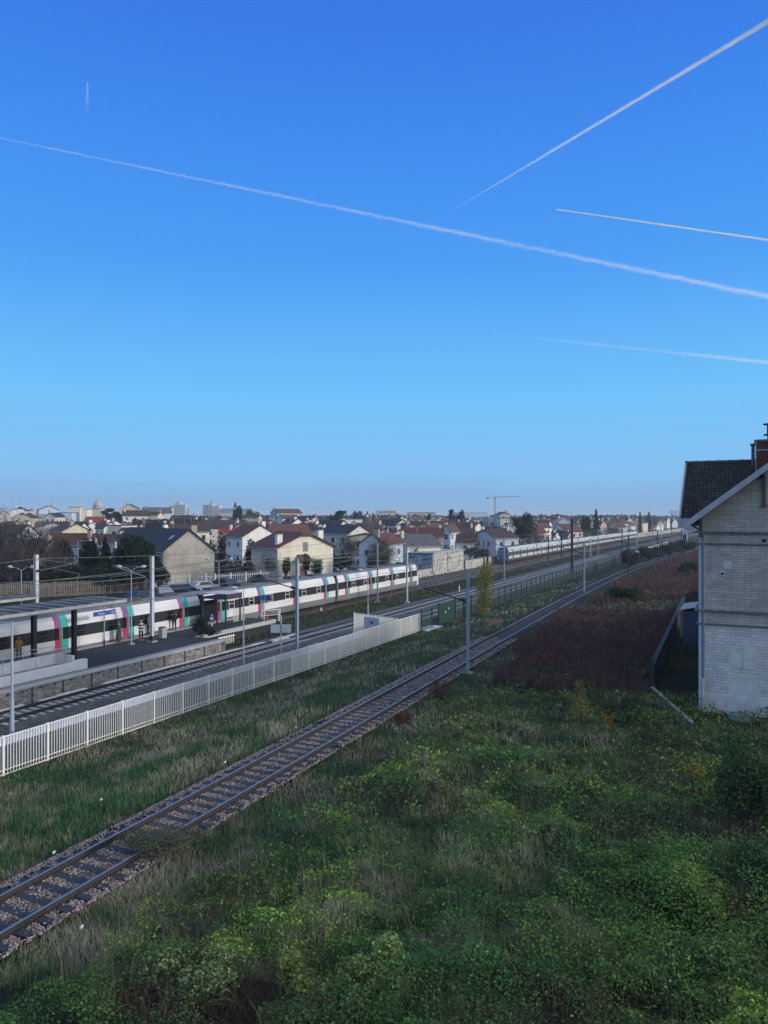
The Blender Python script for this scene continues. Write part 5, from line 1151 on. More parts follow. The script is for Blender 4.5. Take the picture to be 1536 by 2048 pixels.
house(392, 1031, 1037, 8, 315, 86, 10, 'pale grey', 'dark brown'); house(352, 1031, 1038, 16, 318, -60, 8, 'white', 'dark brown')
house(408, 1041, 1056, 17, 235, -76, 11, 'cream', 'dark brown', 'long low cream house with broad brown roof, left of the white red-roofed house', chim=2)
house(468, 1056, 1065, 8, 190, 86, 3.4, 'white', 'red', 'small shed-like house with bright red roof, just behind the dark ivy column')
house(498, 1040, 1050, 9, 285, 84, 6, 'beige', 'brown'); house(512, 1044, 1053, 18, 240, -55, 7, 'white', 'brown'); house(450, 1032, 1040, 18, 300, 30, 8, 'stone', 'brown'); house(545, 1040, 1047, 16, 290, 30, 7, 'white', 'brown')
house(521, 1051, 1073, 62, 150, 42, 6.5, 'white', 'red-brown', 'white house with pinkish gable and red-brown roof, left of the cream half-hipped house', chim=1)
hc = house(612, 1066, 1094, 102, 112, 40, 7.5, 'cream', 'red-brown', 'cream house with half-hipped red-brown roof, tall chimneys and shuttered windows, nearest the railway', hip=.22, chim=0, wins=False, over=.5)
hw, ze, zr = dims(112, 102, 40, 1066, 1094)
for (x, y, t) in ((.9, hw * .80, zr - .2), (1.2, -hw * .72, zr + .3)):
    m = MB(); m.box(x, x + .7, y - .45, y + .45, ze - .3, t); c = m.build('chimney', wallm('white'), hc); m = MB(); m.box(x - .05, x + .75, y - .5, y + .5, t + .001, t + .1); m.build('cap', wallm('stone'), c)
for (y, zc_, w_h, hh_) in ((0.1, ze + .1, .42, 1.3), (hw * .47, ze - 3.0, .58, 2.0), (-hw * .47, ze - 3.0, .58, 2.0)):
    m = MB(); m.box(-.08, -.002, y - w_h - .07, y + w_h + .07, zc_ - hh_ / 2 - .12, zc_ - hh_ / 2 - .03); m.box(-.05, -.002, y - w_h, y + w_h, zc_ - hh_ / 2, zc_ + hh_ / 2); o = m.build('shuttered_window', plain('grey_green_shutter', (.20, .24, .23), .7), hc)
    m = MB(); m.box(-.07, -.052, y - .02, y + .02, zc_ - hh_ / 2, zc_ + hh_ / 2); m.build('shutter_gap', DARK, o)
m = MB(); m.prism([(-1.3, ze - 2.1), (-.01, ze - 1.2), (-.01, ze - 1.08), (-1.35, ze - 2.0)], 'y', -.4, 1.6); o = m.build('porch_roof', roofm('orange-brown'), hc); m = MB(); m.box(-.05, -.002, 0.1, 1.1, -.2, 2.4); m.build('front_door', plain('door_brown', (.12, .07, .04), .6), hc)
m = MB(); m.box(-.56, -.50, -hw - .5, hw + .5, ze - .5, ze - .42); 
m = MB(); m.box(2.4, 3.0, hw, hw + .05, ze - 3.2, ze - 1.6); m.build('side_window', plain('grey_green_shutter', (.2, .24, .23)), hc)
house(719, 1051, 1067, 44, 165, 50, 9, 'pale grey', 'slate', 'pale-gabled house with large dark slate roof, right of the cream half-hipped house', chim=0)
house(733, 1068, 1074, 70, 160, 4, 5, 'beige', 'slate', chim=0)
house(687, 1041, 1055, 22, 228, 60, 9, 'yellow', 'slate', 'cream-yellow gabled house with black slate roof above the pale-gabled slate house')
house(705, 1039, 1043, 40, 242, 10, 8, 'white', 'grey', flat=True); house(596, 1037, 1047, 22, 258, 42, 6, 'white', 'dark brown', 'small white house with two blue-grey windows on the left wall, above the cream house'); house(614, 1040, 1047, 13, 268, 20, 5, 'white', 'slate')
house(632, 1032, 1041, 20, 300, 58, 8, 'pink', 'slate'); house(548, 1018, 1026, 18, 420, -58, 15, 'grey', 'red-brown', 'tall dark gabled building with red-brown roofs on the skyline'); house(610, 1046, 1052, 24, 235, 15, 6, 'pale grey', 'slate'); house(640, 1047, 1055, 16, 222, 60, 7, 'stone', 'dark brown')
house(655, 1055, 1062, 18, 190, 60, 6, 'white', 'dark brown'); house(560, 1030, 1037, 14, 350, -50, 9, 'pale blue', 'brown'); house(520, 1029, 1036, 12, 380, 86, 8, 'beige', 'dark brown')
house(744, 1068, 1088, 52, 130, -24, 8, 'pale blue', 'red-brown', 'pale bluish gabled house with brown roof behind a leafless brown tree', chim=2)
house(793, 1070, 1092, 38, 124, -58, 8.5, 'cream', 'grey', 'house with broad grey tiled roof and bluish gable behind the stopped train front', chim=1)
house(886, 1056, 1072, 8, 168, 84, 9.5, 'pink', 'red-brown', 'long house with wide red roof above the graffiti building', chim=1)
house(860, 1073, 1078, 30, 140, 30, 5, 'pale grey', 'brown', chim=0)
house(802, 1059, 1068, 28, 175, 12, 7, 'cream', 'red-brown'); house(750, 1049, 1058, 20, 225, 40, 7, 'stone', 'red-brown'); house(804, 1039, 1050, 26, 238, 54, 8, 'beige', 'slate', 'beige-gabled house with slate roof and one dark attic window, above the long red roof'); house(812, 1034, 1042, 18, 300, 20, 8, 'cream', 'slate')
house(878, 1043, 1055, 10, 228, 84, 8.5, 'stone', 'dark brown'); house(770, 1056, 1063, 16, 200, 70, 6, 'pale grey', 'red-brown'); house(733, 1034, 1046, 12, 280, -40, 7, 'grey', 'brown'); house(750, 1036, 1047, 14, 282, -60, 6, 'white', 'red-brown')
house(892, 1049, 1062, 15, 188, -22, 8, 'pale blue', 'brown'); house(948, 1050, 1066, 8, 184, 84, 6.5, 'stone', 'brown'); house(957, 1045, 1055, 22, 215, 50, 7, 'cream', 'brown'); house(948, 1069, 1084, 8, 128, 84, 4.8, 'white', 'dark brown', 'low whitish house with long dark roof, left of the blue-gabled house', chim=0)
hb = house(967, 1058, 1076, 38, 140, -60, 8, 'pale blue', 'dark brown', 'house with sky blue half-hipped gable and long brown roof, left of the approaching train', hip=.25, chim=2)
house(1026, 1079, 1086, 26, 142, 5, 4, 'white', 'grey', chim=0, wins=False)
house(980, 1034, 1042, 20, 300, 30, 8, 'pale grey', 'blue-grey'); house(990, 1036, 1040, 26, 260, 5, 8, 'grey', 'blue-grey', flat=True); house(1012, 1037, 1040, 22, 265, 5, 8, 'cream', 'grey', flat=True); house(945, 1026, 1029, 60, 420, 5, 14, 'pale blue', 'blue-grey', 'long blue-grey flat building on the skyline left of the crane', flat=True); house(1010, 1024, 1029, 20, 430, 10, 9, 'grey', 'slate', hip=.5)
house(1056, 1056, 1065, 11, 198, -66, 6, 'pink', 'red-brown'); house(1070, 1047, 1055, 14, 240, -50, 7, 'white', 'brown'); house(1114, 1063, 1074, 18, 150, 52, 7, 'white', 'slate', 'white gabled house with dark slate roof, just left of the tallest dark mast'); house(1092, 1070, 1078, 12, 148, 84, 5, 'pale blue', 'slate', chim=0)
house(1140, 1062, 1074, 18, 160, 56, 7, 'pink', 'slate'); house(1159, 1045, 1053, 15, 222, 10, 6, 'yellow', 'dark brown', 'small house with pale yellow gable between the tallest mast and the tall spruce'); house(1190, 1056, 1068, 8, 200, 84, 7, 'stone', 'dark brown'); house(1208, 1041, 1050, 15, 260, 20, 8, 'pink', 'red-brown', 'pinkish gabled house just right of the tall spruce'); house(1178, 1068, 1074, 14, 172, 60, 5, 'grey', 'brown')
for (x, y_, w_, Z_, yw_, wc, rc) in ((1236, 1037, 18, 270, 45, 'pale blue', 'slate'), (1260, 1034, 13, 330, 10, 'white', 'slate'), (1252, 1043, 16, 250, -40, 'pale grey', 'brown'), (1287, 1040, 19, 262, 10, 'white', 'grey'), (1320, 1040, 20, 260, 40, 'white', 'brown'), (1337, 1033, 16, 330, 60, 'cream', 'brown'),
                                     (1303, 1036, 12, 340, 30, 'white', 'dark brown'), (1226, 1046, 14, 230, -60, 'pale grey', 'red-brown'), (1350, 1037, 14, 300, 30, 'pale blue', 'brown'), (1270, 1038, 12, 310, -50, 'beige', 'red-brown'), (1222, 1055, 12, 205, 70, 'cream', 'red-brown'), (1100, 1041, 12, 290, 60, 'cream', 'brown'), (1088, 1037, 12, 330, -30, 'white', 'red-brown'), (1130, 1036, 30, 340, 5, 'pale blue', 'blue-grey')):
    house(x, y_, y_ + 8, w_, Z_, yw_, 7, wc, rc)
# infill rows further back, placed where no measured house stands
rr = random.Random(21); tries = 0; made = 0
while made < 185 and tries < 7000:
    tries += 1; Z = rr.choice([rr.uniform(165, 290), rr.uniform(165, 290), rr.uniform(280, 450), rr.uniform(400, 700)]); px = rr.uniform(-40, 1395)
    if made > 100: px = rr.uniform(800, 1300); Z = rr.uniform(62 / (ST - CT * (px - 768) / F) * 1.03, 420)
    u, v = atZ(px, Z)
    if v < 62: continue
    if any((u - a) ** 2 + (v - b_) ** 2 < (r_ + 4.6) ** 2 for a, b_, r_ in FOOT): continue
    eh = rr.choice([3.2, 4.5, 5.5, 6.0]); w = rr.uniform(6, 9); rh = eh + w * rr.uniform(.32, .5); L = rr.uniform(7, 11)
    if Z < 300: rh = min(rh, 7.8)
    yaw = rr.choice([-62, -28, 12, 40, 55, 70, 80]) + rr.uniform(-8, 8)
    house(px, HOR + (CAMZ - rh) * F / Z, HOR + (CAMZ - eh) * F / Z, w * F / Z * max(.35, math.cos(rad(yaw))), Z, yaw, L, rr.choice(['white', 'white', 'cream', 'beige', 'pale grey', 'pale blue', 'stone', 'pink']), rr.choice(['red-brown', 'brown', 'dark brown', 'slate', 'orange-brown', 'brown', 'red-brown']), chim=1 if Z < 500 else 0, wins=Z < 380)
    made += 1
# labels: each unlabelled house is told by look, row and nearest landmark; ties are ordered left to right
from collections import defaultdict
def band(Z): return 'near row' if Z < 170 else 'second row' if Z < 215 else 'middle rows' if Z < 300 else 'far rows' if Z < 450 else 'skyline row'
grp = defaultdict(list)
for (r, xa, ya, Z, wc, rc, fl) in INFO:
    px = xa; k = min(range(len(LMK)), key=lambda i: abs(LMK[i][0] - px)); sd_ = 'left of' if px < LMK[k][0] else 'right of'
    grp[(wc, rc, fl, band(Z), sd_, LMK[k][1])].append((px, r))
ORD = ['first', 'second', 'third', 'fourth', 'fifth', 'sixth']
for (wc, rc, fl, bd, sd_, lm), L_ in grp.items():
    L_.sort(key=lambda t: t[0])
    for i, (px, r) in enumerate(L_):
        s = '%s %s, %s roof, %s %s %s' % (wc, 'block' if fl else 'house', rc, bd, sd_, lm)
        if len(L_) > 1: s = ORD[i] + ' ' + s
        if len(s.replace(',', '').split()) > 16: print('LONG', s)
        r['label'] = s
# ------------------------------------------------------------------ skyline landmarks
def tower(px, pyt, Z, w, d, label, segs):
    u, v = atZ(px, Z); h = zat(pyt, Z); r = empty('tower_block', (u, v, 0), TH); tag(r, label, 'tower block', 'pale tower blocks on the skyline')
    for (y0, y1, dh, x0) in segs:
        m = MB(); m.box(x0, x0 + d, y0, y1, 0, h + dh); m.build('wall', mat('tower_concrete', (.48, .50, .52), .9, .1, .05), r)
        m = MB(); nf = int((h + dh) / 2.9)
        for k in range(nf): m.box(x0 - .05, x0 - .003, y0 + .8, y1 - .8, 1.2 + k * 2.9, 2.6 + k * 2.9)
        m.build('window_band', mat('tower_windows', (.22, .25, .3), .4, .3, .6), r)
    m = MB(); m.box(4, 7, -2, 2, h, h + 3); m.tube((5, 0, h + 3), (5, 0, h + 8), .15); m.build('roof_plant', wallm('grey'), r)
tower(354, 1008, 900, 20, 14, 'left one of the two pale tower blocks on the skyline', [(-10, -3, -.5, 0), (-2.98, 4, 1, .5), (4.02, 10, -2, 2)])
tower(421, 1009, 900, 20, 14, 'right one of the two pale tower blocks on the skyline', [(-10.5, -2, -1, 0), (-1.98, 3, 1, 1), (3.02, 10, -.5, 2.5)])
u, v = atZ(1350, 2300); r = empty('apartment_block', (u, v, 0), TH); tag(r, 'hazy distant block just left of the station roof corner', 'building'); m = MB(); m.box(0, 14, -9, 9, 0, zat(1021, 2300)); m.build('wall', mat('tower_concrete', (.48, .5, .52)), r)
m = MB()
for k in range(8): m.box(-.06, -.003, -8, 8, 2 + k * 3.2, 3.6 + k * 3.2)
m.build('window_band', mat('tower_windows', (.22, .25, .3)), r)
u, v = atZ(773, 620); r = empty('apartment_block', (u, v, 0), TH + .1); tag(r, 'long pale apartment block with terraces on the skyline, right of the flat cedar', 'building'); h = zat(1021, 620)
m = MB(); m.box(0, 10, -8, 8, 0, h); m.box(.5, 9, -6, -1, h, h + 1.2); m.box(.5, 9, 1, 6.5, h, h + 1); m.build('wall', wallm('pale grey'), r); m = MB()
for k in range(5):
    for q in range(7): m.box(-.05, -.004, -7.2 + q * 2.1, -6 + q * 2.1, 1 + k * 2.9, 2.5 + k * 2.9)
m.build('window_row', WINM, r)
u, v = atZ(843, 700); r = empty('apartment_block', (u, v, 0), TH); tag(r, 'low beige block on the skyline above the long red roof', 'building'); h = zat(1026, 700); m = MB(); m.box(0, 10, -13, 13, 0, h); m.build('wall', wallm('beige'), r); m = MB(); m.box(-.2, 10.2, -13.2, 13.2, h + .01, h + .6); m.build('roof', roofm('grey'), r)
# church
u, v = atZ(468, 600); ch = empty('church', (u, v, 0), TH); tag(ch, 'grey-roofed church with a thin dark spire on the skyline', 'church')
zr_ = zat(1017, 600); ze_ = zat(1024, 600)
m = MB(); m.box(0, 10, -13, 12, 0, ze_); m.build('wall', wallm('pale grey'), ch); m = MB(); m.prism([(-.4, ze_), (5, zr_), (10.4, ze_)], 'y', -13.4, 12.4); m.build('roof', mat('church_roof', (.17, .2, .24), .7, .15, .3), ch)
m = MB(); m.box(3.5, 6.5, -1.5, 1.5, ze_, zr_ + 1.0); t_ = m.build('belfry', wallm('grey'), ch); m = MB(); m.add([(3.7, -1.3, zr_ + 1.01), (6.3, -1.3, zr_ + 1.01), (6.3, 1.3, zr_ + 1.01), (3.7, 1.3, zr_ + 1.01), (5, 0, zat(1001.5, 600))], [(0, 1, 4), (1, 2, 4), (2, 3, 4), (3, 0, 4), (3, 2, 1, 0)]); m.build('spire', roofm('slate'), ch)
# dome under scaffolding
u, v = atZ(191, 520); dm = empty('domed_tower', (u, v, 0), TH); tag(dm, 'grey domed tower wrapped in scaffolding on the skyline at left', 'tower'); zt_ = zat(1008, 520)
m = MB(); m.lathe([(3.0, 0), (3.0, zt_ - 1.5), (3.3, zt_ - 1.4), (3.3, zt_ - .8), (2.6, zt_ - .6), (2.4, zt_ + .6), (1.7, zt_ + 1.6), (.7, zt_ + 2.2), (.5, zt_ + 3.2), (.05, zt_ + 4.2)], (4, 0, 0), 18); m.build('dome', wallm('grey'), dm)
m = MB()
for q in (-3.6, -1.2, 1.2, 3.6):
    for x_ in (0, 8): m.tube((x_, q, 0), (x_, q, zt_ + 4.5), .07, n=5)
for k in range(10):
    z_ = 1.5 + k * (zt_ + 3) / 10
    for x_ in (0, 8): m.tube((x_, -3.6, z_), (x_, 3.6, z_), .07, n=5)
m.build('scaffold', GALV, dm)
# crane
u, v = atZ(990, 900); cr_ = empty('tower_crane', (u, v, 0), TH); tag(cr_, 'tower crane with a long thin jib on the skyline', 'crane'); CRM = mat('crane_paint', (.34, .22, .16), .6, .1, .5)
hz = zat(995, 900); s_ = 1.0; m = MB()
for a_ in (-.8, .8):
    for b_ in (-.8, .8): m.tube((a_, b_, 0), (a_, b_, hz), .22, n=5)
for k in range(int(hz / 2)): m.tube((-.8, -.8 if k % 2 else .8, k * 2), (-.8, .8 if k % 2 else -.8, k * 2 + 2), .12, n=4)
m.build('mast', CRM, cr_)
m = MB(); jr = (1041 - 990) / F * 900 * 1.02; jl = (990 - 974) / F * 900
for (y0, z0_, z1_) in ((0, 0, 0), ): 
    m.tube((0, jl, hz), (0, -jr, hz + 1.2), .25, n=5); m.tube((0, 0, hz + 1.3), (0, -jr, hz + 1.5), .15, n=5)
    for k in range(14): m.tube((0, -k * jr / 14, hz + k * 1.2 / 14), (0, -(k + .5) * jr / 14, hz + 1.35), .1, n=4)
    m.tube((0, 0, hz), (0, 0, hz + 3.6), .25, n=5); m.tube((0, 0, hz + 3.5), (0, -jr * .6, hz + 1.4), .07, n=4); m.tube((0, 0, hz + 3.5), (0, jl, hz + .1), .07, n=4)
m.build('jib', CRM, cr_); m = MB(); m.box(-.7, .7, jl - 1.8, jl + .6, hz - 1.5, hz + .5); m.build('counterweight', plain('counterweight', (.12, .12, .13), .8), cr_); m = MB(); m.box(-1.2, .4, -.9, .9, hz - 2.2, hz - .2); m.build('cabin', plain('crane_cabin', (.3, .2, .16), .6), cr_)
# ------------------------------------------------------------------ trees
BARK = mat('bark', (.05, .042, .036), .95, .4, 6); TWIG = plain('twig_grey_brown', (.075, .062, .058), .95)
def limb(m, p, d, l, r, rnd, depth_, n=5, spread=.6, up=.15):
    p = Vector(p); d = Vector(d).normalized(); e = p + d * l; m.tube(p, e, r, r * .62, n, caps=False)
    if depth_ <= 0: return
    for k in range(rnd.choice([2, 3])):
        q = Vector((rnd.gauss(0, 1), rnd.gauss(0, 1), rnd.gauss(0, 1))) * spread; nd = (d + q + Vector((0, 0, up))).normalized()
        limb(m, p + d * l * rnd.uniform(.55, 1), nd, l * rnd.uniform(.6, .85), r * .58, rnd, depth_ - 1, 4 if depth_ > 2 else 3, spread, up)
def tree(name, label, u, v, z0, H, W_, kind, cols, seed, n=2500, ls=.35, trunk=.25, cat='tree', group='trees behind the railway'):
    rnd = random.Random(seed); r_ = np.random.RandomState(seed)
    root = empty(name, (u, v, z0)); tag(root, label, cat, group); m = MB()
    if kind == 'bare':
        for k in range(4): limb(m, (rnd.uniform(-.3, .3), rnd.uniform(-.3, .3), 0 if k == 0 else H * .12 * k), (rnd.uniform(-.35, .35), rnd.uniform(-.35, .35), 1), H * .32, H * .016, rnd, 5, 5, .55, .2)
        m.build('trunk', BARK, root); 
        if n:
            P = r_.normal(size=(n, 3)) * np.array([W_ * .26, W_ * .26, H * .18]) + np.array([0, 0, H * .62])
            V, T, C = blades(P, np.full(n, ls * 2.2), np.full(n, .012 + ls * .02), colmix(n, cols, seed=seed), lean=.8, seed=seed)
            npmesh('twigs', V, T, STRAW, root, C)
        return root
    if kind == 'conifer':
        m.tube((0, 0, 0), (0, 0, H * .96), trunk, .03, 8); 
        for k in range(22): 
            z = H * (.1 + .85 * k / 22); a = rnd.uniform(0, 6.28); l = W_ / 2 * (1 - k / 23); m.tube((0, 0, z), (math.cos(a) * l, math.sin(a) * l, z - l * .1), .05, .015, 4)
        m.build('trunk', BARK, root); t = r_.rand(n) ** .8; a = r_.rand(n) * 6.28; tier = .72 + .28 * np.sin(t * 40 + a * 1.0); rr_ = W_ / 2 * (1 - t) ** .85 * (.35 + .65 * np.sqrt(r_.rand(n))) * tier
        P = np.stack([np.cos(a) * rr_, np.sin(a) * rr_, H * (.06 + .93 * t) - rr_ * .18], 1)
    elif kind == 'cedar':
        m.tube((0, 0, 0), (0, 0, H * .9), trunk, .08, 8)
        P = []; nl = 7
        for k in range(nl):
            z = H * (.45 + .5 * k / (nl - 1)); w = W_ / 2 * (.75 + .3 * math.sin(k * 2.1)) * (1 - .35 * (k / nl) ** 2); cx, cy = rnd.uniform(-.2, .2) * W_, rnd.uniform(-.2, .2) * W_; q = n // nl
            m.tube((0, 0, z - H * .08), (cx * 1.6, cy * 1.6, z), .09, .03, 5); x = r_.normal(size=(q, 3)) * np.array([w * .5, w * .5, H * .025]) + np.array([cx, cy, z]); P.append(x)
        m.build('trunk', BARK, root); P = np.concatenate(P)
    else:
        m.tube((0, 0, 0), (0, 0, H * .5), trunk, trunk * .6, 8)
        nc = 16 if kind != 'column' else 12; P = []; q = n // nc
        for k in range(nc):
            if kind == 'column': c = np.array([rnd.uniform(-.25, .25) * W_, rnd.uniform(-.25, .25) * W_, H * (.1 + .82 * k / nc)]); s = np.array([W_ * .32, W_ * .32, H * .09])
            else:
                a = rnd.uniform(0, 6.28); e = rnd.uniform(-.3, 1.0); rr0 = W_ * .30 * math.cos(e); c = np.array([math.cos(a) * rr0, math.sin(a) * rr0, H * .58 + H * .30 * math.sin(e)]); s = np.array([W_, W_, H]) * .16 * rnd.uniform(.7, 1.2)
            d = unit(r_.normal(size=(q, 3))) * (r_.rand(q, 1) ** .35); P.append(c + d * s * 1.35)
            m.tube((0, 0, H * .3), tuple(c), trunk * .35, .03, 5)
        m.build('trunk', BARK, root); P = np.concatenate(P)
    V, T, C = leaves(P, np.full(len(P), ls), colmix(len(P), cols, seed=seed, jit=.4), up=.35, seed=seed); npmesh('crown', V, T, LEAF, root, C); return root
DG = [(.018, .038, .016), (.03, .055, .02), (.012, .026, .014)]; DC = [(.012, .028, .02), (.02, .04, .026)]; YG = [(.09, .11, .03), (.06, .09, .03), (.13, .12, .035)]; BRN = [(.08, .065, .06), (.05, .042, .042), (.10, .085, .075)]
PGR = [(.075, .09, .06), (.06, .07, .05)]
def T_(px, Z, pyt, Wpx, kind, cols, name, label, seed, n=2500, ls=.35, z0=0.0, **k):
    if px > 780 and z0 == 0.0:
        zm = 60.0 / (ST - CT * (px - 768) / F)
        if Z < zm * 1.2: ls *= max(1, zm / Z) ** .7; Z = zm * 1.02 + max(0, Z - 120) * .2
        z0 = -1.75
    u, v = atZ(px, Z); return tree(name, label, u, v, z0, zat(pyt, Z) - z0, Wpx * Z / F, kind, cols, seed, n, ls, **k)
T_(268, 98, 1071, 86, 'round', DG, 'evergreen_tree', 'large round dark evergreen left of the concrete-gabled house', 3, 9000, .30)
T_(210, 99, 1074, 62, 'conifer', [(.03, .05, .02), (.02, .04, .02), (.045, .06, .025)], 'conifer_tree', 'bushy green conifer left of the large round evergreen', 4, 7000, .28)
T_(178, 101, 1080, 44, 'round', DC, 'evergreen_tree', 'bluish dark evergreen just left of the bushy green conifer', 5, 4000, .28)
T_(123, 112, 1079, 48, 'round', DC, 'evergreen_tree', 'dark bluish evergreen in front of the low red-brown roof at left', 6, 4000, .3)
T_(300, 96, 1105, 60, 'round', DG, 'evergreen_tree', 'lower dark evergreen clump at the foot of the concrete gable', 7, 4000, .28)
for i, (px, Z, yt, w, lb) in enumerate(((12, 100, 1032, 90, 'tall leafless tree at the left edge, the tallest of the bare ones'), (48, 96, 1052, 80, 'leafless tree second from the left edge'), (82, 99, 1062, 70, 'leafless grey tree right of the big pale hall corner'), (20, 92, 1085, 90, 'low leafless tree close behind the paling fence at the left edge'), (112, 94, 1104, 50, 'small bare shrub-like tree behind the pale mast at left'))):
    T_(px, Z, yt, w, 'bare', BRN, 'bare_tree', lb, 20 + i, 2200, .35)
for i, (px, w) in enumerate(((10, 70), (62, 60), (108, 60), (160, 60), (215, 60), (262, 60), (318, 44))):
    T_(px, 94 - .0 * i, 1128, w, 'round', DG, 'hedge_bush', 'dark green hedge bush behind the paling fence, number %s from the left' % ['one', 'two', 'three', 'four', 'five', 'six', 'seven'][i], 40 + i, 2200, .26, cat='bush')
T_(446, 104, 1060, 17, 'column', [(.05, .03, .028), (.07, .045, .04), (.03, .035, .02)], 'ivy_clad_tree', 'narrow dark red-brown ivy-clad tree between concrete gable and white house', 8, 3200, .2)
T_(505, 118, 1078, 38, 'round', DC, 'evergreen_tree', 'dark evergreen between the white house and the cream house', 9, 3500, .28); T_(520, 116, 1082, 26, 'round', DG, 'evergreen_tree', 'smaller dark evergreen against the left wall of the cream house', 10, 2500, .26)
T_(538, 108, 1108, 32, 'bare', BRN, 'bare_tree', 'small bare tree against the bluish side wall of the cream house', 11, 900, .2)
T_(498, 107, 1122, 28, 'round', [(.06, .055, .03), (.04, .045, .02)], 'garden_shrub', 'brownish garden shrub right of the ivy-clad tree', 12, 1500, .2, cat='shrub')
T_(572, 107, 1114, 20, 'round', [(.05, .035, .03), (.03, .035, .02)], 'garden_shrub', 'spiky brown shrub at the corner of the cream house', 13, 1200, .2, cat='shrub')
T_(612, 108, 1106, 20, 'round', DG, 'garden_shrub', 'green shrub by the porch of the cream house', 14, 1500, .18, cat='shrub'); T_(632, 107, 1116, 30, 'round', DG, 'garden_shrub', 'green shrub below the right shuttered window of the cream house', 15, 1500, .18, cat='shrub')
T_(682, 120, 1110, 46, 'round', [(.03, .04, .02), (.045, .045, .03)], 'garden_shrub', 'olive green shrub mass right of the cream house', 16, 2500, .25, cat='shrub')
T_(700, 150, 1075, 60, 'bare', BRN, 'bare_tree', 'leafless tree in front of the pale-gabled slate house', 17, 2000, .35); T_(762, 118, 1078, 60, 'bare', BRN, 'bare_tree', 'leafless brown tree in front of the bluish gabled house', 18, 2600, .3)
T_(772, 114, 1098, 24, 'round', YG, 'garden_tree', 'small yellow-green tree below the leafless brown tree', 19, 1500, .2); T_(745, 114, 1100, 30, 'round', PGR, 'garden_shrub', 'dull green shrub under the bluish gable', 30, 1500, .2, cat='shrub'); T_(790, 116, 1100, 40, 'round', BRN, 'garden_shrub', 'brown hedge beside the end of the stopped train', 31, 2500, .2, cat='shrub')
T_(824, 118, 1090, 30, 'round', DG, 'evergreen_tree', 'dark green evergreen just left of the graffiti building', 32, 3000, .25); T_(892, 150, 1090, 20, 'round', YG, 'garden_tree', 'yellow-green tree directly above the graffiti building roof', 33, 1200, .25)
T_(940, 158, 1094, 34, 'round', DG, 'hedge_bush', 'rounded dark hedge right of the graffiti building, left one', 34, 2500, .25, cat='bush'); T_(965, 156, 1098, 30, 'round', DG, 'hedge_bush', 'rounded dark hedge right of the graffiti building, right one', 35, 2000, .25, cat='bush')
T_(985, 162, 1100, 34, 'round', DC, 'hedge_bush', 'dark hedge below the blue-gabled house', 36, 2000, .25, cat='bush'); T_(1003, 166, 1086, 10, 'column', DC, 'cypress_tree', 'small dark cypress against the pinkish wall beside the blue gable', 37, 1200, .2)
T_(1040, 170, 1036, 40, 'cedar', DC, 'cedar_tree', 'broad dark cedar above the front of the approaching train', 38, 4500, .45); T_(1056, 200, 1027, 34, 'round', DC, 'pine_tree', 'tall dark pine behind the broad cedar', 39, 3500, .5); T_(1075, 190, 1066, 30, 'bare', BRN, 'bare_tree', 'grey leafless thicket tree above the approaching train', 50, 1500, .4)
T_(1192, 218, 1018, 26, 'conifer', DC, 'spruce_tree', 'tall tiered spruce, highest tree over the approaching train', 51, 3200, .5); T_(1172, 232, 1034, 26, 'round', DC, 'evergreen_tree', 'round dark tree left of the tall spruce', 52, 2000, .5)
T_(216, 330, 1017, 28, 'cedar', DC, 'cedar_tree', 'dark spreading cedar right of the scaffolded dome', 53, 3000, .8); T_(238, 320, 1024, 22, 'cedar', DC, 'cedar_tree', 'lower dark cedar just behind the tall white house', 54, 2000, .8)
T_(476, 400, 1012, 21, 'round', DC, 'evergreen_tree', 'egg-shaped dark evergreen in front of the church', 55, 3000, .8); T_(500, 420, 1017, 22, 'round', PGR, 'leafless_tree', 'pale thin-crowned tree right of the church', 56, 1200, .9); T_(513, 380, 1022, 16, 'round', YG, 'green_tree', 'greenish tree right of the church, lower one', 57, 1200, .8)
T_(675, 300, 1022, 34, 'cedar', DC, 'cedar_tree', 'flat-topped cedar on the skyline above the yellow gabled house', 58, 3500, .8); T_(735, 330, 1023, 10, 'conifer', DC, 'conifer_tree', 'small pointed conifer on the skyline', 59, 1500, .6); T_(715, 360, 1021, 26, 'round', PGR, 'leafless_tree', 'pale rounded leafless crown on the skyline, right of the flat cedar', 60, 1500, .9)
T_(903, 330, 1019, 14, 'cedar', DC, 'pine_tree', 'tall dark pine on the skyline, left one of the pair', 61, 1800, .8); T_(922, 320, 1023, 20, 'round', DC, 'pine_tree', 'rounded dark pine on the skyline, right one of the pair', 62, 2500, .8); T_(862, 380, 1028, 20, 'round', DC, 'evergreen_tree', 'dark tree clump on the skyline above the long red roof', 63, 2000, .9); T_(765, 330, 1032, 14, 'round', DC, 'evergreen_tree', 'dark low tree clump below the terraced apartment block', 64, 1500, .8)
T_(1280, 280, 1024, 14, 'conifer', DC, 'conifer_tree', 'dark pyramid-shaped conifer near the rear of the approaching train', 65, 1800, .6); T_(1298, 270, 1024, 24, 'conifer', DC, 'conifer_tree', 'second dark conifer, wider, right of the pyramid-shaped one', 66, 2500, .6)
T_(1306, 245, 1036, 34, 'bare', BRN, 'bare_tree', 'brown leafless tree mass in front of the far white gables', 67, 2000, .6); T_(1225, 215, 1056, 40, 'bare', BRN, 'bare_tree', 'leafless tree mass behind the rear half of the approaching train', 68, 2200, .5); T_(1260, 225, 1062, 40, 'bare', BRN, 'bare_tree', 'leafless hedge-like trees behind the rear end of the approaching train', 69, 2000, .5)
T_(240, 118, 1100, 40, 'bare', BRN, 'bare_tree', 'leafless tree between evergreens and concrete gable', 70, 900, .3)
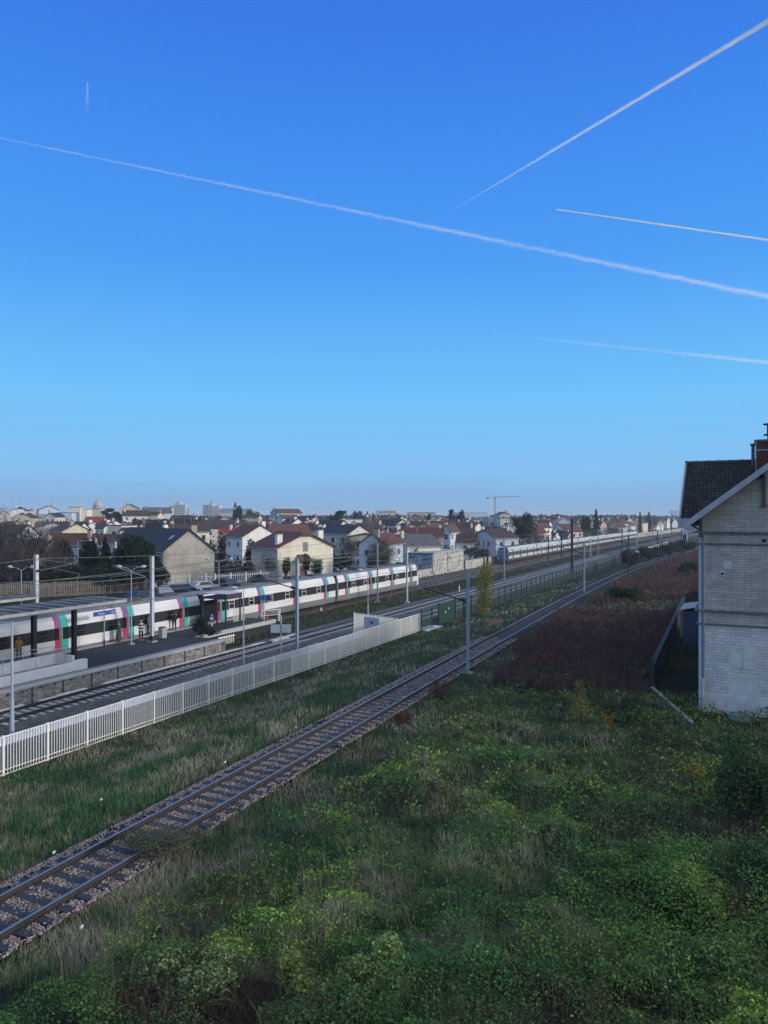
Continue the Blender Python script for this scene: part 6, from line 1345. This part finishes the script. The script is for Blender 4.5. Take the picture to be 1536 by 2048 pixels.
# poplar and trackside shrubs
T_(971, 83, 1120, 34, 'column', [(.24, .24, .05), (.16, .19, .05), (.30, .27, .06)], 'young_poplar', 'slim yellowing poplar beside the green mesh fence', 71, 3400, .17, z0=-1.3, trunk=.06)
for i, (px, Z, yt, w, lb) in enumerate(((1262, 150, 1098, 44, 'low dark shrub at the far end of the green mesh fence'), (1300, 170, 1092, 60, 'mixed shrub right of the white signal board'), (1340, 190, 1084, 60, 'shrubs between siding and far tracks, near the station house'), (1370, 205, 1080, 50, 'farthest shrubs before the grey cabinet signal'))):
    T_(px, Z, yt, w, 'round', [(.04, .05, .025), (.05, .04, .03), (.03, .045, .03)], 'trackside_shrub', lb, 80 + i, 2500, .35, z0=-1.4, cat='shrub', group='shrubs between the tracks')
T_(1383, 128, 1122, 52, 'round', [(.03, .07, .025), (.045, .09, .03)], 'green_bush', 'fresh green bush in the red thicket beside the station house', 90, 5000, .25, z0=-.8, cat='bush', group='bushes in the overgrown field'); T_(1250, 88, 1174, 76, 'round', [(.035, .055, .02), (.05, .06, .025)], 'green_bush', 'low wide green bush in the middle of the red thicket', 91, 6000, .2, z0=-.9, cat='bush', group='bushes in the overgrown field')
# far woods and hedgerows merging with the horizon
V_ = []; r_ = np.random.RandomState(4); parts = []
n = 26000; Z = 500 + 1900 * r_.rand(n) ** 1.3; px = -150 + 1700 * r_.rand(n); X = (px - 768) / F * Z; U = Z * CT + X * ST; Vq = Z * ST - X * CT
hgt = 7 + 6 * fbm(U * .012, Vq * .012, 9); ok = (Vq > 75) | (U > 900); P = np.stack([U, Vq, hgt * np.sqrt(r_.rand(n))], 1)[ok]
V, T, C = leaves(P, np.full(len(P), 3.4), colmix(len(P), [(.05, .06, .04), (.07, .06, .05), (.035, .045, .035)], seed=5), up=.2, seed=6); tag(npmesh('distant_woods', V, T, LEAF, None, C), kind='stuff')
n = 9000; px = 265 + 140 * r_.rand(n); Z = 250 + 50 * r_.rand(n); X = (px - 768) / F * Z; U = Z * CT + X * ST; Vq = Z * ST - X * CT; P = np.stack([U, Vq, (zat(1041, 270)) * np.sqrt(r_.rand(n)) * (.85 + .3 * fbm(U * .1, Vq * .1, 2))], 1)
V, T, C = leaves(P, np.full(n, .9), colmix(n, BRN, seed=3), up=.1, seed=8); tag(npmesh('bare_thicket', V, T, LEAF, None, C), kind='stuff')
# garden hedges and undergrowth between the houses
n = 30000; Z = 112 + 260 * r_.rand(n); px = -60 + 1460 * r_.rand(n); X = (px - 768) / F * Z; U = Z * CT + X * ST; Vq = Z * ST - X * CT; k = fbm(U * .09, Vq * .09, 31); ok = (k > .52) & (Vq > 60)
P = np.stack([U, Vq, (1.0 + 3.2 * (k - .5) * 3) * np.sqrt(r_.rand(n))], 1)[ok]; V, T, C = leaves(P, np.full(len(P), .8), colmix(len(P), [(.03, .045, .02), (.05, .045, .035), (.06, .055, .05), (.02, .035, .02)], seed=15), up=.2, seed=16); tag(npmesh('garden_greenery', V, T, LEAF, None, C), kind='stuff')
# ------------------------------------------------------------------ the overgrown field: grass, weeds, brambles
rs = np.random.RandomState(77)
def sample(n, Z0, Z1, pw=2.0, px0=-190, px1=1720):
    """points over the ground, thinner with distance"""
    t = rs.rand(n); Z = (Z0 ** (1 - pw) + t * (Z1 ** (1 - pw) - Z0 ** (1 - pw))) ** (1 / (1 - pw)); px = px0 + (px1 - px0) * rs.rand(n); X = (px - 768) / F * Z
    return Z * CT + X * ST, Z * ST - X * CT, Z
def inhouse(u, v): return (u > hu - .1) & (v < hv + .15)
def wallside(u): return 4.9 + (u - 45) * .0286
def yard(u, v): return (u > 44.8) & (v < wallside(u) + .15) & (u < 84)
def mound(u, v): return np.clip(fbm(u * .45, v * .45, 12) - .32, 0, 1) * 1.5 + .35 * np.clip(vnoise(u * 1.6, v * 1.6, 19) - .45, 0, 1)
# -- long grass: bank between fence and siding, verge of the siding, lighter patches
u, v, Z = sample(330000, 16, 120, 1.9); s = vs(u); d = v - s
k1 = fbm(u * .35, v * .35, 3); k2 = fbm(u * 1.1, v * 1.1, 8)
bank = (d > 1.15 + .9 * k1) & (v < 28.3) & (k2 > .22); verge = (d < -1.05 - .5 * k1 * (u < 18)) & ((d > -3.5) | (k2 > .34)) & (d > -9.5 - 5 * k1) & ~yard(u, v) & ~inhouse(u, v)
weed = (np.abs(d) < 2.3) & (k2 > .62 + .06 * (Z < 24)) & (rs.rand(len(u)) < .5)
tuft = (d < -6) & (k1 > .47) & ~yard(u, v) & ~inhouse(u, v) & (rs.rand(len(u)) < .6) & (Z < 60)
far = (Z > 55) & (d < -3) & (d > -30) & (rs.rand(len(u)) < .12) & ~yard(u, v) & ~inhouse(u, v)
ok = (bank | verge | weed | tuft | far); u, v, Z, k1, k2, bank, d = [a[ok] for a in (u, v, Z, k1, k2, bank, d)]
n = len(u); P = np.stack([u, v, tz(u, v) - .03 + .8 * mound(u, v) * (d < -5)], 1)
h = (.12 + .50 * k1 * rs.rand(n)) * np.where(bank, 1.0, .85); w = np.maximum(.006, .00030 * Z)
dry = fbm(u * .55 + 9, v * .55, 21) + .16 * (rs.rand(n) - .5)
base = np.where((dry > .49)[:, None], np.array([.24, .25, .15]), np.array([.105, .19, .075]))
base = np.where((dry > .62)[:, None], np.array([.34, .33, .23]), base); base = np.where((dry < .40)[:, None], np.array([.06, .145, .06]), base)
C = base * (.6 + .8 * rs.rand(n, 1)) * (.55 + .9 * fbm(u * .9, v * .9, 33))[:, None] * (1 + .1 * (rs.rand(n, 3) - .5)); V, T, Cc = blades(P, h, w, C, seed=5); tag(npmesh('long_grass', V, T, STRAW, None, Cc), kind='stuff')
# -- grass between and beyond the main tracks
u, v, Z = sample(110000, 50, 260, 1.6); k2 = fbm(u * .8, v * .8, 18)
ok = (((v > 40.8) & (v < 46.0) & (u > 51.5)) | ((v > 54.3) & (v < 57) & (u > 60)) | ((v > 30.2) & (v < 31.6) & (u > 95))) & (k2 > .36); u, v, Z = u[ok], v[ok], Z[ok]; n = len(u)
k3 = fbm(u * .22, v * .4, 28)[:, None]
C = np.where(k3 > .5, np.array([[.075, .105, .032]]), np.array([[.10, .09, .05]])) * (.6 + .8 * rs.rand(n, 1)); V, T, Cc = blades(np.stack([u, bend(u, v), tz(u, v)], 1), .12 + .25 * rs.rand(n), np.maximum(.02, .0006 * Z), C, seed=9); tag(npmesh('trackside_grass', V, T, STRAW, None, Cc), kind='stuff')
# -- leafy weeds and brambles over the field
HOLES = [(*at(300, 2040, -.38), .75), (*at(420, 2045, -.38), .9), (*at(520, 2035, -.38), .8), (*at(690, 2046, -.38), .55), (*at(1440, 1850, -.38), .7), (*at(1470, 1690, -.38), .8)]
def hole(u, v):
    k = np.zeros(len(u), bool)
    for a, b, r in HOLES: k |= (u - a) ** 2 + (v - b) ** 2 < (r * (.7 + .6 * fbm(u * 2, v * 2, 5))) ** 2
    return k
def undergrowth(name, n, Z0, Z1, cond, cols, hgt, ls, up=.7, seed=1, pw=2.0, jit=.35, ybias=None, extra=None, px0=-190, px1=1720):
    u, v, Z = sample(n, Z0, Z1, pw, px0, px1); s = vs(u); d = v - s; k = fbm(u * .45, v * .45, 12); ok = cond(u, v, Z, d) & ~inhouse(u, v) & (~hole(u, v) | (rs.rand(len(u)) < .05)) & ((fbm(u * .9, v * .9, 71) > .36) | (rs.rand(len(u)) < .22)); u, v, Z, d = [a[ok] for a in (u, v, Z, d)]; n = len(u)
    hm = mound(u, v); top = hgt(u, v, hm, Z); z = tz(u, v) + top * (1 - .55 * rs.rand(n) ** 1.6); C = colmix(n, cols, seed=seed, jit=jit)
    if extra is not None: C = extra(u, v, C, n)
    V, T, Cc = leaves(np.stack([u, v, z], 1), ls(Z), C, up=up, seed=seed); tag(npmesh(name, V, T, LEAF, None, Cc), kind='stuff')
def zones(u, v, C, n):
    a = fbm(u * .20 + 4, v * .20, 41)[:, None]; b = fbm(u * .33, v * .33 + 7, 43)[:, None]; r = rs.rand(n, 1)
    C = np.where((a > .57) & (r < .75), C * np.array([1.75, 1.45, 1.05]), C)      # yellower plants
    C = np.where((a < .42), C * np.array([.62, .80, 1.0]), C)                     # bluish dark nettles
    C = np.where((b > .66) & (r < .5), np.array([.11, .085, .055]) * (.6 + .8 * r), C)   # withered stems
    return C * np.where((u > 32) & (v < 15), .62, 1.0)[:, None] * np.where((fbm(u * .8, v * .8, 47) > .55), 1.25, .88)[:, None]  # leaf colour also darkened towards the house, standing in for its shade
field = lambda u, v, Z, d: (d < -2.2 - 2.6 * fbm(u * .5, v * .5, 6)) & ~yard(u, v)
GR = [(.11, .215, .042), (.085, .185, .045), (.155, .24, .038), (.055, .135, .042)]
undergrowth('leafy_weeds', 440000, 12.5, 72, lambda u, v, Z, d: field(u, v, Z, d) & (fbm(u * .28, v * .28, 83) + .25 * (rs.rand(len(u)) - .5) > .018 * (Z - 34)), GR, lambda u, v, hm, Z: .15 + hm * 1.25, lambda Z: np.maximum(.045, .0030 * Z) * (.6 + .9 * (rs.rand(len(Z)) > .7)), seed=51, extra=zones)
undergrowth('bramble_thicket', 110000, 12.5, 27, lambda u, v, Z, d: field(u, v, Z, d) & (fbm(u * .30 + 2, v * .30, 61) > .52) & (v < 4.5), [(.09, .20, .04), (.15, .25, .04), (.06, .16, .04)], lambda u, v, hm, Z: .35 + 1.1 * np.clip(fbm(u * .30 + 2, v * .30, 61) - .5, 0, 1) * 3, lambda Z: .068 + 0 * Z, seed=53, up=.9, jit=.45)
# -- dark red stems beside the siding
def red(u, v, Z, d): return (u > 31 + 24 * fbm(u * .22, v * .22, 81)) & (d < -1.7 - 1.5 * sstep(60, 42, u) - 1.6 * fbm(u * .3, v * .3, 6)) & (v > np.where(u < 84, wallside(u) + .2, -8)) & (u < 235) & ~((Z > 76) & (Z < 98) & (fbm(u * .12, v * .12, 5) > .33))
u, v, Z = sample(150000, 33, 230, 1.7, 700, 1500); s = vs(u); ok = red(u, v, Z, v - s) & (fbm(u * .25, v * .25, 14) > .30 + .10 * np.clip((47 - Z) / 9, 0, 1)); u, v, Z = u[ok], v[ok], Z[ok]; n = len(u)
C = colmix(n, [(.11, .045, .05), (.08, .040, .05), (.14, .07, .06), (.08, .065, .05)], seed=4, jit=.4); V, T, Cc = blades(np.stack([u, v, tz(u, v)], 1), .4 + 2.4 * np.clip(fbm(u * .35, v * .35, 14) - .25, 0, 1) * rs.rand(n) ** .5 + .3 * rs.rand(n), np.maximum(.012, .00035 * Z), C, lean=.15, seed=10); tag(npmesh('red_stems', V, T, STRAW, None, Cc), kind='stuff')
undergrowth('red_leaved_thicket', 140000, 34, 230, lambda u, v, Z, d: red(u, v, Z, d) & (fbm(u * .5, v * .5, 14) > .46), [(.14, .045, .046), (.10, .042, .046), (.18, .07, .05), (.06, .085, .04)], lambda u, v, hm, Z: .15 + 3.2 * np.clip(fbm(u * .35, v * .35, 14) - .30, 0, 1), lambda Z: np.maximum(.06, .0022 * Z), up=.2, seed=55, pw=1.7, px0=700, px1=1500)
# undergrowth in the station house yard, leaf colours darkened to stand for deep shade
undergrowth('yard_weeds', 30000, 36, 80, lambda u, v, Z, d: yard(u, v) & (v > 0) & (u > 44), [(.02, .035, .018), (.03, .03, .02)], lambda u, v, hm, Z: .3 + hm, lambda Z: .10 + 0 * Z, seed=57, px0=1250, px1=1500)
# dead stalks standing above the weeds
u, v, Z = sample(14000, 12.5, 60, 1.8); d = v - vs(u); ok = field(u, v, Z, d) & ~inhouse(u, v) & (fbm(u * .5 + 3, v * .5, 91) > .48); u, v, Z = u[ok], v[ok], Z[ok]; n = len(u)
V, T, Cc = blades(np.stack([u, v, tz(u, v) + .2], 1), .45 + .9 * rs.rand(n) ** 2, np.maximum(.005, .00028 * Z), colmix(n, [(.22, .19, .13), (.12, .10, .07), (.10, .15, .06)], seed=92), lean=.28, seed=93); tag(npmesh('dead_stalks', V, T, STRAW, None, Cc), kind='stuff')
P_ = []
for a, b, r in HOLES: q = rs.rand(420) * 6.28; t = r * np.sqrt(rs.rand(420)); P_.append(np.stack([a + t * np.cos(q), b + t * np.sin(q), 0 * t - .40], 1))
P_ = np.concatenate(P_); V, T, Cc = blades(P_, .4 + .7 * rs.rand(len(P_)), np.full(len(P_), .006), colmix(len(P_), [(.09, .05, .04), (.06, .04, .03), (.13, .09, .06)], seed=94), lean=.7, seed=95); tag(npmesh('bare_canes', V, T, STRAW, None, Cc), kind='stuff')
# -- individual bushes and flowering plants that stand out
def bush(name, label, px, pyb, W_, H_, cols, n, ls, seed, z0=-.38, cat='bush', dz=0, up=.5, stems=8):
    u, v = at(px, pyb, z0); root = empty(name, (u, v, z0)); tag(root, label, cat, 'bushes in the overgrown field'); r = np.random.RandomState(seed); rnd = random.Random(seed); H_ *= 1.0
    nc = 18; P = []
    m = MB()
    for k in range(nc):
        a = rnd.uniform(0, 6.28); e = rnd.uniform(.05, 1.25); q = rnd.uniform(.3, 1.08); c = np.array([math.cos(a) * math.cos(e) * W_ / 2 * q, math.sin(a) * math.cos(e) * W_ / 2 * q, H_ * (.25 + .6 * math.sin(e) * q)])
        dd = unit(r.normal(size=(n // nc, 3))) * (r.rand(n // nc, 1) ** .3); P.append(c + dd * np.array([W_, W_, H_ * 1.1]) * .17 * rnd.uniform(.7, 1.3))
        if k < stems: m.tube((0, 0, 0), tuple(c), .02 + .006 * H_, .008, 5)
    m.build('stems', BARK, root); P = np.concatenate(P); P[:, 2] = np.maximum(P[:, 2], .03)
    V, T, C = leaves(P, np.full(len(P), ls), colmix(len(P), cols, seed=seed, jit=.45), up=up, seed=seed); npmesh('foliage', V, T, LEAF, root, C); return root
IVY = [(.03, .08, .03), (.05, .11, .04), (.015, .04, .02), (.11, .17, .05)]
bush('ivy_bush', 'large dark ivy-covered bush at the right edge in front of the station house', 1512, 1655, 3.3, 3.5, IVY, 20000, .09, 101)
bush('ivy_bush', 'lower dark ivy bush at the right edge below the large one', 1540, 1800, 2.6, 1.5, IVY, 8000, .08, 102)
bush('bramble_bush', 'yellow-green bramble bush at the right edge, brightest foliage there', 1400, 1850, 2.2, 1.3, [(.14, .24, .05), (.19, .28, .06), (.08, .15, .05)], 7000, .085, 103, up=.9)
bush('bramble_bush', 'green bramble mound left of the ivy bushes', 1290, 1760, 2.6, .9, [(.08, .17, .045), (.11, .21, .05)], 7000, .075, 104, up=.9)
bush('bramble_bush', 'pale green bramble bush at the bottom edge, right of centre-left', 745, 2010, 1.7, 1.25, [(.17, .26, .06), (.11, .19, .06), (.26, .32, .11)], 5000, .085, 105, up=.9)
bush('bramble_bush', 'yellowish bramble bush near the bottom edge, second from the left', 590, 2030, 1.5, 1.1, [(.19, .23, .05), (.12, .19, .05)], 4000, .08, 106, up=.9)
bush('bramble_bush', 'pale-leaved bramble bush near the bottom left corner', 385, 2005, 2.0, 1.05, [(.16, .23, .08), (.24, .29, .12), (.09, .14, .05)], 5000, .08, 107, up=.9)
bush('bramble_bush', 'bramble mound at the bottom right corner', 1460, 2010, 3.0, 1.1, [(.08, .16, .045), (.11, .19, .05)], 7000, .075, 108, up=.9)
bush('rust_shrub', 'rust-brown dead shrub beside the siding, left of the largest mast', 880, 1405, 1.5, 1.4, [(.13, .055, .035), (.09, .04, .03)], 1500, .07, 109, cat='shrub', stems=16); bush('rust_shrub', 'small rust-red shrub beside the siding, nearer to the camera', 805, 1450, .9, .8, [(.16, .055, .035), (.10, .04, .03)], 700, .07, 110, cat='shrub', stems=12)
bush('yellow_sapling', 'tall thin sapling with yellow-green and orange leaves in front of the dark yard wall', 1160, 1470, .9, 2.6, [(.16, .17, .04), (.30, .16, .03), (.10, .14, .04)], 380, .11, 111, cat='sapling', stems=10); bush('orange_plant', 'small orange-leaved plant right of the thin sapling', 1218, 1468, .7, 1.25, [(.34, .17, .03), (.22, .12, .03)], 260, .09, 112, cat='plant')
bush('yellow_plant', 'small yellow-leaved plant left of the large ivy bush', 1385, 1575, .9, 1.2, [(.30, .25, .03), (.2, .2, .03)], 320, .08, 113, cat='plant'); bush('ivy_bush', 'dark green shrub at the near end of the yard wall', 1265, 1440, 2.2, 1.2, [(.03, .06, .03), (.04, .075, .03)], 5000, .09, 114, cat='bush')
bush('pale_dead_branch', 'pale fallen dead branches beside the siding right of the green gate', 985, 1258, 1.9, 1.2, [(.42, .28, .24), (.30, .2, .17)], 700, .08, 115, cat='branches', stems=16)
bush('weed_clump', 'brownish weed clump growing over the right rail of the siding', 352, 1690, 2.6, .62, [(.12, .13, .08), (.15, .12, .08), (.07, .12, .06)], 9000, .045, 116, z0=-.15, cat='weeds')
bush('platform_shrub', 'dark green shrub growing on the platform end', 401, 1272, 1.4, 2.1, [(.015, .04, .03), (.025, .05, .035)], 3500, .10, 117, z0=PZ, cat='shrub', dz=0); bush('platform_shrub', 'low dark bush spreading at the foot of the platform shrub', 418, 1272, 1.9, .8, [(.015, .04, .03), (.03, .05, .03)], 2500, .10, 118, z0=PZ, cat='bush')
# -- loose stones on the siding and litter
n = 60000; t = rs.rand(n); u = 7 + 52 * t ** 1.5; s = vs(u); d = (rs.rand(n) * 2 - 1) * 1.55 + .12; keep = (fbm(u * 2, (s + d) * 2, 3) > .30) & (np.abs(np.abs(d) - .7535) > .10); u, d, s = u[keep], d[keep], s[keep]; n = len(u)
z = np.where(np.abs(d) < 1.5, -.165, -.19 - .22 * np.clip(np.abs(d) - 1.5, 0, 1)); sl_ph = ((u - 6.0) / .62) % 1.0; onsl = (np.abs(d) < 1.28) & ((sl_ph < .24) | (sl_ph > .76)); kp = ~onsl | (rs.rand(n) < .03); u, d, s, z = u[kp], d[kp], s[kp], z[kp] + np.where(onsl[kp], .01, 0); n = len(u)
r = .022 + .022 * rs.rand(n); O = np.array([[1, 0, 0], [-1, 0, 0], [0, 1, 0], [0, -1, 0], [0, 0, 1], [0, 0, -1]], float); FC = np.array([[0, 2, 4], [2, 1, 4], [1, 3, 4], [3, 0, 4], [2, 0, 5], [1, 2, 5], [3, 1, 5], [0, 3, 5]])
A_ = rs.rand(n) * 6.28; ca, sa = np.cos(A_), np.sin(A_); Vv = O[None] * (r[:, None, None] * (.7 + .6 * rs.rand(n, 6, 1))); X_ = Vv[..., 0] * ca[:, None] - Vv[..., 1] * sa[:, None]; Y_ = Vv[..., 0] * sa[:, None] + Vv[..., 1] * ca[:, None]
Vv = np.stack([X_ + u[:, None], Y_ + (s + d)[:, None], Vv[..., 2] * .75 + (z + .01)[:, None]], -1).reshape(-1, 3); TT = (FC[None] + np.arange(n)[:, None, None] * 6).reshape(-1, 3)
g = .10 + .33 * rs.rand(n, 1) ** 1.3; Cs = np.concatenate([g * 1.12, g * .90, g * .82], 1); tag(npmesh('ballast_stones', Vv, TT, leafmat('stone', 0.0), None, np.repeat(Cs, 6, 0)), kind='stuff')
for i, (px, py, lb) in enumerate(((108, 1699, 'white scrap of paper in the grass left of the siding'), (202, 1590, 'small white litter scrap on the grass bank, the highest one'), (163, 1847, 'white scrap of litter on the stones below the siding'), (450, 1520, 'white fragment at the edge of the ballast beyond the siding'), (592, 1451, 'pale flat scrap by the far ballast edge'), (1417, 1422, 'white scrap at the foot of the station house corner'))):
    u, v = at(px, py, -.15); z_ = float(tz(u, v)) + .12; m = MB(); q = .055; m.add([(-q, -q * .6, 0), (q, -q * .5, .03), (q * .8, q * .6, .07), (-q * .7, q * .7, .02), (-q, -q * .6, -.01), (q, -q * .5, .02), (q * .8, q * .6, .06), (-q * .7, q * .7, .01)], [(0, 1, 2, 3), (7, 6, 5, 4), (0, 4, 5, 1), (1, 5, 6, 2), (2, 6, 7, 3), (3, 7, 4, 0)])
    tag(m.build('litter_scrap', WHITE, loc=(u, v, z_)), lb, 'litter')

# ------------------------------------------------------------------ contrails: drifts of ice flakes nine kilometres up
ICE = bpy.data.materials.new('ice_cloud'); ICE.use_nodes = True; n_ = ICE.node_tree.nodes; n_.remove(n_['Principled BSDF']); d_ = n_.new('ShaderNodeBsdfDiffuse'); d_.inputs[0].default_value = (.95, .95, .95, 1); t_ = n_.new('ShaderNodeBsdfTranslucent'); t_.inputs[0].default_value = (.95, .95, .95, 1)
m_ = n_.new('ShaderNodeMixShader'); m_.inputs[0].default_value = .5; L_ = ICE.node_tree.links; L_.new(d_.outputs[0], m_.inputs[1]); L_.new(t_.outputs[0], m_.inputs[2]); L_.new(m_.outputs[0], n_['Material Output'].inputs[0])
def skypt(px, py, alt=9000.0): Z = alt / ((HOR - py) / F); u, v = atZ(px, Z); return np.array([u, v, alt + CAMZ])
def contrail(label, a, b, w0, w1, d0, d1, seed, wav=.05, skew=0.0, pw=1.0):
    """from picture points a to b; w = width, d = cover at each end"""
    r = np.random.RandomState(seed); A = skypt(*a); B = skypt(*b); Lpx = math.hypot(b[0] - a[0], b[1] - a[1]); N_ = int(Lpx * (w0 * d0 + w1 * d1) / 2 * 10.0)
    t = r.rand(N_ * 3); dens = (d0 + (d1 - d0) * t ** pw) * (w0 + (w1 - w0) * t); dens = dens * (.65 + .7 * vnoise(t * Lpx / 60, t * 0, seed + 5)); t = t[r.rand(len(t)) < dens / dens.max()]; n = len(t)
    # measure along the picture, then move to the true position on the line in the sky
    px = a[0] + (b[0] - a[0]) * t; Dir = B - A; ZA, ZB = depth(*A[:2]), depth(*B[:2]); xA, xB = (a[0] - 768) * ZA, (b[0] - 768) * ZB
    tt = ((px - 768) * ZA - xA) / ((xB - xA) - (px - 768) * (ZB - ZA)); P = A + Dir * tt[:, None]; Zp = P[:, 0] * CT + P[:, 1] * ST
    wd = (w0 + (w1 - w0) * t) * Zp / F; cl = vnoise(t * Lpx / 9, t * 0, seed); cl2 = vnoise(t * Lpx / 26, t * 0, seed + 2)
    off = r.normal(size=(n, 3)) * .17 * wd[:, None] * (.9 + .2 * cl[:, None]); up = np.array([0, 0, 1.0]); off += up * ((cl2 - .5) * wav * wd)[:, None] + up * (skew * np.abs(r.normal(size=n)) * wd * cl)[:, None]
    P = P + off; s = (.42 * Zp / F)[:, None]; q = unit(r.normal(size=(n, 3))); a1 = unit(np.cross(q, r.normal(size=(n, 3)))); b1 = np.cross(q, a1)
    V = np.stack([P + a1 * s, P - a1 * s * .5 + b1 * s * .87, P - a1 * s * .5 - b1 * s * .87], 1).reshape(-1, 3); T = np.arange(3 * n).reshape(-1, 3)
    o = npmesh('contrail', V, T, ICE, None, None); tag(o, label, 'contrail', 'contrails'); return o
contrail('longest contrail crossing the whole sky from left edge to right edge', (-60, 263), (1700, 626), 5, 18, .06, .19, 1, skew=-.22)
contrail('bright steep contrail rising to the upper right corner', (895, 427), (1700, -55), 6, 12, .005, 1.15, 2, pw=1.2)
contrail('short thin bright contrail below the steep one at right', (1113, 419), (1700, 504), 2.5, 6, 1.5, 1.3, 3, wav=.02)
contrail('faint low contrail at the right, lowest in the sky', (990, 668), (1700, 742), 9, 16, .01, .14, 4)
contrail('tiny vertical contrail high at the left, left strand', (174.6, 166), (172, 222), 1.2, 2.0, .35, .06, 5, wav=0); contrail('tiny vertical contrail high at the left, right strand', (175.8, 166), (176.5, 215), 1.2, 2.0, .35, .05, 6, wav=0)

# ------------------------------------------------------------------ air
m = MB(); m.box(-21000, 21000, -21000, 21000, -4, 46); hz_ = m.build('haze', []); tag(hz_, kind='stuff')
hm_ = bpy.data.materials.new('air'); hm_.use_nodes = True; n_ = hm_.node_tree.nodes; n_.remove(n_['Principled BSDF']); pv = n_.new('ShaderNodeVolumePrincipled'); pv.inputs['Color'].default_value = (.72, .86, 1.0, 1); pv.inputs['Density'].default_value = .00026; pv.inputs['Anisotropy'].default_value = 0.0
hm_.node_tree.links.new(pv.outputs[0], n_['Material Output'].inputs['Volume']); hz_.data.materials.append(hm_)
